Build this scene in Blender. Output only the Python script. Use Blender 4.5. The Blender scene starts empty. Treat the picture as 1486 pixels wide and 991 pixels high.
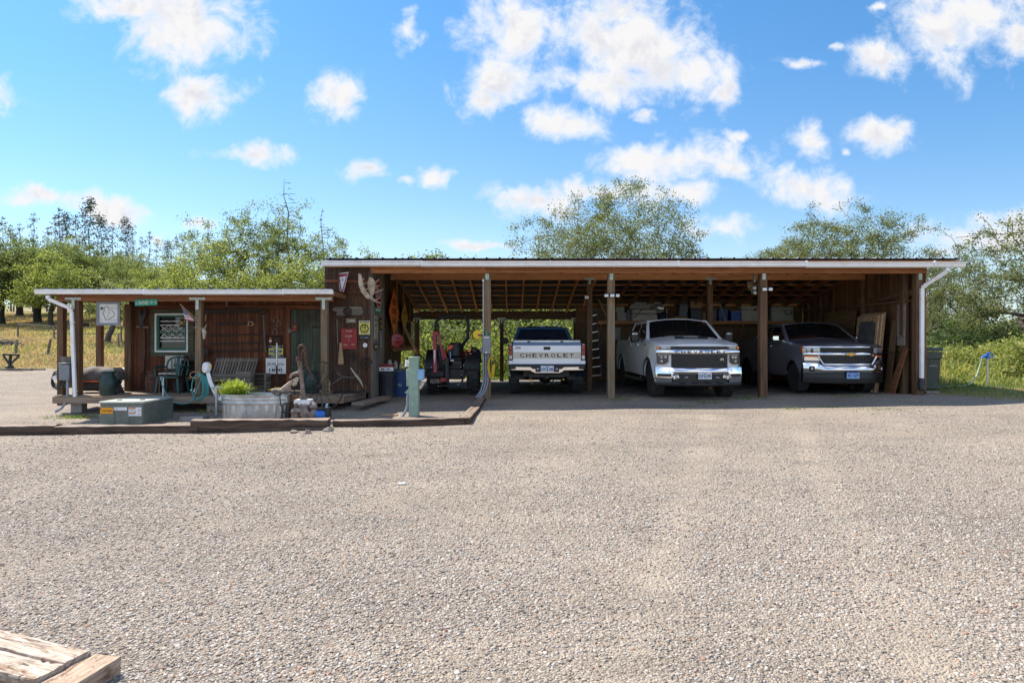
import bpy, bmesh, math, random
import numpy as np
from mathutils import Vector, Matrix, Euler

random.seed(7)
rng = np.random.default_rng(7)
R = math.radians
scene = bpy.context.scene
COL = scene.collection

# ------------------------------------------------------------------ camera
cam_data = bpy.data.cameras.new('camera')
cam = bpy.data.objects.new('camera', cam_data)
COL.objects.link(cam)
cam.location = (0, 0, 1.4)
cam.rotation_euler = (R(90), 0, 0)
cam_data.sensor_width = 36
FPX = 949.0
cam_data.lens = FPX / 1486 * 36
cam_data.clip_start = 0.05
cam_data.clip_end = 5000
scene.camera = cam

def at(px, py, Y):
    """the place that stands Y metres in front of the camera at photo pixel px, py"""
    return Vector(((px - 743) / FPX * Y, Y, 1.4 - (py - 495.5) / FPX * Y))

# ------------------------------------------------------------------ light
SUN_DIR = Vector((-0.57, 0.42, 1.0)).normalized()          # towards the sun
SUN_EL = math.asin(SUN_DIR.z)
SUN_AZ = math.atan2(SUN_DIR.x, SUN_DIR.y)
sun_data = bpy.data.lights.new('sun', 'SUN')
sun_data.energy = 4.9
sun_data.angle = R(0.55)
sun_data.color = (1.0, 0.93, 0.83)
sun = bpy.data.objects.new('sun', sun_data)
COL.objects.link(sun)
sun.rotation_euler = SUN_DIR.to_track_quat('Z', 'Y').to_euler()
sun.location = (-30, 25, 60)

scene.view_settings.view_transform = 'Standard'
scene.view_settings.look = 'None'
scene.view_settings.gamma = 1
scene.view_settings.use_curve_mapping = False
scene.view_settings.exposure = 0.86
scene.cycles.max_bounces = 8
scene.cycles.diffuse_bounces = 4
scene.cycles.glossy_bounces = 4
scene.cycles.transparent_max_bounces = 8
scene.cycles.caustics_reflective = False
scene.cycles.caustics_refractive = False

# ------------------------------------------------------------------ node helper
class NT:
    def __init__(s, tree):
        s.t = tree
        tree.nodes.clear()
    def n(s, typ, ins=None, **kw):
        nd = s.t.nodes.new(typ)
        for k, v in kw.items():
            setattr(nd, k, v)
        if ins:
            for k, v in ins.items():
                sock = nd.inputs[k]
                if isinstance(v, bpy.types.NodeSocket):
                    s.t.links.new(v, sock)
                else:
                    if sock.type == 'RGBA' and not hasattr(v, '__len__'):
                        v = (v, v, v, 1)
                    if sock.type == 'RGBA' and len(v) == 3:
                        v = (*v, 1)
                    sock.default_value = v
        return nd
    def math(s, op, a, b=0.0, c=None, clamp=False):
        ins = {0: a, 1: b}
        if c is not None: ins[2] = c
        return s.n('ShaderNodeMath', ins, operation=op, use_clamp=clamp).outputs[0]
    def vm(s, op, a, b=(0, 0, 0)):
        nd = s.n('ShaderNodeVectorMath', {0: a, 1: b}, operation=op)
        return nd.outputs['Value'] if op in ('LENGTH', 'DISTANCE', 'DOT_PRODUCT') else nd.outputs[0]
    def mix(s, f, a, b, blend='MIX'):
        nd = s.t.nodes.new('ShaderNodeMix')
        nd.data_type = 'RGBA'; nd.blend_type = blend
        for sock, v in ((nd.inputs[0], f), (nd.inputs[6], a), (nd.inputs[7], b)):
            if isinstance(v, bpy.types.NodeSocket): s.t.links.new(v, sock)
            else:
                if sock.type == 'RGBA' and len(v) == 3: v = (*v, 1)
                sock.default_value = v
        return nd.outputs[2]
    def noise(s, vec, scale, detail=4, rough=0.55, dist=0.0):
        ins = {'Scale': scale, 'Detail': detail, 'Roughness': rough, 'Distortion': dist}
        if vec is not None: ins['Vector'] = vec
        return s.n('ShaderNodeTexNoise', ins)
    def ramp(s, f, lo, hi, a=0.0, b=1.0):
        return s.n('ShaderNodeMapRange', {'Value': f, 'From Min': lo, 'From Max': hi, 'To Min': a, 'To Max': b}, interpolation_type='SMOOTHSTEP').outputs[0]

# ------------------------------------------------------------------ sky
world = bpy.data.worlds.new('World')
scene.world = world
world.use_nodes = True
w = NT(world.node_tree)
SKY_STRENGTH = 0.105
sky = w.n('ShaderNodeTexSky', sky_type='NISHITA', sun_disc=False, sun_elevation=SUN_EL, sun_rotation=SUN_AZ,
          altitude=200.0, air_density=1.0, dust_density=0.6, ozone_density=2.2)
tc = w.n('ShaderNodeTexCoord').outputs['Generated']
sx = w.n('ShaderNodeSeparateXYZ', {0: tc})
dy = w.math('MAXIMUM', sx.outputs[1], 0.02)
u = w.math('DIVIDE', sx.outputs[0], dy)
v = w.math('DIVIDE', sx.outputs[2], dy)
uv = w.n('ShaderNodeCombineXYZ', {0: u, 1: v}).outputs[0]
warp = w.noise(uv, 9.0, 5, 0.6)
uvw = w.vm('ADD', uv, w.vm('MULTIPLY', w.vm('SUBTRACT', warp.outputs['Color'], (0.5, 0.5, 0.5)), (0.085, 0.06, 0)))
# each cloud as seen in the sky: centre and half-size (photo pixels of the sky direction), heaviness
CLOUDS = [(265, 30, 85, 62, 1), (190, 10, 70, 25, .9), (300, 132, 46, 34, .9), (490, 138, 34, 34, .85), (592, 38, 18, 28, .6),
          (365, 222, 70, 14, .6), (528, 246, 30, 17, .7), (634, 253, 26, 16, .7), (590, 257, 20, 8, .4),
          (740, 40, 62, 66, .95), (725, 120, 60, 36, .8), (700, 140, 42, 24, .6), (860, 55, 90, 55, .85), (920, 60, 92, 66, 1), (985, 100, 76, 44, .95), (880, 120, 110, 34, .8),
          (1045, 130, 26, 26, .7), (820, 175, 66, 24, .85), (905, 20, 60, 30, .9), (940, 172, 16, 10, .4),
          (990, 235, 105, 30, .8), (920, 225, 40, 22, .6), (1060, 252, 44, 20, .7), (1070, 195, 19, 13, .6), (1168, 203, 31, 24, .85), (1232, 222, 14, 8, .4),
          (1278, 197, 40, 24, .85), (1168, 272, 68, 32, .8), (780, 290, 66, 24, .85), (880, 276, 95, 20, .85), (990, 280, 66, 20, .75), (690, 358, 70, 9, .5), (1045, 330, 46, 22, .6),
          (1278, 88, 40, 32, .8), (1375, 45, 62, 62, .9), (1420, 20, 110, 46, .95), (1480, 50, 40, 40, .9), (1165, 92, 40, 10, .35), (1210, 72, 14, 8, .35), (1272, 10, 16, 10, .4),
          (70, 290, 72, 17, .75), (175, 306, 56, 22, .75), (281, 328, 24, 12, .6), (1430, 348, 120, 24, .9), (1480, 322, 80, 18, .85), (1370, 360, 60, 12, .6), (230, 350, 16, 12, .5),
          (1600, 120, 90, 50, .9), (-120, 140, 110, 40, .9), (-260, 40, 90, 60, .9), (1750, 260, 120, 30, .8), (560, -90, 90, 40, .8), (1150, -120, 120, 60, .8), (100, -140, 130, 60, .8)]
def cloud_field(p):
    acc = None
    for (cx, cy, a, b, k) in CLOUDS:
        c = ((cx - 743) / FPX, (495.5 - cy) / FPX, 0)
        d = w.vm('LENGTH', w.vm('MULTIPLY', w.vm('SUBTRACT', p, c), (FPX / (a * 1.38), FPX / (b * 1.34), 0)))
        m = w.math('MULTIPLY_ADD', d, -1.0, 0.72 + 0.38 * k)
        acc = m if acc is None else w.math('SMOOTH_MAX', acc, m, 0.12)
    return acc
acc = cloud_field(uvw)
fine_up = w.noise(w.vm('ADD', uv, (-0.008, 0.020, 0.0)), 17.0, 5, 0.6, 0.3).outputs['Fac']      # billows overhead towards the sun shade those below
fine = w.noise(uv, 17.0, 9, 0.64, 0.3).outputs['Fac']
dens = w.math('ADD', acc, w.math('MULTIPLY', w.math('SUBTRACT', fine, 0.5), 2.3))
front = w.ramp(sx.outputs[1], 0.03, 0.12)
mask = w.math('MULTIPLY', w.ramp(dens, 0.02, 0.85), front)
core = w.ramp(dens, 0.25, 1.0)
big = w.noise(w.vm('ADD', uvw, (3.0, 0.0, 0.0)), 8.0, 4, 0.55).outputs['Fac']
shade = w.math('ADD', w.math('SUBTRACT', fine_up, fine), w.math('MULTIPLY', w.math('SUBTRACT', big, 0.47), 0.9))
shade = w.math('MULTIPLY', w.ramp(shade, -0.06, 0.20), w.ramp(dens, 0.4, 0.95))
ccol = w.mix(shade, (5.0, 4.94, 4.96), (4.1, 4.15, 4.45))
ccol = w.mix(core, (4.5, 4.95, 5.6), ccol)
# the deep, clean blue of the day
tint = w.mix(w.ramp(v, 0.0, 0.55), (0.80, 0.88, 0.92), (0.46, 0.83, 1.02))
tint = w.mix(front, (0.95, 1.1, 1.28), tint)  # unseen sky behind the camera brightened and blued as fill light
skyc = w.mix(1.0, sky.outputs[0], tint, 'MULTIPLY')
# bright broken cloud added out of view behind the camera to fill the shade
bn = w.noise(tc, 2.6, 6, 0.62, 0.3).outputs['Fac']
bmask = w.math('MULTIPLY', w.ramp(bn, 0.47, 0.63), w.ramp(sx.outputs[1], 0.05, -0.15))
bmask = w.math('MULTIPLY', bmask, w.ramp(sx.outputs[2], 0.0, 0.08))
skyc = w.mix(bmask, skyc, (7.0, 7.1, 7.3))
haze = w.math('MULTIPLY', w.ramp(v, 0.22, 0.0), w.math('MULTIPLY', front, 0.45))
skyc = w.mix(haze, skyc, (4.4, 5.05, 5.7))
col = w.mix(mask, skyc, ccol)
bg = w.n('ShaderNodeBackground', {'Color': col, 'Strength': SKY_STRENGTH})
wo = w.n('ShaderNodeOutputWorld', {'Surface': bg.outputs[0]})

# ------------------------------------------------------------------ materials
def new_mat(name):
    m = bpy.data.materials.new(name)
    m.use_nodes = True
    return m, NT(m.node_tree)

def rnd_attr(t):
    return t.n('ShaderNodeAttribute', attribute_name='rnd').outputs['Fac']

def M(name, base, rough=0.6, metal=0.0, var=0.18, scale=7.0, bump=0.0, bscale=60.0, rv=0.0, coat=0.0, dirt=None, dirt_amt=0.0, spec=0.5, dscale=3.0, rvar=1.0):
    m, t = new_mat(name)
    oc = t.n('ShaderNodeTexCoord').outputs['Object']
    nz = t.noise(oc, scale, 6, 0.6)
    f = nz.outputs['Fac']
    lo = tuple(c * (1 - var) for c in base); hi = tuple(min(1, c * (1 + var)) for c in base)
    col = t.mix(t.ramp(f, 0.3, 0.7), lo, hi)
    if dirt:
        dn = t.noise(oc, dscale, 8, 0.68).outputs['Fac']
        col = t.mix(t.math('MULTIPLY', t.ramp(dn, 0.45, 0.7), dirt_amt), col, dirt)
    if rv:
        g = t.math('MULTIPLY_ADD', rnd_attr(t), 2 * rv, 1 - rv)
        col = t.mix(1.0, col, t.n('ShaderNodeCombineColor', {0: g, 1: g, 2: g}).outputs[0], 'MULTIPLY')
    rr = t.math('MULTIPLY_ADD', f, 0.25 * rough * rvar, (1 - 0.13 * rvar) * rough, clamp=True)
    b = t.n('ShaderNodeBsdfPrincipled', {'Base Color': col, 'Roughness': rr, 'Metallic': metal, 'Specular IOR Level': spec, 'Coat Weight': coat, 'Coat Roughness': 0.04})
    if bump:
        bn = t.noise(oc, bscale, 4, 0.6).outputs['Fac']
        bp = t.n('ShaderNodeBump', {'Height': bn, 'Strength': bump, 'Distance': 0.01})
        t.t.links.new(bp.outputs[0], b.inputs['Normal'])
    t.n('ShaderNodeOutputMaterial', {'Surface': b.outputs[0]})
    return m

def WOOD(name, dark, light, rough=0.75, grain=26.0, grey=None, grey_amt=0.0, rv=0.25, bump=0.5, knots=0.5, top=False):
    m, t = new_mat(name)
    uvn = t.n('ShaderNodeUVMap').outputs[0]
    g = t.vm('MULTIPLY', uvn, (1.1, grain, 1))
    n1 = t.noise(g, 1.0, 6, 0.62, 0.6).outputs['Fac']
    n2 = t.noise(t.vm('MULTIPLY', uvn, (3.0, grain * 4, 1)), 1.0, 3, 0.6).outputs['Fac']
    oc = t.n('ShaderNodeTexCoord').outputs['Object']
    big = t.noise(oc, 1.7, 5, 0.6).outputs['Fac']
    f = t.math('ADD', t.math('MULTIPLY', n1, 0.7), t.math('MULTIPLY', n2, 0.3))
    col = t.mix(t.ramp(f, 0.36, 0.64), dark, light)
    if grey:
        gf = t.math('MULTIPLY', t.ramp(big, 0.4, 0.68), grey_amt)
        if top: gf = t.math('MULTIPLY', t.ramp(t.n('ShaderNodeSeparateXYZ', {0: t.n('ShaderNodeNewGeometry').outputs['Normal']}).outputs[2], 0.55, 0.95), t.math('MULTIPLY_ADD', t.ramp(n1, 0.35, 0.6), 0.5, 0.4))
        col = t.mix(gf, col, grey)
    kv = t.n('ShaderNodeTexVoronoi', {'Vector': t.vm('MULTIPLY', uvn, (3.2, 9.0, 1)), 'Scale': 1.0})
    kn = t.math('MULTIPLY', t.ramp(kv.outputs['Distance'], 0.16, 0.05), knots)
    col = t.mix(kn, col, tuple(c * 0.35 for c in dark))
    gm = t.math('MULTIPLY_ADD', rnd_attr(t), 2 * rv, 1 - rv)
    col = t.mix(1.0, col, t.n('ShaderNodeCombineColor', {0: gm, 1: gm, 2: gm}).outputs[0], 'MULTIPLY')
    b = t.n('ShaderNodeBsdfPrincipled', {'Base Color': col, 'Roughness': rough, 'Specular IOR Level': 0.3})
    bp = t.n('ShaderNodeBump', {'Height': f, 'Strength': bump, 'Distance': 0.006})
    t.t.links.new(bp.outputs[0], b.inputs['Normal'])
    t.n('ShaderNodeOutputMaterial', {'Surface': b.outputs[0]})
    return m

def CRACKED(name, c1, c2, stain):
    """old sawn timber: long drying cracks, brown stains and fine grain"""
    m, t = new_mat(name)
    uvn = t.n('ShaderNodeUVMap').outputs[0]
    wob = t.noise(uvn, 5.0, 3, 0.5).outputs['Fac']
    fine = t.noise(t.vm('MULTIPLY', uvn, (5.0, 150.0, 1)), 1.0, 5, 0.65, 0.3).outputs['Fac']
    mid = t.noise(t.vm('MULTIPLY', uvn, (3.0, 34.0, 1)), 1.0, 5, 0.65, 0.8).outputs['Fac']
    col = t.mix(t.ramp(t.math('ADD', t.math('MULTIPLY', fine, .5), t.math('MULTIPLY', mid, .5)), 0.38, 0.60), c1, c2)
    st = t.noise(t.vm('MULTIPLY', uvn, (4.0, 9.0, 1)), 1.0, 7, 0.7, 0.9).outputs['Fac']
    col = t.mix(t.math('MULTIPLY', t.ramp(st, 0.49, 0.66), 0.85), col, stain)
    cr = t.noise(t.vm('MULTIPLY', uvn, (1.6, 46.0, 1)), 1.0, 2, 0.5, 1.2).outputs['Fac']
    crack = t.ramp(t.math('ABSOLUTE', t.math('SUBTRACT', cr, 0.5)), 0.0, 0.020, 1.0, 0.0)
    gate = t.ramp(t.noise(t.vm('MULTIPLY', uvn, (2.5, 8.0, 1)), 1.0, 3).outputs['Fac'], 0.45, 0.55)
    crack = t.math('MULTIPLY', crack, gate)
    pit = t.n('ShaderNodeTexVoronoi', {'Vector': t.vm('MULTIPLY', uvn, (20.0, 55.0, 1)), 'Scale': 1.0}).outputs['Distance']
    pits = t.math('MULTIPLY', t.ramp(pit, 0.22, 0.10), t.ramp(wob, 0.5, 0.62))
    dark = t.math('MAXIMUM', crack, t.math('MULTIPLY', pits, .8))
    col = t.mix(t.math('MULTIPLY', dark, .85), col, (0.06, 0.035, 0.02))
    h = t.math('SUBTRACT', t.math('ADD', t.math('MULTIPLY', fine, .35), t.math('MULTIPLY', mid, .5)), t.math('MULTIPLY', dark, 1.2))
    b = t.n('ShaderNodeBsdfPrincipled', {'Base Color': col, 'Roughness': 0.88, 'Specular IOR Level': 0.2})
    bp = t.n('ShaderNodeBump', {'Height': h, 'Strength': 0.9, 'Distance': 0.008})
    t.t.links.new(bp.outputs[0], b.inputs['Normal'])
    t.n('ShaderNodeOutputMaterial', {'Surface': b.outputs[0]})
    return m

def LEAF(name, c1, c2, c3, trans=0.45, through=(1.5, 1.6, 0.9)):
    m, t = new_mat(name)
    r = rnd_attr(t)
    col = t.mix(t.ramp(r, 0.0, 0.55), c1, c2)
    col = t.mix(t.ramp(r, 0.6, 1.0), col, c3)
    d = t.n('ShaderNodeBsdfPrincipled', {'Base Color': col, 'Roughness': 0.55, 'Specular IOR Level': 0.35})
    tr = t.n('ShaderNodeBsdfTranslucent', {'Color': t.mix(1.0, col, through, 'MULTIPLY')})
    mx = t.n('ShaderNodeMixShader', {0: trans, 1: d.outputs[0], 2: tr.outputs[0]})
    t.n('ShaderNodeOutputMaterial', {'Surface': mx.outputs[0]})
    return m

MAT = {}
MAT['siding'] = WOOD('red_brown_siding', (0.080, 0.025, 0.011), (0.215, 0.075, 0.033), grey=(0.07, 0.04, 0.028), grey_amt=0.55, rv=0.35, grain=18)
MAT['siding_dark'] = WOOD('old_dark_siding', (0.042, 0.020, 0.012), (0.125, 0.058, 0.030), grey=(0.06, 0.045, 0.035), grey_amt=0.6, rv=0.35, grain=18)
MAT['fir'] = WOOD('fir_lumber', (0.42, 0.175, 0.070), (0.70, 0.35, 0.155), rv=0.2, grain=30)
MAT['fir_beam'] = WOOD('fir_beam', (0.27, 0.105, 0.042), (0.46, 0.20, 0.088), rv=0.2, grain=30)
MAT['fir_dark'] = WOOD('aged_fir_lumber', (0.17, 0.068, 0.028), (0.34, 0.145, 0.064), rv=0.25, grain=30)
MAT['post'] = WOOD('treated_post', (0.125, 0.082, 0.046), (0.25, 0.175, 0.105), grey=(0.17, 0.155, 0.11), grey_amt=0.6, rv=0.15, grain=22)
MAT['post_brown'] = WOOD('brown_post', (0.085, 0.045, 0.025), (0.20, 0.115, 0.062), rv=0.15, grain=22)
MAT['deck'] = WOOD('deck_boards', (0.15, 0.10, 0.065), (0.32, 0.235, 0.165), grey=(0.24, 0.21, 0.18), grey_amt=0.6, rv=0.2, grain=24)
MAT['barn'] = WOOD('inner_boarding', (0.105, 0.050, 0.024), (0.29, 0.15, 0.072), grey=(0.1, 0.075, 0.055), grey_amt=0.6, rv=0.35, grain=18)
MAT['grey_wood'] = WOOD('silvered_wood', (0.12, 0.105, 0.085), (0.27, 0.24, 0.20), rv=0.25, grain=26)
MAT['green_door'] = WOOD('flaking_green_boards', (0.030, 0.040, 0.028), (0.085, 0.105, 0.072), grey=(0.055, 0.042, 0.030), grey_amt=0.9, rv=0.25, grain=14, knots=0.2)
MAT['tie'] = WOOD('railway_tie', (0.030, 0.019, 0.014), (0.105, 0.068, 0.048), grey=(0.30, 0.225, 0.175), grey_amt=0.85, rv=0.15, grain=30, bump=1.0, top=True)  # bleached pale tops over dark sides also paint in sunlit top, shaded front
MAT['tie_pale'] = CRACKED('bleached_timber', (0.31, 0.23, 0.165), (0.57, 0.49, 0.41), (0.19, 0.105, 0.062))
MAT['tie_tan'] = CRACKED('tan_plank', (0.27, 0.18, 0.12), (0.50, 0.385, 0.29), (0.15, 0.08, 0.048))
MAT['bark'] = M('bark', (0.075, 0.062, 0.050), 0.9, var=0.45, scale=9, bump=0.8, bscale=30)
MAT['bark_dark'] = M('dark_bark', (0.038, 0.032, 0.027), 0.9, var=0.4, scale=9, bump=0.8, bscale=30)
MAT['bark_grey'] = M('dead_grey_bark', (0.085, 0.080, 0.078), 0.9, var=0.3, scale=9)
MAT['leaf'] = LEAF('oak_leaves', (0.075, 0.098, 0.040), (0.140, 0.165, 0.062), (0.24, 0.245, 0.105), trans=.55)
MAT['leaf_lime'] = LEAF('young_leaves', (0.120, 0.148, 0.046), (0.210, 0.235, 0.068), (0.30, 0.285, 0.10), trans=.55)
MAT['leaf_deep'] = LEAF('deep_green_leaves', (0.042, 0.066, 0.026), (0.078, 0.112, 0.040), (0.130, 0.160, 0.058), trans=0.4)
MAT['leaf_olive'] = LEAF('olive_leaves', (0.082, 0.098, 0.048), (0.145, 0.157, 0.072), (0.225, 0.22, 0.11), trans=.55)
MAT['needle'] = LEAF('fir_needles', (0.030, 0.045, 0.030), (0.045, 0.062, 0.038), (0.075, 0.085, 0.050), trans=0.2)
MAT['lichen'] = LEAF('lichen_twigs', (0.085, 0.085, 0.065), (0.115, 0.115, 0.085), (0.10, 0.12, 0.05), trans=0.15)
MAT['weed'] = LEAF('weeds', (0.14, 0.20, 0.045), (0.28, 0.31, 0.085), (0.52, 0.45, 0.18), trans=0.45, through=(1.3, 1.3, 0.9))
MAT['dry'] = LEAF('dry_grass', (0.45, 0.315, 0.15), (0.58, 0.42, 0.215), (0.36, 0.29, 0.11), trans=0.35, through=(1.15, 1.1, 1.0))
MAT['lawn'] = LEAF('lawn_grass', (0.09, 0.16, 0.03), (0.16, 0.23, 0.05), (0.30, 0.27, 0.09), trans=0.4)
MAT['white_paint'] = M('white_gutter_paint', (0.85, 0.85, 0.86), 0.4, var=0.04, dirt=(0.55, 0.52, 0.48), dirt_amt=0.35)
MAT['white'] = M('white_enamel', (0.76, 0.76, 0.75), 0.45, var=0.06)
MAT['roof'] = M('grey_roof_metal', (0.32, 0.33, 0.35), 0.38, metal=0.75, var=0.12, scale=3, dirt=(0.2, 0.17, 0.14), dirt_amt=0.4)
MAT['roof_under'] = M('roof_underlay', (0.030, 0.030, 0.033), 0.75, var=0.35, scale=3)
MAT['galv'] = M('galvanised_steel', (0.52, 0.54, 0.56), 0.42, metal=0.8, var=0.18, scale=12, dirt=(0.33, 0.30, 0.26), dirt_amt=0.4)
MAT['tank'] = M('weathered_tank_steel', (0.46, 0.475, 0.485), 0.4, metal=0.85, var=0.25, scale=6, dirt=(0.34, 0.31, 0.27), dirt_amt=0.45)
MAT['steel'] = M('dull_steel', (0.35, 0.35, 0.36), 0.4, metal=0.8, var=0.2)
MAT['bracket'] = M('pale_post_bracket', (0.46, 0.52, 0.46), 0.5, metal=0.4, var=0.25, scale=20)
MAT['rust'] = M('rusty_iron', (0.105, 0.052, 0.034), 0.85, metal=0.15, var=0.45, scale=16, bump=0.5, bscale=90)
MAT['rust_dark'] = M('dark_rusty_iron', (0.050, 0.032, 0.027), 0.8, metal=0.2, var=0.4, scale=14, bump=0.4, bscale=80)
MAT['rust_pale'] = M('worn_pump_iron', (0.20, 0.135, 0.11), 0.75, metal=0.2, var=0.5, scale=14, bump=0.5, bscale=80, dirt=(0.55, 0.52, 0.48), dirt_amt=0.35, dscale=9)
MAT['black_iron'] = M('black_metal', (0.022, 0.022, 0.024), 0.5, metal=0.3, var=0.3)
MAT['black_plastic'] = M('black_plastic', (0.018, 0.018, 0.020), 0.5, var=0.25, dirt=(0.09, 0.085, 0.075), dirt_amt=0.25)
MAT['dark_plastic'] = M('charcoal_plastic', (0.030, 0.032, 0.045), 0.5, var=0.2, dirt=(0.08, 0.08, 0.08), dirt_amt=0.4)
MAT['tarp'] = M('grey_brown_cover', (0.105, 0.090, 0.080), 0.8, var=0.3, scale=5, bump=0.4, bscale=14)
MAT['tarp_dark'] = M('dark_cover', (0.028, 0.026, 0.026), 0.7, var=0.3, scale=5)
MAT['green_can'] = M('dark_green_can_paint', (0.010, 0.036, 0.032), 0.4, var=0.25, scale=8, dirt=(0.10, 0.08, 0.06), dirt_amt=0.3)
MAT['chair'] = M('dark_green_resin', (0.006, 0.052, 0.044), 0.38, var=0.12)
MAT['teal'] = M('teal_hose', (0.05, 0.36, 0.36), 0.45, var=0.1)
MAT['teal_pale'] = M('pale_green_hose', (0.36, 0.55, 0.42), 0.5, var=0.15)
MAT['transformer'] = M('transformer_green', (0.135, 0.160, 0.135), 0.55, var=0.15, scale=5, dirt=(0.25, 0.25, 0.215), dirt_amt=0.5)
MAT['transformer_lid'] = M('sunlit_green_lid', (0.33, 0.355, 0.315), 0.55, var=0.12, scale=5, dirt=(0.42, 0.41, 0.37), dirt_amt=0.5)  # paler copy of the housing green: sunlight on top put into the colour
MAT['pedestal'] = M('pale_green_pedestal', (0.24, 0.345, 0.275), 0.5, var=0.12, dirt=(0.22, 0.26, 0.2), dirt_amt=0.3)
MAT['pale_blue'] = M('pale_blue_plastic', (0.22, 0.42, 0.66), 0.45, var=0.1)
MAT['grey_box'] = M('grey_electric_box', (0.21, 0.225, 0.245), 0.45, metal=0.3, var=0.1)
MAT['pvc'] = M('grey_conduit', (0.27, 0.30, 0.36), 0.5, var=0.1)
MAT['yellow'] = M('yellow_plastic', (0.72, 0.46, 0.02), 0.45, var=0.1)
MAT['sign_yellow'] = M('yellow_sign', (0.62, 0.55, 0.07), 0.5, var=0.15, dirt=(0.3, 0.24, 0.08), dirt_amt=0.3)
MAT['sign_red'] = M('red_sign', (0.27, 0.014, 0.017), 0.45, var=0.15)
MAT['sign_green'] = M('green_street_sign', (0.012, 0.27, 0.17), 0.4, var=0.12)
MAT['sign_orange'] = M('orange_sign', (0.72, 0.12, 0.015), 0.5, var=0.12)
MAT['sign_amber'] = M('amber_sign', (0.52, 0.24, 0.02), 0.5, var=0.2)
MAT['sign_white'] = M('off_white_sign', (0.66, 0.66, 0.63), 0.5, var=0.1, dirt=(0.4, 0.37, 0.3), dirt_amt=0.25)
MAT['cream'] = M('cream_paint', (0.60, 0.55, 0.40), 0.5, var=0.12, dirt=(0.35, 0.28, 0.18), dirt_amt=0.4)
MAT['ink'] = M('black_ink', (0.012, 0.012, 0.014), 0.6, var=0.1)
MAT['ink_blue'] = M('blue_ink', (0.02, 0.05, 0.22), 0.6, var=0.1)
MAT['ink_grey'] = M('grey_ink', (0.25, 0.25, 0.26), 0.6, var=0.1)
MAT['pane'] = M('dark_window_glass', (0.012, 0.013, 0.014), 0.06, var=0.1, spec=0.8)
MAT['autoglass'] = M('tinted_car_glass', (0.010, 0.011, 0.012), 0.03, var=0.05, spec=0.7, rvar=0.0)
MAT['autoglass_blue'] = M('blue_tinted_rear_glass', (0.012, 0.022, 0.040), 0.05, var=0.05, spec=0.8, rvar=0.0)
MAT['green_trim'] = M('green_window_trim', (0.02, 0.115, 0.07), 0.55, var=0.2)
MAT['olive_trim'] = WOOD('faded_green_trim', (0.045, 0.050, 0.028), (0.105, 0.110, 0.065), rv=0.2)
MAT['rubber'] = M('tyre_rubber', (0.022, 0.022, 0.024), 0.8, var=0.25, dirt=(0.10, 0.09, 0.08), dirt_amt=0.35, dscale=5)
MAT['truck_white'] = M('white_truck_paint', (0.83, 0.84, 0.86), 0.30, var=0.0, coat=0.6, rvar=0.0)
MAT['truck_silver'] = M('old_truck_silver', (0.86, 0.87, 0.89), 0.35, var=0.0, coat=0.4, rvar=0.0)
MAT['truck_blue'] = M('old_truck_blue', (0.045, 0.12, 0.26), 0.3, metal=0.2, var=0.0, coat=0.6, rvar=0.0)
MAT['truck_grey'] = M('grey_truck_paint', (0.20, 0.21, 0.25), 0.34, metal=0.25, var=0.0, coat=0.8, rvar=0.0)
MAT['tan_band'] = M('beige_tailgate_band', (0.60, 0.55, 0.45), 0.35, var=0.05)
MAT['chrome'] = M('chrome', (0.82, 0.83, 0.85), 0.07, metal=1.0, var=0.03, rvar=0.0)
MAT['trim_black'] = M('black_trim', (0.012, 0.012, 0.013), 0.45, var=0.2)
MAT['lens_red'] = M('red_lens', (0.34, 0.012, 0.012), 0.12, var=0.2, spec=0.7)
MAT['lens_amber'] = M('amber_lens', (0.75, 0.17, 0.01), 0.15, var=0.15, spec=0.7)
MAT['lens_clear'] = M('clear_lens', (0.50, 0.50, 0.50), 0.10, var=0.5, scale=22, metal=0.4, spec=0.8)
MAT['lens_dark'] = M('smoked_lens', (0.05, 0.05, 0.055), 0.08, var=0.5, scale=22, metal=0.3, spec=0.8)
MAT['gold'] = M('gold_emblem', (0.62, 0.36, 0.06), 0.3, metal=0.4, var=0.1)
MAT['plate'] = M('licence_plate', (0.58, 0.60, 0.68), 0.4, var=0.2, scale=18)
MAT['plate_blue'] = M('blue_licence_plate', (0.24, 0.40, 0.68), 0.4, var=0.25, scale=18)
MAT['tractor_red'] = M('tractor_red', (0.36, 0.014, 0.016), 0.38, var=0.15, coat=0.3)
MAT['osb'] = M('strand_board', (0.165, 0.098, 0.046), 0.8, var=0.5, scale=38)
MAT['ply'] = WOOD('plywood', (0.17, 0.095, 0.042), (0.30, 0.18, 0.085), rv=0.15, grain=10, knots=0.2)
MAT['pine_pale'] = WOOD('pale_pine', (0.32, 0.20, 0.105), (0.52, 0.35, 0.20), rv=0.15, grain=26)
MAT['screen'] = M('grey_mesh_screen', (0.11, 0.105, 0.10), 0.8, var=0.25, scale=4)
MAT['cardboard'] = M('cardboard', (0.33, 0.20, 0.105), 0.85, var=0.15)
MAT['grey_carton'] = M('pale_grey_carton', (0.33, 0.32, 0.29), 0.8, var=0.15)
MAT['tote_blue'] = M('blue_tote', (0.015, 0.055, 0.21), 0.45, var=0.15)
MAT['tote_bright'] = M('bright_blue_tub', (0.012, 0.085, 0.42), 0.4, var=0.15)
MAT['tote_navy'] = M('navy_tote', (0.012, 0.020, 0.042), 0.45, var=0.15)
MAT['tote_grey'] = M('grey_tote', (0.075, 0.085, 0.105), 0.45, var=0.15)
MAT['cooler'] = M('cream_cooler', (0.48, 0.46, 0.40), 0.5, var=0.08, dirt=(0.3, 0.26, 0.2), dirt_amt=0.3)
MAT['blue_bin'] = M('blue_bin', (0.010, 0.045, 0.15), 0.42, var=0.15)
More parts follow.
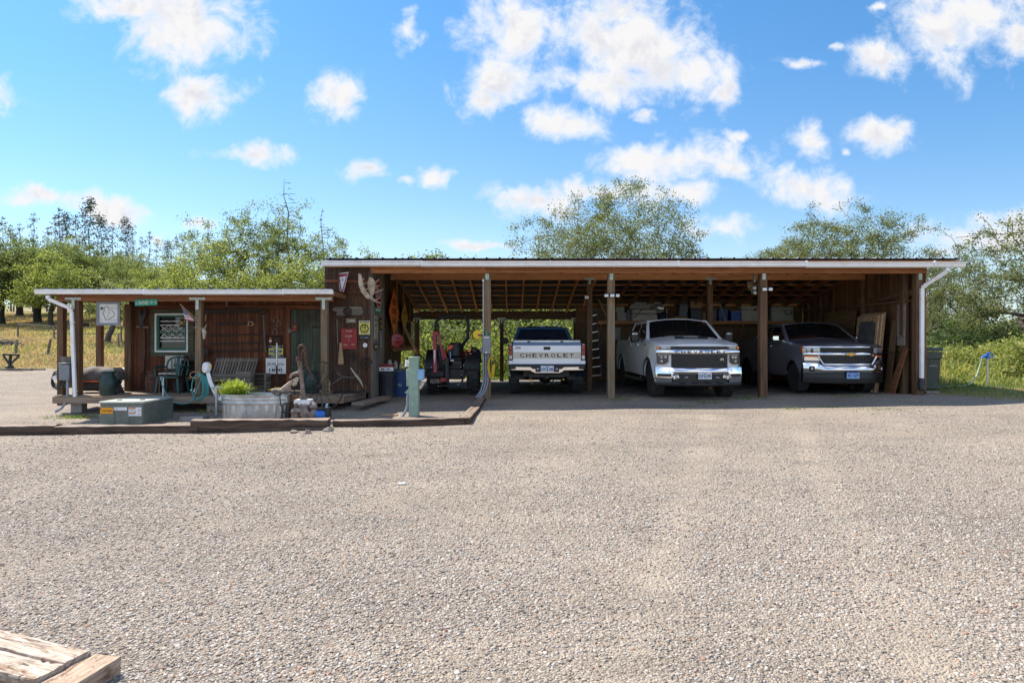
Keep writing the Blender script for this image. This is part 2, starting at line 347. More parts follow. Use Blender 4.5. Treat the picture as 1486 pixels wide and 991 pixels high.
MAT['bin_green'] = M('dark_wheelie_bin', (0.060, 0.075, 0.060), 0.5, var=0.15, dirt=(0.12, 0.12, 0.1), dirt_amt=0.3)
MAT['bin_lid'] = M('blue_green_lid', (0.045, 0.080, 0.090), 0.45, var=0.15)
MAT['hydrant_blue'] = M('blue_hydrant_paint', (0.015, 0.14, 0.55), 0.4, var=0.1)
MAT['bone'] = M('bone', (0.44, 0.38, 0.30), 0.7, var=0.25, scale=14, bump=0.3)
MAT['antler'] = M('antler', (0.42, 0.33, 0.23), 0.65, var=0.35, scale=9, bump=0.3)
MAT['stone'] = M('red_grey_stone', (0.25, 0.195, 0.165), 0.9, var=0.45, scale=14, bump=1.0, bscale=26)
MAT['concrete'] = M('concrete', (0.42, 0.40, 0.37), 0.85, var=0.15, bump=0.3)
MAT['alu'] = M('aluminium', (0.62, 0.63, 0.65), 0.35, metal=0.9, var=0.12)
MAT['ladder_blue'] = M('faded_blue_rail', (0.10, 0.14, 0.19), 0.5, var=0.15)
MAT['flag_red'] = M('flag_red', (0.42, 0.02, 0.03), 0.7, var=0.1)
MAT['flag_blue'] = M('flag_blue', (0.02, 0.035, 0.16), 0.7, var=0.1)
MAT['water'] = M('tank_water', (0.02, 0.03, 0.025), 0.04, var=0.2, spec=0.6)
MAT['lettuce'] = LEAF('water_leaves', (0.13, 0.27, 0.04), (0.22, 0.38, 0.06), (0.30, 0.42, 0.08))
MAT['tuft'] = LEAF('lime_blades', (0.17, 0.25, 0.025), (0.30, 0.36, 0.04), (0.42, 0.44, 0.08))
MAT['blue_tool'] = M('blue_pump_plastic', (0.02, 0.16, 0.62), 0.35, var=0.1)
MAT['lamp_red'] = M('red_lantern', (0.40, 0.02, 0.02), 0.35, var=0.15)
MAT['lamp_lens'] = M('white_lamp_lens', (0.78, 0.80, 0.82), 0.25, var=0.08)
MAT['bulb'] = M('amber_glass', (0.30, 0.13, 0.03), 0.1, var=0.2)
MAT['white_sticker'] = M('white_sticker', (0.74, 0.74, 0.76), 0.5, var=0.06)
MAT['orange_sticker'] = M('orange_sticker', (0.78, 0.33, 0.01), 0.5, var=0.06)
MAT['smv'] = M('orange_red_triangle', (0.85, 0.06, 0.02), 0.4, var=0.1)
MAT['label_orange'] = M('rust_orange_print', (0.55, 0.18, 0.04), 0.5, var=0.06)

# ------------------------------------------------------------------ mesh builder
_text_cache = {}
def text_mesh(s, bold=0.0, spacing=1.0):
    key = (s, bold, spacing)
    if key not in _text_cache:
        cu = bpy.data.curves.new('lettering', 'FONT')
        cu.body = s; cu.align_x = 'CENTER'; cu.align_y = 'CENTER'; cu.size = 1.0
        cu.offset = bold; cu.space_character = spacing; cu.resolution_u = 3
        o = bpy.data.objects.new('lettering', cu)
        COL.objects.link(o)
        bpy.context.view_layer.update()
        me = bpy.data.meshes.new_from_object(o.evaluated_get(bpy.context.evaluated_depsgraph_get()))
        vs = [tuple(q.co) for q in me.vertices]; fs = [tuple(p.vertices) for p in me.polygons]
        bpy.data.objects.remove(o); bpy.data.curves.remove(cu); bpy.data.meshes.remove(me)
        if vs:
            x0 = min(q[0] for q in vs); x1 = max(q[0] for q in vs); y0 = min(q[1] for q in vs); y1 = max(q[1] for q in vs)
        else: x0 = y0 = 0; x1 = y1 = 1
        _text_cache[key] = (vs, fs, x0, x1, y0, y1)
    return _text_cache[key]

def frame(o, x, up):
    """matrix whose local x runs along x, local y along up and local z out of the face"""
    x = Vector(x).normalized(); up = Vector(up); up = (up - x * up.dot(x)).normalized(); n = x.cross(up)
    m = Matrix((x, up, n)).transposed().to_4x4(); m.translation = Vector(o)
    return m
def facing(o): return frame(o, (1, 0, 0), (0, 0, 1))

class MB:
    def __init__(s):
        s.v = []; s.f = []; s.m = []; s.r = []; s.uv = []; s.mi = 0; s.X = None
    def mat(s, i): s.mi = i; return s
    def add(s, vs, fs, uvs=None, rnd=None):
        b = len(s.v)
        if uvs is None:
            k = random.random() * 9
            uvs = [(q[0] + q[2] + k, q[1] + q[2] * .6 + k) for q in vs]
        for q in vs:
            q = Vector(q)
            s.v.append(s.X @ q if s.X is not None else q)
        s.uv += uvs
        if rnd is None: rnd = random.random()
        for f in fs:
            s.f.append(tuple(b + i for i in f)); s.m.append(s.mi); s.r.append(rnd)
        return s
    def box(s, c, size, rot=None, ch=0.004, rnd=None):
        h = [max(1e-4, q / 2) for q in size]; c = Vector(c)
        ch = min(ch, min(h) * 0.6)
        Mx = rot.to_matrix() if isinstance(rot, Euler) else (rot.to_3x3() if isinstance(rot, Matrix) else (Euler(rot).to_matrix() if rot else Matrix.Identity(3)))
        vid = {}; loc = []
        for sx in (-1, 1):
            for sy in (-1, 1):
                for sz in (-1, 1):
                    for a in range(3):
                        sg = (sx, sy, sz)
                        loc.append(Vector([sg[i] * (h[i] - (0 if i == a else ch)) for i in range(3)]))
                        vid[(sx, sy, sz, a)] = len(loc) - 1
        fs = []
        def face(ids):
            ct = sum((loc[i] for i in ids), Vector()) / len(ids)
            n = (loc[ids[1]] - loc[ids[0]]).cross(loc[ids[2]] - loc[ids[1]])
            fs.append(tuple(ids) if n.dot(ct) > 0 else tuple(reversed(ids)))
        for a in range(3):
            b, d = (a + 1) % 3, (a + 2) % 3
            for sg in (-1, 1):
                def K(sb, sd, ax=a):
                    k = [0, 0, 0]; k[a] = sg; k[b] = sb; k[d] = sd
                    return vid[(*k, ax)]
                face([K(-1, -1), K(1, -1), K(1, 1), K(-1, 1)])
                for sb in (-1, 1):
                    face([K(sb, -1, a), K(sb, 1, a), K(sb, 1, b), K(sb, -1, b)])
        for sx in (-1, 1):
            for sy in (-1, 1):
                for sz in (-1, 1):
                    face([vid[(sx, sy, sz, a)] for a in range(3)])
        L = max(range(3), key=lambda i: h[i]); o1, o2 = [i for i in range(3) if i != L]
        k = random.random() * 20
        uvs = [(q[L] + k, q[o1] + q[o2] + k * .37) for q in loc]
        return s.add([c + Mx @ q for q in loc], fs, uvs, rnd)
    def bar(s, p0, p1, w, h=None, up=(0, 0, 1), ch=0.003, rnd=None):
        """square bar from p0 to p1, w across, h along up"""
        p0 = Vector(p0); p1 = Vector(p1); d = p1 - p0; L = d.length
        y = d.normalized(); up = Vector(up)
        if abs(y.dot(up.normalized())) > 0.98: up = Vector((0, 1, 0)) if abs(y.y) < 0.9 else Vector((1, 0, 0))
        x = y.cross(up).normalized(); z = x.cross(y)
        return s.box((p0 + p1) / 2, (w, L, h or w), Matrix((x, y, z)).transposed(), ch, rnd)
    def tube(s, path, r, seg=8, closed=False, cap=True, rnd=None):
        P = [Vector(p) for p in path]; n = len(P)
        rr = list(r) if hasattr(r, '__len__') else [r] * n
        vs = []; uvs = []; fs = []
        prev = None; acc = 0
        for i in range(n):
            if closed: t = P[(i + 1) % n] - P[i - 1]
            else: t = P[min(i + 1, n - 1)] - P[max(i - 1, 0)]
            if t.length < 1e-9: t = Vector((0, 0, 1))
            t.normalize()
            if prev is None:
                a = Vector((0, 0, 1)) if abs(t.z) < 0.9 else Vector((1, 0, 0))
                nx = t.cross(a).normalized()
            else:
                nx = prev - t * prev.dot(t)
                nx = nx.normalized() if nx.length > 1e-6 else t.orthogonal().normalized()
            prev = nx; ny = t.cross(nx)
            if i: acc += (P[i] - P[i - 1]).length
            for k in range(seg):
                a = 2 * math.pi * k / seg
                vs.append(P[i] + (nx * math.cos(a) + ny * math.sin(a)) * rr[i]); uvs.append((acc, k / seg * .3))
        m = n if closed else n - 1
        for i in range(m):
            j = (i + 1) % n
            for k in range(seg):
                k2 = (k + 1) % seg
                fs.append((i * seg + k, i * seg + k2, j * seg + k2, j * seg + k))
        if cap and not closed:
            fs.append(tuple(reversed(range(seg)))); fs.append(tuple((n - 1) * seg + k for k in range(seg)))
        return s.add(vs, fs, uvs, rnd)
    def lathe(s, prof, c, seg=20, axis='z', rnd=None, sx=1.0, sy=1.0):
        c = Vector(c); vs = []; fs = []; uvs = []; n = len(prof)
        for i, (r, z) in enumerate(prof):
            for k in range(seg):
                a = 2 * math.pi * k / seg; x = r * math.cos(a) * sx; y = r * math.sin(a) * sy
                q = Vector((x, y, z)) if axis == 'z' else (Vector((x, z, y)) if axis == 'y' else Vector((z, x, y)))
                vs.append(c + q); uvs.append((z * 1.0, k / seg * 2))
        for i in range(n - 1):
            for k in range(seg):
                k2 = (k + 1) % seg
                fs.append((i * seg + k, i * seg + k2, (i + 1) * seg + k2, (i + 1) * seg + k))
        if prof[0][0] > 1e-5: fs.append(tuple(reversed(range(seg))))
        if prof[-1][0] > 1e-5: fs.append(tuple((n - 1) * seg + k for k in range(seg)))
        return s.add(vs, fs, uvs, rnd)
    def prism(s, poly, Mx, depth, rnd=None):
        """poly in the local x,y of Mx, from local z=0 to z=depth"""
        n = len(poly); vs = [Mx @ Vector((a, b, 0)) for a, b in poly] + [Mx @ Vector((a, b, depth)) for a, b in poly]
        fs = [tuple(reversed(range(n))), tuple(range(n, 2 * n))] + [(i, (i + 1) % n, n + (i + 1) % n, n + i) for i in range(n)]
        k = random.random() * 9
        return s.add(vs, fs, [(a + k, b + k) for a, b in poly] * 2, rnd)
    def ring(s, outer, inner, Mx, depth, rnd=None):
        """a frame between two outlines of the same number of points"""
        n = len(outer)
        vs = [Mx @ Vector((a, b, z)) for z in (0, depth) for pl in (outer, inner) for a, b in pl]
        fs = []
        for i in range(n):
            j = (i + 1) % n
            fs += [(2 * n + i, 2 * n + j, 3 * n + j, 3 * n + i), (j, i, n + i, n + j), (i, j, 2 * n + j, 2 * n + i), (n + j, n + i, 3 * n + i, 3 * n + j)]
        return s.add(vs, fs, None, rnd)
    def ball(s, c, r, seg=12, rings=8, jit=0.0, rnd=None):
        c = Vector(c); r = Vector(r) if hasattr(r, '__len__') else Vector((r, r, r)); vs = []; fs = []
        ph = [random.random() * 6 for _ in range(6)]
        def J(d): return 1 + jit * (math.sin(3.1 * d.x + ph[0]) + math.sin(4.3 * d.y + ph[1]) + math.sin(3.7 * d.z + ph[2]) + .6 * math.sin(8 * d.x + 7 * d.z + ph[3])) * .5
        for i in range(rings + 1):
            th = math.pi * i / rings
            for k in range(seg):
                a = 2 * math.pi * k / seg; d = Vector((math.sin(th) * math.cos(a), math.sin(th) * math.sin(a), math.cos(th)))
                q = d * J(d); vs.append(c + Vector((q.x * r.x, q.y * r.y, q.z * r.z)))
        for i in range(rings):
            for k in range(seg):
                k2 = (k + 1) % seg
                fs.append((i * seg + k, (i + 1) * seg + k, (i + 1) * seg + k2, i * seg + k2))
        return s.add(vs, fs, None, rnd)
    def grid(s, P, rnd=None):
        a, b = len(P), len(P[0])
        vs = [q for row in P for q in row]
        fs = [(i * b + j, i * b + j + 1, (i + 1) * b + j + 1, (i + 1) * b + j) for i in range(a - 1) for j in range(b - 1)]
        return s.add(vs, fs, None, rnd)
    def text(s, t, Mx, h=None, w=None, bold=0.0, out=0.0015, spacing=1.0, slant=0.0):
        """lettering centred on Mx, h high and/or w wide"""
        vs, fs, x0, x1, y0, y1 = text_mesh(t, bold, spacing)
        ky = (h / (y1 - y0)) if h else w / (x1 - x0); kx = (w / (x1 - x0)) if w else ky
        if not h: ky = kx
        cx, cy = (x0 + x1) / 2, (y0 + y1) / 2
        return s.add([Mx @ Vector(((q[0] - cx) * kx + slant * (q[1] - cy) * ky, (q[1] - cy) * ky, out)) for q in vs], fs)
    def build(s, name, mats, parent=None, smooth=True, angle=38, loc=None, fix=True):
        me = bpy.data.meshes.new(name)
        off = Vector(loc) if loc is not None else Vector()
        me.from_pydata([q - off for q in s.v], [], s.f)
        mats = mats if isinstance(mats, (list, tuple)) else [mats]
        for q in mats: me.materials.append(MAT[q] if isinstance(q, str) else q)
        me.polygons.foreach_set('material_index', s.m)
        at_ = me.attributes.new('rnd', 'FLOAT', 'FACE'); at_.data.foreach_set('value', s.r)
        ul = me.uv_layers.new(name='UVMap')
        li = np.zeros(len(me.loops), np.int32); me.loops.foreach_get('vertex_index', li)
        ul.data.foreach_set('uv', np.asarray(s.uv, np.float32)[li].ravel())
        if fix:
            bm = bmesh.new(); bm.from_mesh(me); bmesh.ops.recalc_face_normals(bm, faces=bm.faces); bm.to_mesh(me); bm.free()
        if smooth:
            me.shade_smooth(); me.set_sharp_from_angle(angle=R(angle))
        me.update()
        o = bpy.data.objects.new(name, me)
        COL.objects.link(o)
        if loc is not None: o.location = off
        if parent is not None: o.parent = parent
        return o

def tag(o, label=None, cat=None, group=None, kind=None):
    if label: o['label'] = label
    if cat: o['category'] = cat
    if group: o['group'] = group
    if kind: o['kind'] = kind
    return o
def thing(name, label, cat, loc=(0, 0, 0), rz=0.0, group=None):
    o = bpy.data.objects.new(name, None)
    COL.objects.link(o)
    o.empty_display_size = 0.2
    o.location = loc; o.rotation_euler = (0, 0, rz)
    return tag(o, label, cat, group)
def copy_tree(o, loc=None, rz=None, scale=None, label=None):
    c = o.copy(); COL.objects.link(c)
    for ch in o.children:
        d = ch.copy(); COL.objects.link(d); d.parent = c
        for g in ch.children:
            e = g.copy(); COL.objects.link(e); e.parent = d
    if loc is not None: c.location = loc
    if rz is not None: c.rotation_euler = (0, 0, rz)
    if scale is not None: c.scale = scale if hasattr(scale, '__len__') else (scale,) * 3
    if label: c['label'] = label
    return c
def np_mesh(name, verts, faces, mat, rnd=None, parent=None, loc=None):
    """big meshes of equal-sided faces straight from arrays"""
    me = bpy.data.meshes.new(name)
    nv, nf, k = len(verts), len(faces), faces.shape[1]
    me.vertices.add(nv); me.vertices.foreach_set('co', np.asarray(verts, np.float32).ravel())
    me.loops.add(nf * k); me.loops.foreach_set('vertex_index', np.asarray(faces, np.int32).ravel())
    me.polygons.add(nf); me.polygons.foreach_set('loop_start', np.arange(0, nf * k, k, dtype=np.int32))
    if rnd is not None:
        a = me.attributes.new('rnd', 'FLOAT', 'FACE'); a.data.foreach_set('value', np.asarray(rnd, np.float32))
    me.materials.append(MAT[mat] if isinstance(mat, str) else mat)
    me.update(calc_edges=True)
    o = bpy.data.objects.new(name, me)
    COL.objects.link(o)
    if parent is not None: o.parent = parent
    if loc is not None: o.location = loc
    return o
# ------------------------------------------------------------------ ground
def lerp(x, xs, ys): return np.interp(x, xs, ys)
def sstep(a, b, x):
    t = np.clip((np.asarray(x, float) - a) / (b - a), 0, 1); return t * t * (3 - 2 * t)
def gz(x, y):
    x = np.asarray(x, float); y = np.asarray(y, float)
    zy = lerp(y, [-60, 3, 6, 12, 16, 23, 40], [-.44, -.43, -.36, -.155, 0, .03, .10])
    zx = lerp(x, [-14, -9, -3, 0, 6, 10, 13, 20], [-.22, -.15, -.06, -.01, .03, .09, .2, .3])
    z = zy + zx * sstep(2, 9, y) * (1 - .6 * sstep(16, 30, y))
    rise = sstep(2, -14, x)
    z = z + rise * (np.clip(y - 30, 0, 45) * 0.098 + np.clip(y - 75, 0, 150) * .055)
    z = z + (1 - rise) * (-np.clip(y - 45, 0, 80) * 0.02)
    far = sstep(220, 620, y)
    z = z + far * (24 + 13 * np.sin(x * .008 + 1.0) + 8 * np.sin(x * .021 + y * .006))
    z = z + .012 * np.sin(x * 1.7 + y * .9) * np.sin(y * 1.3 - x * .4)
    return z
def gzf(x, y): return float(gz(x, y))
def grass_sd(x, y):
    x = np.asarray(x, float); y = np.asarray(y, float)
    right = np.minimum(x - 10.3, ((x - 10.3) * 2.1 + (y - 16.3) * 1.2) / 2.42)
    back = y - lerp(x, [-9, -6, -3, 3], [31.2, 27.0, 24.6, 23.7])
    return np.maximum(right, back)
def axis(knots):
    out = []
    for (a, b, st) in knots:
        n = max(1, int(round((b - a) / st))); out += list(np.linspace(a, b, n, endpoint=False))
    return np.array(out + [knots[-1][1]])
xs = axis([(-900, -120, 40), (-120, -40, 5), (-40, -14, 1.0), (-14, 16, 0.25), (16, 40, 1.0), (40, 120, 5), (120, 900, 40)])
ys = axis([(-60, 0, 4), (0, 34, 0.25), (34, 80, 1.5), (80, 200, 8), (200, 900, 35)])
X, Y = np.meshgrid(xs, ys, indexing='ij')
Z = gz(X, Y)
V = np.stack([X, Y, Z], -1).reshape(-1, 3)
ny_ = len(ys)
ii, jj = np.meshgrid(np.arange(len(xs) - 1), np.arange(ny_ - 1), indexing='ij')
a = (ii * ny_ + jj).ravel()
F = np.stack([a, a + ny_, a + ny_ + 1, a + 1], -1)

m, t = new_mat('gravel_and_grass_ground')
pos = t.n('ShaderNodeNewGeometry').outputs['Position']
p2 = t.vm('MULTIPLY', pos, (1, 1, 0.0))
sd = t.n('ShaderNodeAttribute', attribute_name='grass_sd').outputs['Fac']
nz = t.noise(p2, 1.6, 7, 0.7).outputs['Fac']
gmask = t.ramp(t.math('MULTIPLY_ADD', t.math('SUBTRACT', nz, 0.5), 2.6, sd), -0.25, 0.3)
# stones: every cell its own tint
vor = t.n('ShaderNodeTexVoronoi', {'Vector': p2, 'Scale': 64.0, 'Randomness': 1.0})
vorb = t.n('ShaderNodeTexVoronoi', {'Vector': t.vm('ADD', p2, (3.3, 1.7, 0)), 'Scale': 33.0, 'Randomness': 1.0})
sepc = t.n('ShaderNodeSeparateColor', {0: vor.outputs['Color']})
sepb = t.n('ShaderNodeSeparateColor', {0: vorb.outputs['Color']})
st = t.mix(t.ramp(sepc.outputs[0], 0.1, 0.95), (0.205, 0.178, 0.152), (0.45, 0.395, 0.338))
st = t.mix(t.ramp(sepc.outputs[1], 0.80, 0.86), st, (0.33, 0.26, 0.20))
st = t.mix(t.ramp(sepc.outputs[2], 0.93, 0.96), st, (0.10, 0.095, 0.092))
st = t.mix(t.ramp(sepc.outputs[2], 0.045, 0.03), st, (0.52, 0.50, 0.47))
st2 = t.mix(sepb.outputs[0], (0.24, 0.208, 0.178), (0.40, 0.352, 0.302))
st = t.mix(0.35, st, st2)
grit = t.noise(p2, 130.0, 3, 0.6).outputs['Fac']
fines = t.mix(t.ramp(grit, 0.35, 0.65), (0.29, 0.245, 0.197), (0.43, 0.37, 0.302))
patch = t.noise(p2, 0.55, 8, 0.68, 0.6).outputs['Fac']
patch2 = t.noise(t.vm('MULTIPLY', p2, (0.42, 1.5, 1)), 0.8, 6, 0.62).outputs['Fac']
st = t.mix(t.math('MULTIPLY', t.ramp(patch, 0.42, 0.66), 0.5), st, fines)
edge = t.n('ShaderNodeTexVoronoi', {'Vector': p2, 'Scale': 64.0, 'Randomness': 1.0}, feature='DISTANCE_TO_EDGE').outputs['Distance']
st = t.mix(t.ramp(edge, 0.02, 0.14, 0.62, 0.0), st, (0.125, 0.095, 0.072))  # shade in the gaps between stones painted in brown
tone = t.math('ADD', t.math('MULTIPLY', patch, 0.36), t.math('MULTIPLY', patch2, 0.42))
lx = t.n('ShaderNodeSeparateXYZ', {0: pos})
lane = t.math('ADD', lx.outputs[0], t.math('MULTIPLY', lx.outputs[1], -0.35))
lane = t.math('MINIMUM', t.math('ABSOLUTE', t.math('ADD', lane, 0.6)), t.math('ABSOLUTE', t.math('ADD', lane, -1.05)))
st = t.mix(t.math('MULTIPLY', t.ramp(lane, 0.05, 0.35, 0.55, 0.0), t.ramp(patch2, 0.35, 0.6)), st, fines)
tracks = t.noise(t.vm('MULTIPLY', t.vm('ADD', p2, (2.0, 0, 0)), (0.16, 0.9, 1)), 1.0, 4, 0.55, 0.8).outputs['Fac']
tone = t.math('ADD', tone, t.math('MULTIPLY', t.math('SUBTRACT', tracks, 0.5), 0.22))
speck = t.noise(p2, 14.0, 5, 0.7).outputs['Fac']
tone = t.math('ADD', tone, t.math('MULTIPLY', t.math('SUBTRACT', speck, 0.5), 0.16))
tone = t.ramp(tone, 0.22, 0.58, 0.78, 1.13)
st = t.mix(1.0, st, (1.24, 1.21, 1.16), 'MULTIPLY')
st = t.mix(1.0, st, t.n('ShaderNodeCombineColor', {0: tone, 1: tone, 2: tone}).outputs[0], 'MULTIPLY')
# grass soil
gn = t.noise(p2, 0.35, 7, 0.66).outputs['Fac']
gn2 = t.noise(p2, 9.0, 6, 0.7).outputs['Fac']
soil = t.mix(t.ramp(gn, 0.40, 0.60), (0.15, 0.15, 0.04), (0.42, 0.30, 0.14))
soil = t.mix(t.math('MULTIPLY', t.ramp(gn2, 0.35, 0.7), 0.5), soil, (0.15, 0.14, 0.05))
yy = t.n('ShaderNodeSeparateXYZ', {0: pos}).outputs[1]
soil = t.mix(t.math('MULTIPLY', t.ramp(yy, 90.0, 320.0), 0.9), soil, t.mix(t.ramp(gn, 0.45, 0.6), (0.10, 0.12, 0.06), (0.40, 0.31, 0.17)))
col = t.mix(gmask, st, soil)
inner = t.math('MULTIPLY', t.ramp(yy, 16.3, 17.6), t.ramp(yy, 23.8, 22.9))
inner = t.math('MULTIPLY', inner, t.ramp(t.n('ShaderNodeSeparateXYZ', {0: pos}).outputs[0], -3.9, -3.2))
col = t.mix(t.math('MULTIPLY', inner, t.ramp(nz, 0.3, 0.6, 0.35, 0.8)), col, (0.115, 0.105, 0.098))  # ground under the shed roof darkened, its shade painted into the colour
b = t.n('ShaderNodeBsdfPrincipled', {'Base Color': col, 'Roughness': 0.9, 'Specular IOR Level': 0.2})
hgt = t.math('ADD', t.math('MULTIPLY', vor.outputs['Distance'], -0.6), t.math('MULTIPLY', vorb.outputs['Distance'], -0.7))
hgt = t.math('ADD', hgt, t.math('MULTIPLY', grit, 0.3))
hgt = t.math('ADD', hgt, t.math('MULTIPLY', sepc.outputs[0], 0.35))
bp = t.n('ShaderNodeBump', {'Height': hgt, 'Strength': 1.0, 'Distance': 0.024})
t.t.links.new(bp.outputs[0], b.inputs['Normal'])
t.n('ShaderNodeOutputMaterial', {'Surface': b.outputs[0]})
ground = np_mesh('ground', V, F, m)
ga = ground.data.attributes.new('grass_sd', 'FLOAT', 'POINT')
ga.data.foreach_set('value', grass_sd(V[:, 0], V[:, 1]).astype(np.float32))
ground.data.shade_smooth()
tag(ground, kind='structure')

# loose crushed stone lying on the near part of the yard
m, t = new_mat('crushed_stone')
rn = rnd_attr(t)
cr = t.n('ShaderNodeValToRGB', {0: rn})
els = cr.color_ramp.elements
els[0].position = 0; els[0].color = (0.125, 0.108, 0.095, 1)
els[1].position = 1; els[1].color = (0.58, 0.55, 0.51, 1)
for p, c in ((.15, (0.225, 0.203, 0.182)), (.42, (0.36, 0.325, 0.287)), (.62, (0.375, 0.36, 0.345)), (.78, (0.49, 0.435, 0.375)), (.86, (0.34, 0.25, 0.185)), (.90, (0.36, 0.185, 0.12)), (.915, (0.40, 0.385, 0.365)), (.97, (0.48, 0.45, 0.41))):
    e = els.new(p); e.color = (*c, 1)
oc = t.n('ShaderNodeNewGeometry').outputs['Position']
sn = t.noise(oc, 90.0, 3, 0.6).outputs['Fac']
g = t.math('MULTIPLY_ADD', sn, 0.5, 0.74)
c = t.mix(1.0, cr.outputs[0], t.n('ShaderNodeCombineColor', {0: g, 1: t.math('MULTIPLY', g, .975), 2: t.math('MULTIPLY', g, .95)}).outputs[0], 'MULTIPLY')
b = t.n('ShaderNodeBsdfPrincipled', {'Base Color': c, 'Roughness': 0.85, 'Specular IOR Level': 0.25})
t.n('ShaderNodeOutputMaterial', {'Surface': b.outputs[0]})
MAT['crushed'] = m
def stones(n, ylo, yhi, smin, smax, pw, hw=0.86):
    # positions spread evenly over the strip of yard between ylo and yhi
    u = rng.random(n); y = np.sqrt(ylo**2 + u * (yhi**2 - ylo**2)); x = (rng.random(n) * 2 - 1) * (y * hw + 0.4)
    s = smin + (smax - smin) * rng.random(n) ** pw
    return x, y, s
ico = bmesh.new(); bmesh.ops.create_icosphere(ico, subdivisions=1, radius=1.0)
IV = np.array([q.co[:] for q in ico.verts]); IF = np.array([[q.index for q in f.verts] for f in ico.faces]); ico.free()
def stone_cloud(x, y, s):
    n = len(x)
    base = IV[None] * (1 + (rng.random((n, len(IV), 1)) - .5) * 1.0)
    sc = np.stack([0.75 + .55 * rng.random(n), 0.75 + .55 * rng.random(n), 0.24 + .30 * rng.random(n)], -1)
    base = base * sc[:, None]
    al = rng.random(n) * 6.283; be = (rng.random(n) - .5) * 1.1
    ca, sa, cb, sb = np.cos(al), np.sin(al), np.cos(be), np.sin(be)
    y1 = base[..., 1] * cb[:, None] - base[..., 2] * sb[:, None]; z1 = base[..., 1] * sb[:, None] + base[..., 2] * cb[:, None]
    x2 = base[..., 0] * ca[:, None] - y1 * sa[:, None]; y2 = base[..., 0] * sa[:, None] + y1 * ca[:, None]
    P = np.stack([x2, y2, z1], -1) * s[:, None, None]
    P += np.stack([x, y, gz(x, y) + s * .12], -1)[:, None]
    Fs = (IF[None] + (np.arange(n) * len(IV))[:, None, None]).reshape(-1, 3)
    return P.reshape(-1, 3), Fs, np.repeat(rng.random(n), len(IF))
# densest underfoot, thinning out evenly with distance
N0 = 900000
u = rng.random(N0); sy_ = np.sqrt(2.2**2 + u * (14.0**2 - 2.2**2)); sx_ = (rng.random(N0) * 2 - 1) * (sy_ * .86 + .4)
dens_ = np.interp(sy_, [2.2, 4.0, 5.5, 7.0, 9.0, 11.0, 14.0], [1.0, .98, .72, .42, .20, .08, .0])
k_ = rng.random(N0) < dens_ * .98; sx_, sy_ = sx_[k_], sy_[k_]
ss_ = np.interp(sy_, [2.2, 6, 9, 14], [.0034, .0042, .0055, .0075]) + .0098 * rng.random(len(sx_)) ** 2.3
big_ = stones(300, 2.4, 10, .015, .022, 2.0)
sx_ = np.concatenate([sx_, big_[0]]); sy_ = np.concatenate([sy_, big_[1]]); ss_ = np.concatenate([ss_, big_[2]])
# thinner where the fines have been washed in
pat_ = np.sin(sx_ * .9 + 1.1 * np.sin(sy_ * .7)) * np.sin(sy_ * 1.15 + .9 * np.sin(sx_ * .6)) + .45 * np.sin(sx_ * 2.3 + sy_ * 1.7 + np.sin(sy_ * 3)) + .3 * np.sin(sx_ * 5.1 - sy_ * 3.7)
lane_ = np.minimum(np.abs(sx_ - .35 * sy_ + .6), np.abs(sx_ - .35 * sy_ - 1.05))          # two faint wheel lanes curving out of the shed
keep = rng.random(len(sx_)) < np.clip(.42 + .58 * sstep(-.75, .35, pat_) - .35 * np.exp(-(lane_ / .22) ** 2), .12, 1)
keep &= grass_sd(sx_, sy_) < 0.1
sv, sf, sr = stone_cloud(sx_[keep], sy_[keep], ss_[keep])
gravel = np_mesh('gravel', sv, sf, 'crushed', rnd=sr)
tag(gravel, 'loose crushed grey and tan stone strewn over the yard', 'gravel', kind='stuff')

# ------------------------------------------------------------------ grass (nobody could count it)
def blades(n, x, y, h, wd, bend, z=None):
    """n bent blades, each two quads"""
    z = gz(x, y) if z is None else z
    az = rng.random(n) * 6.283; dx, dy = np.cos(az), np.sin(az)
    lean = bend * h * rng.random(n); la = rng.random(n) * 6.283
    lx, ly = np.cos(la) * lean, np.sin(la) * lean
    b0 = np.stack([x, y, z - .01], -1); w_ = np.stack([dx * wd, dy * wd, 0 * dx], -1)
    m_ = b0 + np.stack([lx * .35, ly * .35, h * .55], -1); tp = b0 + np.stack([lx, ly, h * np.sqrt(np.clip(1 - .4 * bend * bend, .3, 1))], -1)
    P = np.stack([b0 - w_, b0 + w_, m_ - w_ * .75, m_ + w_ * .75, tp - w_ * .12, tp + w_ * .12], 1).reshape(-1, 3)
    o = (np.arange(n) * 6)[:, None]
    Fq = np.stack([o + [0, 1, 3, 2], o + [2, 3, 5, 4]], 1).reshape(-1, 4)
    return P, Fq
def merge(lst):
    Ps, Fs, off = [], [], 0
    for P, Fq in lst:
        Ps.append(P); Fs.append(Fq + off); off += len(P)
    return np.concatenate(Ps), np.concatenate(Fs)
def scatter(n, x0, x1, y0, y1, cond):
    x = x0 + rng.random(n) * (x1 - x0); y = y0 + rng.random(n) * (y1 - y0); k = cond(x, y)
    return x[k], y[k]
# short lawn on the right of the shed
x, y = scatter(70000, 10.2, 24, 12, 26, lambda x, y: (grass_sd(x, y) + .35 * np.sin(x * 5 + y * 3) * np.sin(y * 4.1) > 0.12) & (np.abs(x) < y * .9 + 1))
P, Fq = blades(len(x), x, y, .035 + .075 * rng.random(len(x)), .006 + 0 * x, .8)
lawn = np_mesh('lawn_grass', P, Fq, 'lawn', rnd=np.repeat(rng.random(len(x)), 2)); tag(lawn, 'short green lawn grass beside the shed', 'grass', kind='stuff')
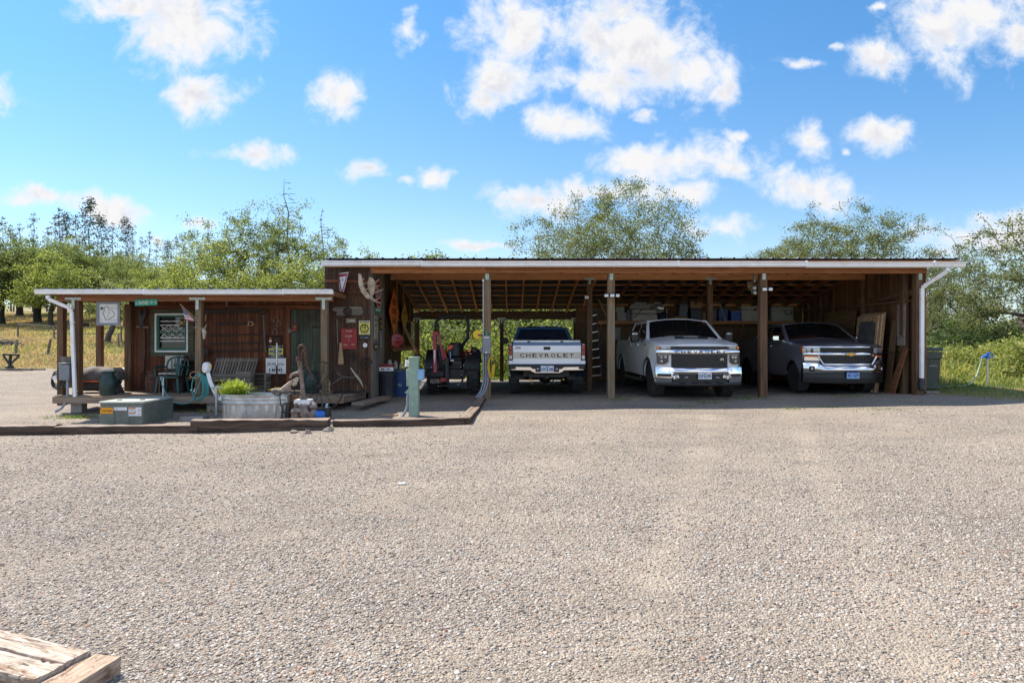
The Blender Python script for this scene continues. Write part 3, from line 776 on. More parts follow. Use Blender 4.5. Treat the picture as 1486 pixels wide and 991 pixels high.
# tall yellow weeds behind it
def weedy(x, y): return (x > 10.7) & (y > 17.4 + .5 * np.sin(x * 2) + .5 * np.sin(x * .7))
x, y = scatter(60000, 10.7, 26, 17, 30, weedy)
hh = (.14 + .62 * rng.random(len(x)) ** 1.5) * (.55 + .6 * (np.sin(x * 1.3) * np.sin(y * 1.1 + x) * .5 + .5)) * sstep(16.8, 20.5, y) + .1
P, Fq = blades(len(x), x, y, hh, .014 + .016 * rng.random(len(x)), .9)
weeds = np_mesh('weeds', P, Fq, 'weed', rnd=np.repeat(rng.random(len(x)), 2)); tag(weeds, 'tall yellow green weeds beyond the lawn', 'weeds', kind='stuff')
# knee high growth close behind the back posts of the shed
x, y = scatter(16000, -2.2, 4.5, 23.55, 26.5, lambda x, y: (x > -1.6) | (y > 25.2))
hh = (.12 + .5 * rng.random(len(x)) ** 1.4) * sstep(23.4, 24.6, y)
P, Fq = blades(len(x), x, y, hh + .06, .012 + .02 * rng.random(len(x)), .9)
bw = np_mesh('back_weeds', P, Fq, 'lawn', rnd=np.repeat(rng.random(len(x)), 2)); tag(bw, 'green weeds close behind the open bays', 'weeds', kind='stuff')
# the meadow on the left
x, y = scatter(230000, -75, 0, 30, 84, lambda x, y: (grass_sd(x, y) > -.2) & (x > -y * .86 - 2) & (x < -y * .2))
hh = .10 + .26 * rng.random(len(x)) * (.6 + .4 * np.sin(x * .35) * np.sin(y * .5))
P, Fq = blades(len(x), x, y, hh, .014 + .022 * rng.random(len(x)), .9)
tone = np.clip(.66 + .42 * np.sin(x * .13 + 1.2 * np.sin(y * .21)) * np.cos(y * .33 + x * .05) + .35 * (rng.random(len(x)) - .5), 0, 1)
k = rng.random(len(x)) < tone
P3 = P.reshape(-1, 6, 3)
def sub(k): 
    n = int(k.sum()); o = (np.arange(n) * 6)[:, None]
    return P3[k].reshape(-1, 3), np.stack([o + [0, 1, 3, 2], o + [2, 3, 5, 4]], 1).reshape(-1, 4), np.repeat(rng.random(n), 2)
md = np_mesh('dry_meadow_grass', *sub(k)[:2], 'dry', rnd=sub(k)[2]); tag(md, 'dry straw coloured meadow grass on the rise', 'grass', kind='stuff')
mg = np_mesh('green_meadow_grass', *sub(~k)[:2], 'weed', rnd=sub(~k)[2]); tag(mg, 'green meadow grass in patches on the rise', 'grass', kind='stuff')
# scruffy growth along the edge of the deck, timbers and posts
lst = []
for (cx, cy, n, sp, h) in ((-9.3, 14.0, 260, .3, .10), (-6.7, 14.5, 120, .3, .10), (5.7, 15.75, 150, .3, .08), (4.6, 15.1, 90, .2, .09), (2.6, 15.7, 110, .2, .07),
                          (6.9, 14.2, 110, .22, .05), (6.0, 14.0, 60, .12, .07), (7.7, 13.75, 150, .3, .04), (8.3, 15.9, 120, .3, .08), (3.9, 14.6, 60, .2, .05), (9.5, 14.6, 120, .6, .04)):
    x = cx + rng.normal(size=n) * sp; y = cy + rng.normal(size=n) * sp * .4
    lst.append(blades(n, x, y, h * (.4 + .8 * rng.random(n)), .007 + 0 * x, .9))
P, Fq = merge(lst)
o = np_mesh('yard_weeds', P, Fq, 'lawn', rnd=np.repeat(rng.random(len(P) // 6), 2)); tag(o, 'sparse weeds sprouting from the gravel by deck and posts', 'weeds', kind='stuff')

# ------------------------------------------------------------------ trees
def crown_tree(h, rad, zb, trunk_h, r0, n, seed, holes=.35, lump=.22, lean=(0, 0), flat=1.0, mids=True):
    """limbs that grow from a trunk towards points spread through an uneven dome; returns (limbs, tips)"""
    g = np.random.default_rng(seed); ph = g.random(12) * 6.283
    pts = []
    while len(pts) < n:
        d = g.normal(size=3); d /= np.linalg.norm(d)
        if d[2] < -.35: continue
        k = 1 + lump * (math.sin(2.3 * d[0] * 2 + ph[0]) + math.sin(2.7 * d[1] * 2 + ph[1]) + math.sin(3.1 * d[2] * 2 + ph[2])) * .6
        r = g.random() ** (1 / 2.4) * k
        p = np.array([d[0] * rad * r, d[1] * rad * r, zb + d[2] * (h - zb) * r * (1 if d[2] > 0 else .6)])
        hole = math.sin(p[0] * 1.7 + ph[3]) * math.sin(p[1] * 1.7 + ph[4]) * math.sin(p[2] * 2.1 + ph[5]) + .4 * math.sin(p[0] * 3.9 + p[2] * 3.1 + ph[6])
        if hole > holes or p[2] < trunk_h * .6: continue
        pts.append(p + np.array([lean[0], lean[1], 0]))
    nodes = []; par = []
    for i in range(5):
        f = i / 4; nodes.append(np.array([lean[0] * f + g.normal() * .05 * (i > 0), lean[1] * f + g.normal() * .05 * (i > 0), -.3 + (trunk_h + .3) * f])); par.append(i - 1)
    top = nodes[-1]; pts.sort(key=lambda p: np.linalg.norm(p - top)); paths = [list(range(5))]; tips = []; mid = []
    A = np.zeros((n * 4 + 8, 3)); A[:5] = nodes
    for p in pts:
        m_ = len(nodes); dv = p - A[:m_]; d = np.linalg.norm(dv, axis=1); cost = d * (1 + .9 * np.clip(-dv[:, 2] / (d + 1e-6), 0, 1)); cost[:3] += 9
        q = int(np.argmin(cost)); L = d[q]; k = 2 if L < .8 else 3; chain = [q]
        for i in range(1, k + 1):
            f = i / k; x = A[q] + (p - A[q]) * f
            if i < k: x = x + g.normal(size=3) * .10 * L + np.array([0, 0, .07 * L])
            par.append(chain[-1]); nodes.append(x); A[len(nodes) - 1] = x; chain.append(len(nodes) - 1)
        paths.append(chain); tips.append(p); mid.append(A[chain[-2]])
    cnt = np.zeros(len(nodes)); 
    for c in paths[1:]: cnt[c[-1]] += 1
    for i in range(len(nodes) - 1, 0, -1): cnt[par[i]] += cnt[i]
    r = np.maximum(.011, r0 * (np.maximum(cnt, 1) / max(cnt[4], 1)) ** .56 * .9)
    r[:5] = r0 * np.array([1.4, 1.12, 1.0, .95, .9])
    limbs = []
    for k, c in enumerate(paths):
        rr = [float(r[i]) for i in c]
        if k: rr[0] = min(rr[0], rr[1] * 1.5)
        limbs.append(([Vector(nodes[i]) for i in c], rr, 0 if k == 0 else (2 if rr[1] > .05 else 3)))
    T = [(Vector(p), 1) for p in tips] + ([(Vector(p), 1) for p in mid if g.random() < .6] if mids else [])
    return limbs, T
def leaf_cloud(points, n_each, rad, size, seed, flat=.7):
    g = np.random.default_rng(seed)
    P0 = np.asarray(points, float)
    keep = g.random(len(P0)) < .93
    P0 = P0[keep]
    cs = rad * (.55 + .8 * g.random(len(P0)))
    n = (n_each * (.5 + g.random(len(P0)))).astype(int)
    c = np.repeat(P0, n, 0); r = np.repeat(cs, n)
    N = len(c)
    q = c + np.clip(g.normal(size=(N, 3)), -1.6, 1.6) * r[:, None] * [1, 1, flat] * .62
    s = size * (.6 + .8 * g.random(N))
    a = g.normal(size=(N, 3)); a /= np.linalg.norm(a, axis=1)[:, None]
    b = np.cross(a, g.normal(size=(N, 3))); b /= np.linalg.norm(b, axis=1)[:, None]
    nn = np.cross(a, b)
    V_ = np.stack([q - a * s[:, None], q + b * s[:, None] * .5 - nn * s[:, None] * .12, q + a * s[:, None], q - b * s[:, None] * .5 - nn * s[:, None] * .12], 1).reshape(-1, 3)
    F_ = (np.arange(N) * 4)[:, None] + np.arange(4)[None]
    tint = np.repeat(g.random(len(P0)), n)
    return V_, F_, np.clip(.6 * tint + .4 * g.random(N), 0, 1)
def tree(name, label, loc, sk, leaf, bark, n_each=16, rad=.55, size=.085, seed=1, group=None, cat='tree', seg=6, flat=.7, rz=0.0, scale=1.0, min_lev=9, twig=True):
    limbs, tips = sk
    root = thing(name, label, cat, loc, rz, group)
    root.scale = (scale,) * 3 if not hasattr(scale, '__len__') else scale
    mb = MB()
    for path, rad_, lev in limbs:
        mb.tube(path, [max(q, .006) for q in rad_], seg=(8 if lev < 2 else (5 if lev < 3 else 3)), cap=False)
    mb.build('trunk', bark, root, fix=False)
    V_, F_, r_ = leaf_cloud([tuple(q[0]) for q in tips], n_each, rad, size, seed, flat)
    np_mesh('crown', V_, F_, leaf, rnd=r_, parent=root)
    return root
def ground_at(px, Y, dz=0.0):
    x = (px - 743) / FPX * Y
    return Vector((x, Y, gzf(x, Y) + dz))

G_FAR = 'leafy oaks along the far edge of the meadow'
big = tree('oak_tree', 'broad dome shaped oak rising behind the middle of the long shed roof', ground_at(880, 40), crown_tree(10.1, 6.6, 3.2, 1.7, .34, 1500, 11, .9, .18), 'leaf_olive', 'bark_dark', n_each=62, rad=.47, size=.055, seed=2)
oakB = tree('oak_tree', 'rounded oak behind the right end of the long shed roof', ground_at(1228, 42), crown_tree(9.9, 5.9, 3.2, 1.7, .30, 1100, 23, .8, .2), 'leaf_olive', 'bark_dark', n_each=62, rad=.47, size=.055, seed=3)
copy_tree(oakB, ground_at(1122, 47), 2.1, (.72, .72, .86), 'lower oak just left of the rounded oak behind the shed roof')
copy_tree(big, ground_at(1042, 52), 1.2, (.42, .42, .74), 'small oak showing in the gap between the two big oaks')
oakC = tree('oak_tree', 'open crowned oak with many dark limbs behind the cabin porch roof', ground_at(335, 38), crown_tree(8.2, 3.4, 3.2, 1.5, .26, 480, 31, .22, .3), 'leaf', 'bark_dark', n_each=40, rad=.36, size=.055, seed=5)
copy_tree(oakC, ground_at(418, 40), 2.4, (1.1, 1.1, 1.06), 'taller oak behind the right half of the porch roof, below the dead spire')
oakD = tree('oak_tree', 'lime green young oak behind the middle of the porch roof', ground_at(288, 34), crown_tree(6.1, 2.6, 2.4, 1.1, .17, 330, 41, .45, .3), 'leaf_lime', 'bark', n_each=40, rad=.36, size=.058, seed=6)
copy_tree(oakD, ground_at(372, 33), 1.6, (.9, .9, .86), 'low lime green oak in front of the open crowned oak')
copy_tree(oakD, ground_at(452, 35), 3.6, (.9, .9, .92), 'low lime green oak at the right end of the porch roof')
oakE = tree('oak_tree', 'dark trunked oak with forked limbs left of the map sign', ground_at(55, 62), crown_tree(7.6, 3.9, 3.0, 1.9, .32, 320, 52, .3, .3), 'leaf', 'bark_dark', n_each=52, rad=.52, size=.088, seed=8, group=G_FAR)
FAR = [(2, 60, .3, .98, 'dense oak at the very left edge of the photo'), (112, 65, 1.1, .98, 'oak with a low fork seen just left of the porch downspout'), (28, 73, 2.3, 1.0, 'oak half hidden behind the leftmost dense oak'), (160, 70, 3.0, .86, 'oak seen above the map sign'),
       (88, 80, 4.1, 1.08, 'tall oak behind the two dark trunks of the meadow edge'), (208, 66, .8, .76, 'round oak above the left end of the cabin roof'), (246, 78, 1.9, .80, 'paler oak beyond the round oak above the cabin roof'), (186, 84, 5.2, .92, 'far oak below the dead conifers'), (-50, 66, 5.9, 1.0, 'oak reaching in at the left border, mostly outside the photo')]
for px, Yd, rz, sc, lb in FAR:
    copy_tree(oakE, ground_at(px, Yd), rz, (sc, sc, sc * random.uniform(.94, 1.04)), lb)
oakF = tree('oak_tree', 'lime tinted oak standing among the darker oaks at the meadow edge', ground_at(74, 57), crown_tree(6.4, 3.3, 2.5, 1.3, .22, 280, 66, .35, .3), 'leaf_lime', 'bark', n_each=48, rad=.50, size=.085, seed=9, group=G_FAR)
copy_tree(oakF, ground_at(182, 56), 1.5, .66, 'low lime green oak right of the map sign')
copy_tree(oakF, ground_at(228, 60), 4.8, .78, 'yellowish oak above the porch window')
copy_tree(oakF, ground_at(518, 41), 2.2, (.72, .72, .98), 'oak tip peeping over the left end of the shed roof')
copy_tree(oakF, ground_at(560, 46), 4.0, (.8, .8, .92), 'low oak crown just above the shed roof left of the tractor bay')
# right hand side: open limbed trees and dense brush
oakR = tree('oak_tree', 'thin leaved tree with crooked limbs at the right edge of the photo', ground_at(1490, 23), crown_tree(5.7, 3.1, 2.3, 1.2, .13, 380, 71, .02, .4), 'leaf_olive', 'bark', n_each=30, rad=.24, size=.042, seed=12)
copy_tree(oakR, ground_at(1385, 27), 2.0, (.55, .55, .88), 'slender leafy tree just right of the white downspout')
copy_tree(oakR, ground_at(1352, 31), 4.0, (.8, .8, .95), 'slender tree peeping past the shed corner post')
copy_tree(oakR, ground_at(1600, 26), 1.0, 1.15, 'tree beyond the right border of the photo')

def shrub(seed, h, w_, leaf, n=90, n_each=26, rad=.34, size=.06):
    rs = random.Random(seed); tips = []; limbs = []
    for j in range(n):
        a = rs.uniform(0, 6.283); rr = math.sqrt(rs.random()) * w_ / 2; hh = h * (rs.uniform(.15, 1.0) * (1 - .45 * (rr / (w_ / 2)) ** 2))
        tip = Vector((rr * math.cos(a), rr * math.sin(a), hh)); tips.append((tip, 1)); tips.append((tip * rs.uniform(.6, .9) , 1))
        if j < 26:
            b = Vector((rr * .25 * math.cos(a), rr * .25 * math.sin(a), -.1)); mid = b.lerp(tip, .5) + Vector((rs.gauss(0, .1), rs.gauss(0, .1), .05))
            limbs.append(([b, mid, tip], [.03, .02, .008], 3))
    return limbs, tips
SG = 'green shrubs behind the open bays'
sh1 = tree('shrub', 'bright sunlit shrub seen through the tractor bay', ground_at(640, 27.5), shrub(3, 2.9, 3.6, None), 'leaf', 'bark', n_each=26, rad=.36, size=.07, seed=21, cat='shrub', group=SG)
sh2 = tree('shrub', 'lime shrub seen between the old pickup and the yellow hose post', ground_at(738, 26.5), shrub(5, 2.2, 3.2, None), 'leaf_lime', 'bark', n_each=26, rad=.36, size=.07, seed=22, cat='shrub', group=SG)
for src, px, Yd, rz, sc, lb in ((sh2, 760, 25.4, 1.7, .62, 'low lime shrub right behind the old pickup hood'), (sh2, 715, 25.2, .7, .6, 'lowest lime shrub beside the rear post of the pickup bay'), (sh1, 580, 29, 1, 1.15, 'shrub behind the left side of the tractor bay'), (sh1, 700, 31, 2, 1.2, 'taller shrub behind the tractor roll bar'), (sh2, 680, 27, 3, .9, 'low lime shrub behind the tractor wheel'),
                                (sh1, 790, 30, 4, 1.2, 'shrub behind the old pickup cab'), (sh2, 850, 28.5, 5, 1.1, 'lime shrub right of the old pickup cab'), (sh1, 905, 33, 3.3, 1.2, 'shrub hidden behind the strand board'), (sh2, 600, 26.3, 2.2, .8, 'low lime shrub behind the bin corner')):
    copy_tree(src, ground_at(px, Yd), rz, sc, lb)
# a taller thicket close behind them, so the bays look into leaves
oakG = tree('oak_tree', 'grey trunked young oak behind the tractor bay', ground_at(628, 33), crown_tree(5.6, 2.8, 2.2, 1.0, .14, 330, 81, .6, .3), 'leaf', 'bark', n_each=26, rad=.42, size=.08, seed=31, group='young oaks behind the open bays')
for px, Yd, rz, sc, lb in ((655, 35, 2, .95, 'young oak right behind the tractor roll bar'), (745, 34, 3, .95, 'young oak behind the gap beside the old pickup'), (820, 36, 4.4, 1.0, 'young oak above the old pickup cab'), (590, 37, 5.1, 1.0, 'young oak behind the side wall of the tractor bay'), (700, 39, 1.3, 1.05, 'farthest young oak behind the tractor bay'), (870, 38, .4, 1.0, 'young oak beside the strand board edge')):
    copy_tree(oakG, ground_at(px, Yd), rz, sc, lb)
SR = 'dense brush right of the shed'
sh3 = tree('shrub', 'deep green bush behind the wheelie bin', ground_at(1368, 24.5), shrub(13, 2.6, 3.2, None), 'leaf_deep', 'bark_dark', n_each=30, rad=.36, size=.06, seed=41, cat='bush', group=SR)
for px, Yd, rz, sc, lb in ((1420, 28, 1, (1.2, 1.2, 1.0), 'deep green bush left of the blue hydrant'), (1480, 26, 2, (1.2, 1.2, 1.05), 'deep green bush behind the blue hydrant'), (1345, 29, 3, 1.1, 'bush half hidden by the shed corner'), (1530, 29, 4, 1.3, 'bush at the right border'), (1440, 34, 5, (1.5, 1.5, 1.0), 'far bush above the weeds'), (1390, 36, 2.6, (1.4, 1.4, 1.0), 'farthest bush behind the downspout'), (1600, 27, 1.6, 1.3, 'bush outside the right border')):
    copy_tree(sh3, ground_at(px, Yd), rz, sc, lb)
sh4 = tree('shrub', 'yellow green broom bush in the weeds behind the hydrant', ground_at(1462, 21), shrub(17, 1.35, 2.4, None), 'weed', 'bark', n_each=30, rad=.26, size=.05, seed=43, cat='bush', group='yellow bushes in the weeds')
copy_tree(sh4, ground_at(1412, 22), 2, (1.1, 1.1, .85), 'yellow bush just right of the wheelie bin')
copy_tree(sh4, ground_at(1500, 19.2), 3, 1.0, 'yellow bush at the right border')
copy_tree(sh4, ground_at(1378, 21.5), 4.5, .85, 'yellow bush close behind the wheelie bin')

# thin firs, half dead, beyond the meadow
def fir(h, seed, foliage, r0=.16):
    rs = random.Random(seed); limbs = []; tips = []
    trunk = [Vector((rs.gauss(0, .05) * i * .3, rs.gauss(0, .05) * i * .3, h * i / 10)) for i in range(11)]
    limbs.append((trunk, [r0 * (1 - .93 * i / 10) for i in range(11)], 0))
    z = h * .22
    while z < h * .98:
        f = z / h; L = (h * .17) * (1 - f) ** .75 + .25
        for j in range(rs.randint(2, 4)):
            a = rs.uniform(0, 6.283); l = L * rs.uniform(.45, 1.1)
            b = Vector((0, 0, z)); e = b + Vector((math.cos(a) * l, math.sin(a) * l, rs.uniform(-.25, .15) * l)); mid = b.lerp(e, .55) + Vector((0, 0, .06 * l))
            limbs.append(([b, mid, e], [.035 * (1.2 - f), .022, .008], 3))
            if rs.random() < foliage:
                for q in (.45, .65, .85, 1.0): tips.append((b.lerp(e, q) + Vector((0, 0, -.05)), 1))
            elif rs.random() < .5: tips.append((e, 1))
        z += h * rs.uniform(.018, .035)
    return limbs, tips
FG = 'half dead firs beyond the meadow'
firA = tree('fir_tree', 'nearly bare fir with fine dead twigs', ground_at(88, 104), fir(16.8, 3, .25), 'lichen', 'bark_grey', n_each=5, rad=.5, size=.16, seed=51, cat='fir', group=FG)
firB = tree('fir_tree', 'fuller dark fir, tallest of the row beyond the meadow', ground_at(130, 100), fir(17.6, 5, .6), 'needle', 'bark_grey', n_each=9, rad=.75, size=.17, seed=52, cat='fir', group=FG)
for src, px, Yd, rz, sc, lb in ((firA, 5, 108, 1, .95, 'bare fir at the left border'), (firA, 28, 112, 2, .92, 'bare fir second from the left border'), (firA, 68, 115, 3, .9, 'slim bare fir between two taller firs'), (firB, 96, 106, 1.4, .92, 'dark fir left of the tallest fir'), (firB, 147, 104, 2.4, .88, 'dark fir close on the right of the tallest fir'),
                                (firB, 182, 112, 4, .92, 'thin dark fir right of the fir clump'), (firA, 205, 118, 4.4, .82, 'bare pole of a fir far right of the clump'), (firA, 228, 116, 5, .78, 'short bare fir above the round oak'), (firB, 244, 120, .7, .74, 'short dark fir above the cabin roof'), (firA, 265, 112, 1.9, .8, 'bare fir next to the leafy oak group'), (firB, 20, 118, 2.9, .8, 'short dark fir behind the bare ones at left')):
    copy_tree(src, ground_at(px, Yd), rz, sc, lb)
for px, Yd, rz, sc, lb in ((16, 122, 1.2, .98, 'slim bare fir between the two leftmost firs'), (48, 109, 2.2, 1.0, 'bare fir standing clear left of the dark clump'), (78, 120, 3.1, 1.05, 'tall bare fir behind the dark clump'), (112, 118, .4, 1.05, 'bare fir rising behind the tallest dark fir'), (164, 116, 5.0, .96, 'bare fir right behind the dark clump'), (192, 108, 1.8, .84, 'low bare fir right of the dark clump'), (216, 122, 2.7, .9, 'far bare fir above the round oak'), (255, 124, 3.9, .86, 'far bare fir left of the leafy oak group')):
    copy_tree(firA, ground_at(px, Yd), rz, sc, lb)
spire = tree('dead_tree', 'dead grey spire standing up from the oaks behind the porch', ground_at(418, 46), fir(11.2, 9, .0, .14), 'lichen', 'bark_grey', n_each=3, rad=.35, size=.07, seed=55, cat='dead tree')
copy_tree(spire, ground_at(468, 48), 1.3, .84, 'lower dead spire right of the tall dead spire')
# ------------------------------------------------------------------ buildings
def P(root):
    mb = MB(); mb.X = Matrix.Translation(-Vector(root.location)); return mb
YR, YB, YW2 = 18.6, 22.9, 22.6                       # ridge, back posts and back wall of the shed
def zr(y): return 3.31 + .042 * (y - 15.7) if y < YR else 3.432 - .185 * (y - YR)        # top of the shed's rafters
def xat(px, Y): return (px - 743) / FPX * Y
def zat(py, Y): return 1.4 - (py - 495.5) / FPX * Y
def corrugated(mb, x0, x1, y0, y1, z0, z1, pitch=0.3, rib=0.024, under=0.012):
    n = int((x1 - x0) / pitch); st = (x1 - x0) / n; xs_ = []
    for i in range(n):
        a = x0 + i * st
        xs_ += [(a, 0), (a + st * .40, 0), (a + st * .46, rib), (a + st * .54, rib), (a + st * .60, 0)]
    xs_.append((x1, 0))
    top0 = [Vector((a, y0, z0 + h)) for a, h in xs_]; top1 = [Vector((a, y1, z1 + h)) for a, h in xs_]
    bot0 = [Vector((a, y0, z0 + h - .006)) for a, h in xs_]; bot1 = [Vector((a, y1, z1 + h - .006)) for a, h in xs_]
    mb.mat(0).grid([top0, top1]); mb.grid([bot1, bot0]); mb.grid([bot0, top0]); mb.grid([top1, bot1])
    if under:
        mb.mat(1).box(((x0 + x1) / 2, (y0 + y1) / 2, (z0 + z1) / 2 - .02), (x1 - x0 - .06, math.hypot(y1 - y0, z1 - z0) - .05, under), Euler((math.atan2(z1 - z0, y1 - y0), 0, 0)), ch=.002).mat(0)
def boards(mb, p0, p1, zlo, zhi, wdt=.14, th=.022, gap=.004, jitter=.004):
    """vertical boards from p0 to p1 in plan; zlo, zhi numbers or functions of the distance along"""
    p0 = Vector((*p0, 0)); p1 = Vector((*p1, 0)); L = (p1 - p0).length; d = (p1 - p0) / L; n = max(1, round(L / wdt)); st = L / n
    nrm = Vector((d.y, -d.x, 0))
    for i in range(n):
        s_ = (i + .5) * st; a = zlo(s_) if callable(zlo) else zlo; b = zhi(s_) if callable(zhi) else zhi
        if b - a < .02: continue
        c = p0 + d * s_ + nrm * random.uniform(-jitter, jitter)
        mb.box((c.x, c.y, (a + b) / 2), (st - gap, th, b - a), Matrix((d, -nrm, Vector((0, 0, 1)))).transposed(), ch=.003)

# ---- the long open shed
shed = thing('open_shed', 'long open fronted timber shed with metal roof sheltering the tractor and three pickups', 'shed', (3.2, 19.0, 0))
mb = P(shed)
corrugated(mb, -4.49, 10.74, 15.60, YR, 3.385, 3.505, .305)
corrugated(mb, -4.49, 10.74, YR + .001, 23.6, 3.505, 3.505 - .185 * 5, .305)
mb.box((3.125, YR, 3.535), (15.2, .32, .014))
mb.build('roof', ['roof', 'roof_under'], shed, smooth=False)
GUT = [(0, 0), (.055, 0), (.085, .03), (.085, .075), (.11, .10), (.11, .125), (.098, .125), (.098, .105), (.0, .105)]
def gutter(mb, x0, x1, yback, z0, sc=1.0, sag=0):
    n = max(2, int((x1 - x0) / 1.5)); 
    cuts = [x0] + [x0 + 2.4 + 3.05 * k for k in range(9) if x0 + 2.4 + 3.05 * k < x1 - .3] + [x1]
    for k, (a, b) in enumerate(zip(cuts[:-1], cuts[1:])):        # lengths of gutter, each hung a little differently
        Mx = Matrix(((0, 0, 1, a), (-1, 0, 0, yback - (k % 2) * .002), (0, 1, 0, z0 - sag * k + (.004, -.004, .002)[k % 3]), (0, 0, 0, 1)))
        mb.prism([(p * sc, q * sc) for p, q in GUT], Mx, b - a)
    x = x0 + 2.4
    while x < x1:                                   # joints and hanger straps
        mb.box((x, yback - .055 * sc, z0 + .062 * sc), (.035, .118 * sc, .132 * sc), ch=.003); x += 3.05
mb = P(shed); gutter(mb, -4.54, 10.80, 15.645, 3.190, 1.0, sag=.006); mb.build('gutter', 'white_paint', shed, smooth=False)
mb = P(shed)
mb.box((3.12, 15.672, 3.255), (15.15, .038, .16)); mb.build('fascia_board', 'fir', shed)
mb = P(shed)
dw = [at(1376, 389, 15.58), at(1374, 394, 15.58), at(1345, 412, 15.85), at(1338, 418, 15.93), at(1337.5, 552, 15.93)]
for a, b in zip(dw[:-1], dw[1:]): mb.bar(a, b, .095, .075, up=(0, -1, .01), ch=.012)
mb.mat(1).tube([at(1337.5, 549, 15.93), at(1337, 557, 15.92), at(1338, 566, 15.88)], [.06, .065, .075], 12)
for py in (425, 500): mb.mat(0).box(at(1337.5, py, 15.93), (.105, .085, .02))
mb.build('downspout', ['white_paint', 'black_plastic'], shed)
mb = P(shed)
xs_b = [-4.32, -.62, 2.42, 6.17, 10.1]
for a, b in zip(xs_b[:-1], xs_b[1:]):
    mb.box(((a + b) / 2, 15.93, 3.178), (b - a - .004, .042, .236)); mb.box(((a + b) / 2 + .05, 16.02, 3.176), (b - a - .006, .042, .236))
mb.build('front_beam', 'fir_beam', shed)
mb = P(shed)
for a, b in ((-3.6, 2.2), (2.2, 5.62), (5.62, 10.0)): mb.box(((a + b) / 2, YR - .05, 3.26), (b - a - .004, .085, .235))
mb.build('inner_beam', 'fir', shed)
mb = P(shed)
mb.box((-.5, YB, 2.29), (5.9, .09, .24)); mb.box((-.5, 23.45, 2.44), (5.9, .038, .10)); mb.build('rear_beam', 'post_brown', shed)
posts = [(-.607, 16.08, .175), (2.43, 16.08, .175), (6.16, 16.08, .18), (9.98, 16.08, .19)]
for i, (px_, py_, s_) in enumerate(posts):
    g = gzf(px_, py_)
    mb = P(shed); mb.box((px_, py_, (3.06 + g - .2) / 2), (s_, s_, 3.06 - g + .2), ch=.008); mb.build('post', 'post' if i < 2 else 'post_brown', shed)
    mb = P(shed)
    mb.box((px_, py_ - s_ / 2 - .006, 3.10), (.40, .008, .07)); mb.box((px_, py_ - s_ / 2 - .007, 3.0), (.085, .008, .19))
    for dx in (-.16, -.05, .05, .16): mb.lathe([(.012, 0), (.012, -.012)], (px_ + dx, py_ - s_ / 2 - .01, 3.10), 6, 'y')
    mb.X = Matrix.Translation((0, -.075 if True else 0, 0)) @ mb.X; mb.build('bracket', 'bracket', shed)
for px_, py_, s_, z in ((-3.50, YR, .16, 3.14), (2.2, YR, .15, 3.14), (5.62, YR, .15, 3.14), (7.12, YR, .15, 3.14), (-3.33, YB, .17, 2.17), (-.36, YB, .13, 2.17), (2.22, YB, .13, 2.17), (9.86, 16.45, .15, 3.2)):
    g = gzf(px_, py_)
    mb = P(shed); mb.box((px_, py_, (z + g - .2) / 2), (s_, s_, z - g + .2), ch=.006); mb.build('post', 'post_brown', shed)
    if py_ != 16.45 and px_ != 7.12:
        mb = P(shed); mb.box((px_, py_ - s_ / 2 - .046, z + .03), (.30, .008, .06)); mb.box((px_, py_ - s_ / 2 - .007, z - .06), (.06, .008, .13)); mb.build('bracket', 'bracket', shed)
i = 0; x = -3.36
while x < 9.95:
    mb = P(shed)
    for ya, yb in ((15.74, YR), (YR + .03, 23.5)): mb.bar((x, ya, zr(ya) - .07), (x, yb, zr(yb) - .07), .04, .135)
    mb.build('rafter', 'fir' if x < 2.6 else 'fir_dark', shed); x += .53
for k in range(13):
    y = 15.95 + k * .615
    mb = P(shed); mb.box((3.1, y, zr(y) + .021), (15.2, .088, .036), Euler((math.atan(.042) if y < YR else -math.atan(.185), 0, 0))); mb.build('purlin', 'fir' if k % 2 else 'fir_dark', shed)
# the closed back of the two right bays
mb = P(shed)
for k in range(7):
    a = 2.2 + k * 1.12; mb.box((a + .56, YW2, 1.30), (1.116, .014, 2.62), ch=.002)
mb.build('back_wall', 'osb', shed)
mb = P(shed)
for k in range(8): mb.box((2.25 + k * 1.12, YW2 - .05, 1.05), (.04, .08, 1.9))
mb.box((6.1, YW2 - .05, 2.50), (7.7, .075, .09)); mb.build('back_stud_frame', 'fir_dark', shed)
mb = P(shed)
mb.box((6.2, 22.26, 2.065), (6.6, .62, .02)); mb.box((6.2, 21.935, 2.035), (6.6, .038, .11))
for k in range(6): mb.bar((3.0 + k * 1.2, 21.97, 2.0), (3.0 + k * 1.2, 22.55, 1.55), .035)
mb.build('shelf', 'fir', shed)
# right hand wall seen from inside
mb = P(shed)
boards(mb, (10.06, 22.6), (10.06, 16.1), lambda s: gzf(10, 22.6 - s) - .05, lambda s: zr(22.6 - s) - .01, .26); mb.build('side_wall', 'barn', shed)
mb = P(shed)
for y in (16.9, 17.75, 18.6, 19.45, 20.3, 21.15, 22.0): mb.box((9.985, y, (zr(y) + .1) / 2), (.10, .045, zr(y) - .14))
for z in (2.42, 1.2): mb.box((9.975, 19.4, z), (.095, 6.0, .045)); 
mb.bar((9.96, 16.25, 2.62), (9.96, 18.2, 2.50), .04, .14)
mb.build('side_stud_frame', 'barn', shed)
mb = P(shed)
mb.box((10.105, 16.04, 1.72), (.03, .14, 3.05)); mb.build('corner_board', 'fir_dark', shed)
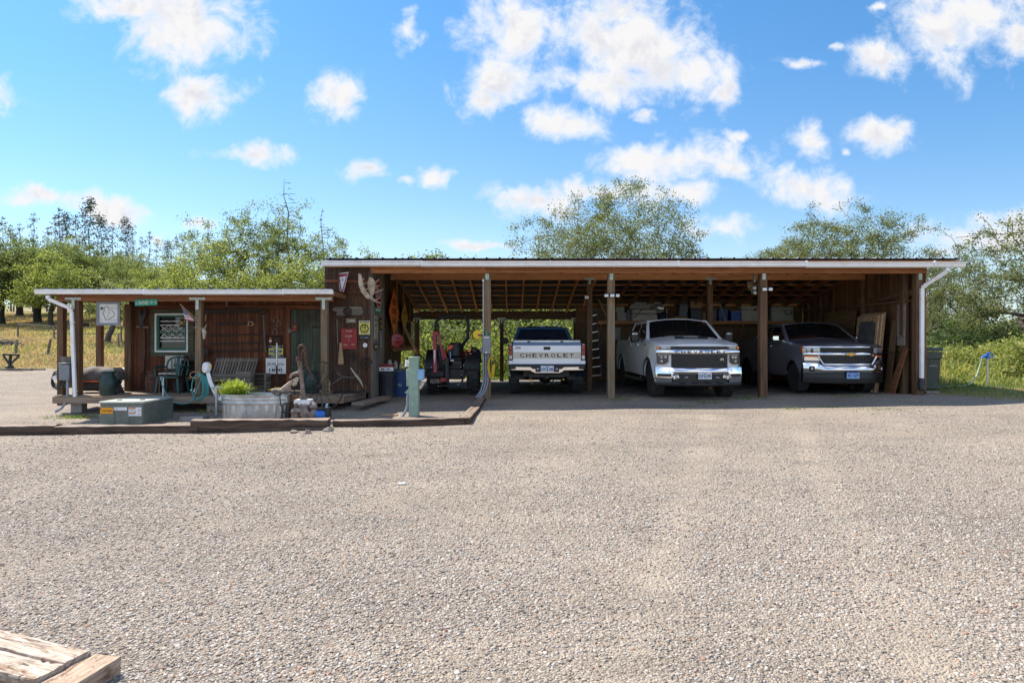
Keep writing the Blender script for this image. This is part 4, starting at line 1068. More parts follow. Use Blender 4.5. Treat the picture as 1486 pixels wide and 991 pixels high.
# left hand inner wall
mb = P(shed)
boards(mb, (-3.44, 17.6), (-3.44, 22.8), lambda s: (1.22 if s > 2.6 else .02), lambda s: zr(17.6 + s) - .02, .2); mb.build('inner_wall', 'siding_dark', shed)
mb = P(shed)
mb.box((-3.36, 20.7, 1.17), (.05, 4.3, .12)); mb.box((-3.37, 20.7, 2.05), (.045, 4.0, .09))
mb.bar((-3.33, YR + .1, 3.30), (-3.33, 22.8, 2.54), .04, .10)
for y in (19.2, 20.4, 21.6): mb.box((-3.385, y, (1.2 + zr(y)) / 2), (.05, .05, zr(y) - 1.25))
mb.build('inner_wall_frame', 'fir_dark', shed)
mb = P(shed); mb.bar((-3.29, 19.9, 1.85), (-3.29, 22.4, 1.08), .04, .14); mb.build('brace', 'pine_pale', shed)

# ---- the cabin with its porch
cabin = thing('cabin', 'small red brown board cabin with a covered front porch hung with old tools', 'cabin', (-6.6, 16.5, 0))
YW = 15.9
mb = P(cabin)
boards(mb, (-9.3, YW), (-8.74, YW), .2, 2.52, .1); boards(mb, (-8.74, YW), (-7.78, YW), .2, 1.08, .1); boards(mb, (-8.74, YW), (-7.78, YW), 2.16, 2.52, .1)
boards(mb, (-7.78, YW), (-5.46, YW), .2, 2.52, .1); boards(mb, (-5.46, YW), (-4.56, YW), 2.2, 2.52, .1)
mb.build('wall', 'siding', cabin)
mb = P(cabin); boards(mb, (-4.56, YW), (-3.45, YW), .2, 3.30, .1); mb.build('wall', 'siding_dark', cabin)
mb = P(cabin)
boards(mb, (-3.44, YW - .01), (-3.44, 17.6), .0, lambda s: zr(15.9 + s) - .02, .22); mb.build('side_wall', 'grey_wood', cabin)
mb = P(cabin); boards(mb, (-9.3, 19.6), (-9.3, YW + .02), .1, 2.5, .14); boards(mb, (-3.47, 19.6), (-9.3, 19.6), .1, 2.4, .14); mb.build('outer_wall', 'siding', cabin)
mb = P(cabin)
mb.box((-6.9, YW - .032, 2.24), (4.9, .03, .10)); mb.box((-4.0, YW - .035, 2.86), (1.1, .035, .07)); mb.box((-4.05, YW - .037, 2.58), (.95, .03, .05)); mb.build('trim_board', 'siding', cabin)
mb = P(cabin); mb.box((-3.46, YW - .035, 1.55), (.05, .05, 3.1)); mb.build('corner_board', 'siding_dark', cabin)
mb = P(cabin)
corrugated(mb, -10.43, -3.98, 14.34, 15.96, 2.545, 2.568, .305, .022)
corrugated(mb, -9.5, -3.98, 15.962, 19.7, 2.568, 2.62, .305, .022)
mb.build('roof', ['roof', 'fir_dark'], cabin, smooth=False)
mb = P(cabin); gutter(mb, -10.47, -3.93, 14.41, 2.432, .84); mb.build('gutter', 'white_paint', cabin, smooth=False)
mb = P(cabin)
dw = [at(69, 429, 14.35), at(70, 434, 14.35), at(101, 447, 14.52), at(104, 452, 14.55), at(109, 578, 14.5)]
for a, b in zip(dw[:-1], dw[1:]): mb.bar(a, b, .075, .06, up=(0, -1, .01), ch=.01)
for py in (468, 567): mb.box(at(105.5 + (py - 468) * .035, py, 14.52), (.09, .075, .02))
mb.build('downspout', 'white_paint', cabin)
mb = P(cabin); mb.box((-7.1, 14.68, 2.375), (6.15, .14, .15)); mb.bar((-9.98, 14.7, 2.38), (-9.98, 15.9, 2.40), .10, .14); mb.build('porch_beam', 'fir_dark', cabin)
mb = P(cabin)
for k in range(12): mb.box((-10.2 + k * .56, 15.2, 2.475), (.04, 1.5, .10))
mb.build('porch_rafters', 'fir_dark', cabin)
for (px_, py_, s_, m_, z0) in ((-9.76, 14.7, .155, 'post_brown', .2), (-7.03, 14.7, .135, 'post', .2), (-4.21, 14.7, .145, 'post', .2), (-10.22, 14.85, .14, 'post_brown', -.05), (-10.02, 15.9, .13, 'post_brown', .2), (-9.27, YW - .06, .16, 'post_brown', .2)):
    mb = P(cabin); mb.box((px_, py_, (2.30 + z0) / 2), (s_, s_, 2.30 - z0), ch=.008); mb.build('porch_post', m_, cabin)
for px_ in (-9.80, -7.03, -4.21):
    mb = P(cabin); mb.box((px_, 14.60, 2.355), (.36, .008, .055)); mb.box((px_, 14.60, 2.22), (.07, .008, .22)); mb.build('bracket', 'bracket', cabin)
mb = P(cabin)
nb = 9
for k in range(nb): 
    y = 14.52 + (k + .5) * 1.38 / nb
    for (a, b) in ((-10.16, -7.6), (-7.597, -5.4), (-5.397, -3.46 - .22 * (1 - k / nb))): mb.box(((a + b) / 2, y, .187), (b - a - .003, 1.38 / nb - .006, .03))
mb.build('porch_deck', 'deck', cabin)
mb = P(cabin)
mb.box((-6.95, 14.49, .105), (6.45, .04, .15)); mb.box((-3.66, 15.15, .10), (.04, 1.35, .14), Euler((0, 0, -.16))); mb.box((-10.14, 15.2, .10), (.04, 1.36, .14))
for k in range(7): mb.box((-9.9 + k, 15.2, .08), (.05, 1.35, .16))
mb.build('deck_frame', 'deck', cabin)
for px_ in (-9.9, -8.4, -6.65, -5.0):
    g = gzf(px_, 14.75)
    mb = P(cabin); mb.box((px_, 14.95 if px_ < -9 else 14.75, (g + .02) / 2 - .01), (.26 if px_ < -9 else .38, .2, .02 - g + .06), ch=.008); mb.build('foundation_block', 'concrete', cabin)
mb = P(cabin); mb.box((-3.22, 15.1, .035), (.28, 1.7, .075), Euler((0, 0, -.18)), ch=.008); mb.build('step', 'deck', cabin)
# window
wroot = None
X0, X1, Z0, Z1 = xat(225.5, YW), xat(274, YW), zat(511, YW), zat(455, YW)
cx, cz = (X0 + X1) / 2, (Z0 + Z1) / 2
def rect(a, b, c, d): return [(a, c), (b, c), (b, d), (a, d)]
Fc = facing((0, YW - .012, 0))
mb = P(cabin); mb.ring(rect(X0 - .10, X1 + .14, Z0 - .10, Z1 + .10), rect(X0, X1, Z0, Z1), facing((0, YW - .005, 0)), .045); win = mb.build('window', 'olive_trim', cabin, smooth=False)
def sub(o): mb = MB(); mb.X = Matrix.Translation(-Vector(cabin.location)); return mb
mb = sub(win); mb.ring(rect(X0, X1, Z0, Z1), rect(X0 + .04, X1 - .04, Z0 + .04, Z1 - .04), facing((0, YW + .02, 0)), .06); mb.build('frame', 'white', win, smooth=False)
mb = sub(win); mb.ring(rect(X0 + .042, X1 - .042, Z0 + .042, Z1 - .042), rect(X0 + .10, X1 - .085, Z0 + .10, Z1 - .085), facing((0, YW + .02, 0)), .045)
mb.box((cx, YW - .005, cz), (X1 - X0 - .16, .02, .03)); mb.build('sash', 'green_trim', win, smooth=False)
mb = sub(win); mb.box((cx, YW + .045, cz), (X1 - X0 - .1, .006, Z1 - Z0 - .1)); mb.build('pane', 'pane', win, smooth=False)
mb = sub(win); w0, w1 = X0 + .115, X1 - .1; H = Z1 - Z0
for f in (.80, .70, .37, .285): mb.box(((w0 + w1) / 2, YW + .012, Z0 + f * H), (w1 - w0, .012, .022))
for k in range(3):
    a = w0 + (w1 - w0) * k / 3; b = w0 + (w1 - w0) * (k + 1) / 3; q0, q1, q2 = Z0 + .375 * H, Z0 + .535 * H, Z0 + .695 * H
    for p, q in (((a, q0), (b, q1)), ((a, q1), (b, q0)), ((a, q1), (b, q2)), ((a, q2), (b, q1))): mb.bar((p[0], YW + .012, p[1]), (q[0], YW + .012, q[1]), .012)
mb.build('grille', 'white', win)
# door
D0, D1 = xat(422, YW), xat(468, YW)
mb = P(cabin); boards(mb, (D0, YW - .02), (D1, YW - .02), .215, 2.17, .155, jitter=.003); door = mb.build('door', 'green_door', cabin)
mb = P(cabin); mb.box((D0 - .05, YW - .03, 1.22), (.09, .05, 2.04)); mb.box((D1 + .05, YW - .03, 1.22), (.09, .05, 2.04)); mb.box(((D0 + D1) / 2, YW - .032, 2.225), (D1 - D0 + .2, .05, .09)); mb.build('door_frame', 'siding', cabin)
for z in (1.75, .62):
    mb = sub(door); mb.box((D1 - .12, YW - .04, z), (.26, .012, .05)); mb.ball((D1 + .01, YW - .045, z), .03, 8, 6); mb.build('hinge', 'rust_dark', door)
mb = sub(door); mb.box((D0 + .04, YW - .05, 1.66), (.11, .03, .04)); mb.box((D0 - .02, YW - .06, 1.66), (.07, .03, .10)); mb.build('latch', 'rust_pale', door)
# ------------------------------------------------------------------ pickups (local frame: nose at y=0, y runs to the tail, x across, z up)
def mono(xs, ys):
    return lambda q: float(np.interp(q, xs, ys))
class Pickup:
    def __init__(s, root, hw, L, top, rocker, yf, yr, ra, rw, tw, sweep, paint, nose_w=.10, tail_w=.02):
        s.root = root; s.hw = hw; s.L = L; s.top = top; s.rocker = rocker; s.yf = yf; s.yr = yr; s.ra = ra; s.rw = rw; s.tw = tw; s.sweep = sweep; s.paint = paint; s.nose_w = nose_w; s.tail_w = tail_w
    def fy(s, x): return s.sweep * abs(x) ** 2.3
    def wx(s, y, z):
        zt = s.top(y); k = (z - .85) / max(.2, zt - .85)
        w_ = s.hw - (.055 * max(0, k) ** 2.4) - (.05 * max(0, (.75 - z) / .35) ** 1.5)
        e = min(1, max(0, y / .75)); w_ -= s.nose_w * (1 - e) ** 2.2
        e = min(1, max(0, (s.L - y) / .5)); w_ -= s.tail_w * (1 - e) ** 2
        for yc in (s.yf, s.yr):
            d = math.hypot(y - yc, z - s.rw)
            w_ += .028 * math.exp(-((d - s.ra) / .13) ** 2)
        return w_
    def bottom(s, y):
        z = s.rocker
        for yc in (s.yf, s.yr):
            if abs(y - yc) < s.ra: z = max(z, s.rw + math.sqrt(max(0, s.ra ** 2 - (y - yc) ** 2)))
        return z
    def side_skin(s, mb, sd, ya, yb, za=None, zb=None, off=0.0, n=None, rows=9):
        ys = list(np.linspace(ya, yb, n or max(3, int((yb - ya) / .06))))
        for yc in (s.yf, s.yr):
            for q in np.linspace(-s.ra, s.ra, 25):
                if ya < yc + q < yb: ys.append(yc + q)
        ys = sorted(set(round(float(q), 4) for q in ys))
        P_ = []
        for y in ys:
            b = max(s.bottom(y), za if za is not None else -9); t_ = min(s.top(y), zb if zb is not None else 9); b = min(b, t_ - .01)
            row = []
            for i in range(rows + 1):
                z = b + (t_ - b) * i / rows
                row.append(Vector((sd * (s.wx(y, z) + off), y, z)))
            P_.append(row)
        mb.grid(P_ if sd > 0 else P_[::-1])
        return P_
    def body(s, y0, ycab, ybed):
        mb = MB()
        for sd in (-1, 1):
            P_ = s.side_skin(mb, sd, y0, s.L)
            # return flange round the arches and along the sill
            mb.grid([[r[0], r[0] + Vector((-sd * .16, 0, 0))] for r in P_])
        # bed rails, floor and front of bed
        for sd in (-1, 1):
            mb.grid([[Vector((sd * s.wx(y, s.top(y)), y, s.top(y))), Vector((sd * (s.wx(y, s.top(y)) - .04), y, s.top(y) + .012)), Vector((sd * (s.wx(y, s.top(y)) - .10), y, s.top(y))), Vector((sd * (s.wx(y, s.top(y)) - .11), y, s.top(y) - .48))] for y in np.linspace(ybed, s.L - .04, 8)])
        mb.box((0, (ybed + s.L) / 2, s.top(s.L) - .5), (s.hw * 1.75, s.L - ybed, .03)); mb.box((0, ybed, s.top(s.L) - .28), (s.hw * 1.8, .03, .5))
        return mb.build('body', s.paint, s.root, fix=False, angle=30)
    def hood(s, y0, y1, crown=.05, dome=.03, front_drop=.05, name='hood'):
        mb = MB(); P_ = []
        for i in range(13):
            f = i / 12; row = []
            for j in range(17):
                u_ = -1 + 2 * j / 16
                xx = u_ * (s.wx(y0 + (y1 - y0) * f + .02, 9) if False else 1)
                yy0 = y0 + s.fy(u_ * s.hw * .92); y = yy0 + (y1 - yy0) * f
                xx = u_ * (s.wx(y, s.top(y)) - .002)
                z = s.top(y) + crown * (1 - abs(u_) ** 2.5) + dome * (1 - min(1, max(0, (abs(u_) - .45) / .16)) ** 2 * (3 - 2 * min(1, max(0, (abs(u_) - .45) / .16)))) * (.4 + .6 * f)
                z -= front_drop * (1 - f) ** 5
                row.append(Vector((xx, y, z)))
            P_.append(row)
        mb.grid(P_); mb.grid([[q - Vector((0, 0, .0)), q + Vector((0, .03, -.05))] for q in P_[0]])
        return mb.build(name, s.paint, s.root, fix=False, angle=50)
    def cab(s, yA, yB, yC, yD, zb, zt, xb, xt, doors, glass='autoglass', rear_inset=.10, belt=None):
        """greenhouse: cowl yA, roof front yB, roof back yC, rear base yD"""
        zA = zb
        A = [Vector((sd * xb, yA, zA)) for sd in (-1, 1)]; B = [Vector((sd * xt, yB, zt)) for sd in (-1, 1)]
        C = [Vector((sd * xt, yC, zt)) for sd in (-1, 1)]; D = [Vector((sd * xb, yD, zA)) for sd in (-1, 1)]
        mb = MB()
        def bil(q, a, b): return (q[0] * (1 - a) + q[1] * a) * (1 - b) + (q[3] * (1 - a) + q[2] * a) * b
        fr = [A[0], A[1], B[1], B[0]]; rr = [D[1], D[0], C[0], C[1]]
        def bulge(q, amt): 
            n_ = (q[1] - q[0]).cross(q[3] - q[0]).normalized()
            return lambda a, b: bil(q, a, b) + n_ * amt * (1 - (2 * a - 1) ** 2)
        for q, amt in ((fr, .09), (rr, .04)):
            g = bulge(q, amt); mb.grid([[g(i / 10, j / 5) for i in range(11)] for j in range(6)])
        for sd in (0, 1):
            q = [A[sd], D[sd], C[sd], B[sd]]
            mb.grid([[bil(q, i / 10, j / 4) for i in range(11)] for j in range(5)])
        roof = []
        for i in range(9):
            a = i / 8; row = []
            for j in range(11):
                b = -1 + 2 * j / 10
                y = (yB - .09 * (1 - b * b)) * (1 - a) + (yC + .04 * (1 - b * b)) * a
                row.append(Vector((b * xt, y, zt + .055 * (1 - b ** 4) * (1 - (2 * a - 1) ** 4 * .55) )))
            roof.append(row)
        mb.grid(roof)
        # drip edge along the roof sides and pillars
        for sd in (0, 1):
            mb.tube([A[sd], A[sd].lerp(B[sd], .5), B[sd], B[sd].lerp(C[sd], .5), C[sd], C[sd].lerp(D[sd], .5), D[sd]], .022, 6)
        mb.tube([B[0], (B[0] + B[1]) / 2 + Vector((0, -.09, .04)), B[1]], .02, 6)
        mb.build('cab', s.paint, s.root, fix=True, angle=40)
        def glass_panel(name, q, amt, a0, a1, b0, b1, off=.006, mat=glass):
            g = bulge(q, amt); n_ = (q[1] - q[0]).cross(q[3] - q[0]).normalized()
            m_ = MB(); rows = []
            for j in range(7):
                b = j / 6; row = []
                for i in range(13):
                    a = i / 12
                    # softened corners
                    row.append(g(a0 + (a1 - a0) * a, b0 + (b1 - b0) * b) + n_ * off)
                rows.append(row)
            m_.grid(rows); return m_.build(name, mat, s.root, fix=False)
        glass_panel('windshield', fr, .09, .035, .965, .03, .93)
        glass_panel('rear_window', rr, .04, rear_inset, 1 - rear_inset, .06, .86, mat=glass)
        for sd in (0, 1):
            q = [A[sd], D[sd], C[sd], B[sd]]
            if sd == 0: q = [D[sd], A[sd], B[sd], C[sd]]
            for (ya, yb) in doors:
                def fr_(y, zf):                      # the parameter along the slanted side at height zf
                    lo = yA + (yB - yA) * zf; hi = yD + (yC - yD) * zf
                    f = (y - lo) / (hi - lo); f = min(.985, max(.02, f)); return f if sd == 1 else 1 - f
                m_ = MB(); rows = []; n_ = (q[1] - q[0]).cross(q[3] - q[0]).normalized()
                for j in range(6):
                    zf = .05 + .83 * j / 5
                    lo_y = max(ya + .06, yA + (yB - yA) * zf + .10); hi_y = min(yb - .06, yD + (yC - yD) * zf - .12)
                    rows.append([bil(q, fr_(lo_y + (hi_y - lo_y) * i / 6, zf), zf) + n_ * .006 for i in range(7)])
                m_.grid(rows); m_.build('side_window', 'autoglass', s.root, fix=False)
        return A, B, C, D
    def door(s, sd, ya, yb, za, zb, handle='chrome', hz=None, hy=None):
        mb = MB(); P_ = s.side_skin(mb, sd, ya + .006, yb - .006, za, zb, off=.006)
        d = mb.build('door', s.paint, s.root, fix=False, angle=30)
        yy = hy if hy is not None else yb - .22; zz = hz or zb - .12; x = s.wx(yy, zz) + .02
        mb = MB(); mb.box((sd * (x + .012), yy, zz), (.018, .19, .032), ch=.008); mb.box((sd * (x - .004), yy, zz), (.03, .21, .05), ch=.01)
        mb.build('handle', handle, d)
        return d
    def wheel(s, sd, yc, rim_mat='trim_black', spokes=6, lugs=0, rim_r=.62, hub='chrome', face=True):
        x0 = sd * (s.hw - .035); r = s.rw; tw = s.tw; mb = MB()
        c = (x0 - sd * tw / 2, yc, r)
        prof = [(r * rim_r, -tw / 2 + .02), (r * .80, -tw / 2), (r * .93, -tw / 2 + .005), (r * .985, -tw / 2 + .03), (r, -tw / 2 + .06), (r, tw / 2 - .06), (r * .985, tw / 2 - .03), (r * .93, tw / 2 - .005), (r * .80, tw / 2), (r * rim_r, tw / 2 - .02)]
        mb.lathe(prof, c, 40, 'x')
        n = lugs or 0
        for k in range(n):
            a = 2 * math.pi * k / n
            for q, (dx, da) in enumerate(((-.36, 0), (-.12, .5), (.12, 0), (.36, .5))):
                aa = a + da * 2 * math.pi / n
                mb.box((c[0] + dx * tw, c[1] + math.cos(aa) * (r + .002), c[2] + math.sin(aa) * (r + .002)), (tw * .21, 2 * math.pi * r / n * .62, .022), Euler((aa - math.pi / 2, 0, 0)), ch=.004)
            mb.box((c[0] + sd * tw * .47, c[1] + math.cos(a) * r * .95, c[2] + math.sin(a) * r * .95), (.018, .035, .06), Euler((a - math.pi / 2, 0, 0)), ch=.004)
        w_ = mb.build('wheel', 'rubber', s.root)
        mb = MB(); xf = x0 - sd * .035
        R0 = r * rim_r
        mb.lathe([(R0 * 1.02, sd * .0), (R0 * .97, sd * .012), (R0 * .93, -sd * .02), (R0 * .90, -sd * .10)], (xf, yc, r), 32, 'x')
        mb.lathe([(R0 * .9, -sd * .11), (.02, -sd * .11)], (xf, yc, r), 24, 'x')
        for k in range(spokes):
            a = 2 * math.pi * k / spokes + .3
            for da in (-.10, .10):
                p0 = Vector((xf - sd * .035, yc + math.cos(a + da * .6) * R0 * .2, r + math.sin(a + da * .6) * R0 * .2)); p1 = Vector((xf - sd * .008, yc + math.cos(a + da * 1.6) * R0 * .93, r + math.sin(a + da * 1.6) * R0 * .93))
                mb.bar(p0, p1, .028, .03, up=(sd, 0, 0), ch=.006)
        mb.mat(1).lathe([(R0 * .24, -sd * .05), (R0 * .22, -sd * .01), (R0 * .1, -sd * .004), (.001, -sd * .004)], (xf, yc, r), 16, 'x')
        for k in range(6):
            a = k * math.pi / 3; mb.box((xf - sd * .03, yc + math.cos(a) * R0 * .32, r + math.sin(a) * R0 * .32), (.02, .02, .02), ch=.005)
        mb.build('rim', [rim_mat, hub], w_)
        return w_
    def well(s, yc):
        for sd in (-1, 1):
            mb = MB(); n = 14
            mb.grid([[Vector((sd * (s.hw - q), yc - math.cos(math.pi * i / n) * (s.ra - .004), s.rw + math.sin(math.pi * i / n) * (s.ra - .004))) for i in range(n + 1)] for q in (.02, .42)])
            mb.build('wheel_well', 'trim_black', s.root, fix=False)
    def strip(s, mb, x0, x1, zl, zh, yo=0.0, th=.03, n=10, rows=2, bulge=0.0, lean=0.0):
        """a piece of the swept front face between x0 and x1"""
        fl = zl if callable(zl) else (lambda x: zl); fh = zh if callable(zh) else (lambda x: zh)
        F_, B_ = [], []
        for j in range(rows + 1):
            b = j / rows; fr = []; bk = []
            for i in range(n + 1):
                x = x0 + (x1 - x0) * i / n; z = fl(x) + (fh(x) - fl(x)) * b
                y = s.fy(x) + yo - bulge * (1 - (2 * b - 1) ** 2) + lean * (z - .8)
                fr.append(Vector((x, y, z))); bk.append(Vector((x, y + th, z)))
            F_.append(fr); B_.append(bk)
        mb.grid(F_); mb.grid(B_[::-1])
        mb.grid([B_[0], F_[0]]); mb.grid([F_[-1], B_[-1]])
        mb.grid([[r[0] for r in B_], [r[0] for r in F_]]); mb.grid([[r[-1] for r in F_], [r[-1] for r in B_]])
        return s
    def at_front(s, x, z, yo): return frame((x, s.fy(x) + yo, z), (1, 0, 0), (0, 0, 1))

def bowtie(k=1.0):
    return [(-.5 * k, .06 * k), (-.5 * k, -.10 * k), (-.16 * k, -.10 * k), (-.16 * k, -.18 * k), (.16 * k, -.18 * k), (.16 * k, -.10 * k), (.44 * k, -.10 * k), (.5 * k, .06 * k), (.5 * k, .10 * k), (.16 * k, .10 * k), (.16 * k, .18 * k), (-.16 * k, .18 * k), (-.16 * k, .10 * k), (-.44 * k, .10 * k)]

# ---- the white heavy pickup
root = thing('pickup_truck', 'white crew cab pickup with black hood scoop and chrome lettered grille bar, parked nose out', 'pickup truck', (4.45, 15.38, gzf(4.4, 16.4) - .005))
wt = Pickup(root, 1.03, 6.25, mono([0, .5, 1.5, 1.75, 1.95, 4.0, 4.3, 6.25], [1.285, 1.345, 1.45, 1.455, 1.43, 1.43, 1.43, 1.43]), .50, 1.02, 4.98, .50, .425, .29, .30, 'truck_white', nose_w=.06)
wt.body(.30, 1.6, 4.2)
wt.hood(.06, 1.62, crown=.045, dome=.045, front_drop=.03)
mb = MB(); mb.box((0, .80, 1.452), (.80, .07, .05), Euler((-.12, 0, 0)), ch=.015); mb.box((-.29, .90, 1.492), (.20, .20, .03), Euler((.13, 0, 0)), ch=.008); mb.box((.29, .90, 1.492), (.20, .20, .03), Euler((.13, 0, 0)), ch=.008); mb.build('hood_scoop', 'trim_black', root)
wt.cab(1.52, 2.28, 3.85, 4.15, 1.43, 1.925, .965, .80, ((1.72, 2.86), (2.86, 3.98)))
for sd in (-1, 1):
    wt.door(sd, 1.72, 2.86, .56, 1.425); wt.door(sd, 2.86, 3.95, .56, 1.425)
    for yc in (wt.yf, wt.yr): wt.wheel(sd, yc, 'trim_black', 8, lugs=26, rim_r=.58, hub='trim_black')
    mb = MB()                                        # black arch lip
    n = 22
    for yc in (wt.yf, wt.yr):
        P_ = [[Vector((sd * (wt.wx(yc - math.cos(math.pi * i / n) * q, wt.rw + math.sin(math.pi * i / n) * q) + o_), yc - math.cos(math.pi * i / n) * q, wt.rw + .02 + math.sin(math.pi * i / n) * q)) for i in range(n + 1)] for q, o_ in ((.485, .012), (.525, .02), (.56, .006))]
        mb.grid(P_ if sd > 0 else P_[::-1])
    mb.build('arch_trim', 'trim_black', root, fix=False)
    mb = MB(); mb.tube([(sd * 1.06, 1.7, .40), (sd * 1.08, 1.9, .38), (sd * 1.08, 3.7, .38), (sd * 1.06, 3.95, .40)], .055, 8); mb.build('running_board', 'trim_black', root)
    mb = MB(); mb.bar((sd * .96, 1.80, 1.44), (sd * 1.16, 1.78, 1.44), .05, .07); mb.box((sd * 1.23, 1.79, 1.52), (.23, .12, .30), ch=.035); mir = mb.build('mirror', 'trim_black', root)
    mb = MB(); mb.box((sd * 1.24, 1.722, 1.585), (.14, .012, .035), ch=.004); mb.build('marker_strip', 'lens_clear', mir)
    mb = MB(); mb.X = frame((sd * (wt.wx(1.66, 1.31) + .008), 1.52, 1.31), (0, -sd * 1.0, 0) if sd < 0 else (0, 1, 0), (0, 0, 1)); mb.box((0, 0, .002), (.16, .045, .008), ch=.003); mb.build('fender_badge', 'trim_black', root)
    # lamps
    mb = MB(); a, b = sorted((sd * .665, sd * .985)); wt.strip(mb, a, b, 1.20, lambda x: 1.272 - .01 * abs(x), .02, .06, 8)
    up = mb.build('headlight', 'lens_dark', root, angle=60)
    mb = MB(); a, b = sorted((sd * .70, sd * .90)); wt.strip(mb, a, b, 1.218, 1.250, .012, .02, 6); mb.build('lamp_reflector', 'lens_clear', up)
    mb = MB(); a, b = sorted((sd * .93, sd * .99)); wt.strip(mb, a, b, 1.205, 1.262, .008, .05, 3); mb.build('turn_signal', 'lens_amber', up)
    mb = MB(); a, b = sorted((sd * .735, sd * .975)); wt.strip(mb, a, b, lambda x: .845 + .06 * max(0, (.82 - abs(x)) / .09), 1.072, .0, .08, 8); lo = mb.build('headlight', 'lens_dark', root, angle=60)
    mb = MB()
    for (x_, z_) in ((.88, 1.0), (.88, .915), (.80, 1.01)): mb.ball((sd * x_, wt.fy(x_) - .002, z_), (.036, .014, .032), 12, 8)
    a, b = sorted((sd * .76, sd * .955)); wt.strip(mb, a, b, 1.052, 1.064, -.004, .01, 4)
    mb.build('lamp_reflector', 'lens_clear', lo)
mb = MB(); wt.strip(mb, -1.0, 1.0, .74, lambda x: 1.285 - .02 * x * x, .055, .10, 20); mb.build('nose_panel', 'truck_white', root)
mb = MB(); wt.strip(mb, -.66, .66, 1.195, 1.272, .02, .04, 14)
mb.mat(0); wt.strip(mb, -.665, .665, .755, 1.082, .02, .05, 14)
for z in (.80, .86, .92, .98, 1.04): wt.strip(mb, -.65, .65, z, z + .026, .004, .02, 14)
for k in range(9):
    x = -.58 + k * .145
    for z in (.83, .95): wt.strip(mb, x, x + .05, z, z + .024, -.001, .02, 2)
    if k < 8:
        for z in (.89, 1.01): wt.strip(mb, x + .07, x + .12, z, z + .024, -.001, .02, 2)
    wt.strip(mb, x, x + .06, 1.222, 1.248, .008, .02, 2)
gr = mb.build('grille', 'trim_black', root, smooth=False)
mb = MB(); wt.strip(mb, .41, .56, .93, .985, -.004, .02, 3); mb.mat(1).text('Z71', wt.at_front(.485, .957, -.008), w=.11, bold=.02); mb.build('trim_badge', ['trim_black', 'chrome'], gr)
mb = MB(); wt.strip(mb, -.995, .995, 1.085, 1.185, -.01, .08, 24, rows=4, bulge=.018); cb = mb.build('grille_bar', 'chrome', root, angle=60)
mb = MB()
for k, ch_ in enumerate('CHEVROLET'):
    x = -.555 + k * 1.11 / 8; mb.text(ch_, frame((x, wt.fy(x) - .031, 1.137), (1, (wt.fy(x + .02) - wt.fy(x - .02)) / .04, 0), (0, 0, 1)), h=.056, w=.098, bold=.03)
mb.build('lettering', 'ink', cb, smooth=False)
mb = MB()
bz = mono([0, .62, .70, 1.05], [.755, .755, .775, .775])
wt.strip(mb, -1.025, 1.025, lambda x: (.615 if abs(x) < .67 else .42), lambda x: bz(abs(x)), -.07, .10, 48, rows=4, bulge=.035)
bump = mb.build('bumper', 'chrome', root, angle=60)
for sd in (-1, 1):
    mb = MB(); mb.X = Matrix.Translation((0, 0, 0)); a, b = sorted((sd * .70, sd * .99)); wt.strip(mb, a, b, .555, .625, -.112, .02, 8); mb.build('bumper_step', 'trim_black', bump)
mb = MB(); wt.strip(mb, -.69, .69, .405, .618, -.035, .10, 20); wt.strip(mb, -1.03, 1.03, .33, .425, -.05, .16, 30, rows=3, bulge=.03)
for k in range(4): mb.box((-.45 + k * .3, wt.fy(.3) - .08, .43), (.14, .05, .05), ch=.02)
lowv = mb.build('lower_valance', 'trim_black', root, angle=50)
for sd in (-1, 1):
    mb = MB(); mb.box((sd * .585, wt.fy(.585) - .06, .545), (.16, .05, .095), Euler((0, sd * .25, 0)), ch=.02); mb.mat(1).lathe([(.001, -.03), (.036, -.028), (.042, -.01)], (sd * .585, wt.fy(.585) - .07, .545), 14, 'y'); mb.build('fog_light', ['chrome', 'lens_clear'], root)
    mb = MB(); mb.tube([(sd * .36, -.01, .55), (sd * .33, -.05, .545), (sd * .40, -.055, .535), (sd * .42, -.0, .54)], .014, 6); mb.build('tow_hook', 'steel', root)
mb = MB(); mb.box((.06, -.095, .585), (.315, .012, .165), ch=.003); pl = mb.build('licence_plate', 'plate', root)
mb = MB(); mb.text('520', facing((-.035, -.102, .578)), h=.072, w=.115, bold=.02); mb.text('QML', facing((.152, -.102, .578)), h=.072, w=.115, bold=.02); mb.mat(1).prism([(-.022, -.045), (.022, -.045), (.006, .05), (-.006, .05)], facing((.06, -.1015, .585)), .002); mb.mat(0).text('OREGON', facing((.06, -.102, .643)), h=.02, w=.10); mb.build('lettering', ['ink_blue', 'sign_green'], pl, smooth=False)
for yc in (wt.yf, wt.yr): wt.well(yc)
mb = MB(); mb.box((0, 3.0, .50), (1.3, 5.2, .16)); mb.box((0, wt.yf, .42), (1.5, .14, .14)); mb.box((0, wt.yr, .42), (1.5, .16, .16)); mb.build('underbody', 'trim_black', root)
mb = MB(); wt.strip(mb, -.01, .01, 1, 1.01, 0, .01, 2) if False else mb.box((0, 6.23, 1.12), (1.6, .06, .60), ch=.01); mb.build('tailgate', 'truck_white', root)
mb = MB()
for k in range(5): mb.box((-.36 + k * .18, 2.42, 1.985), (.11, .06, .022), ch=.008)
mb.build('roof_marker', 'trim_black', root)

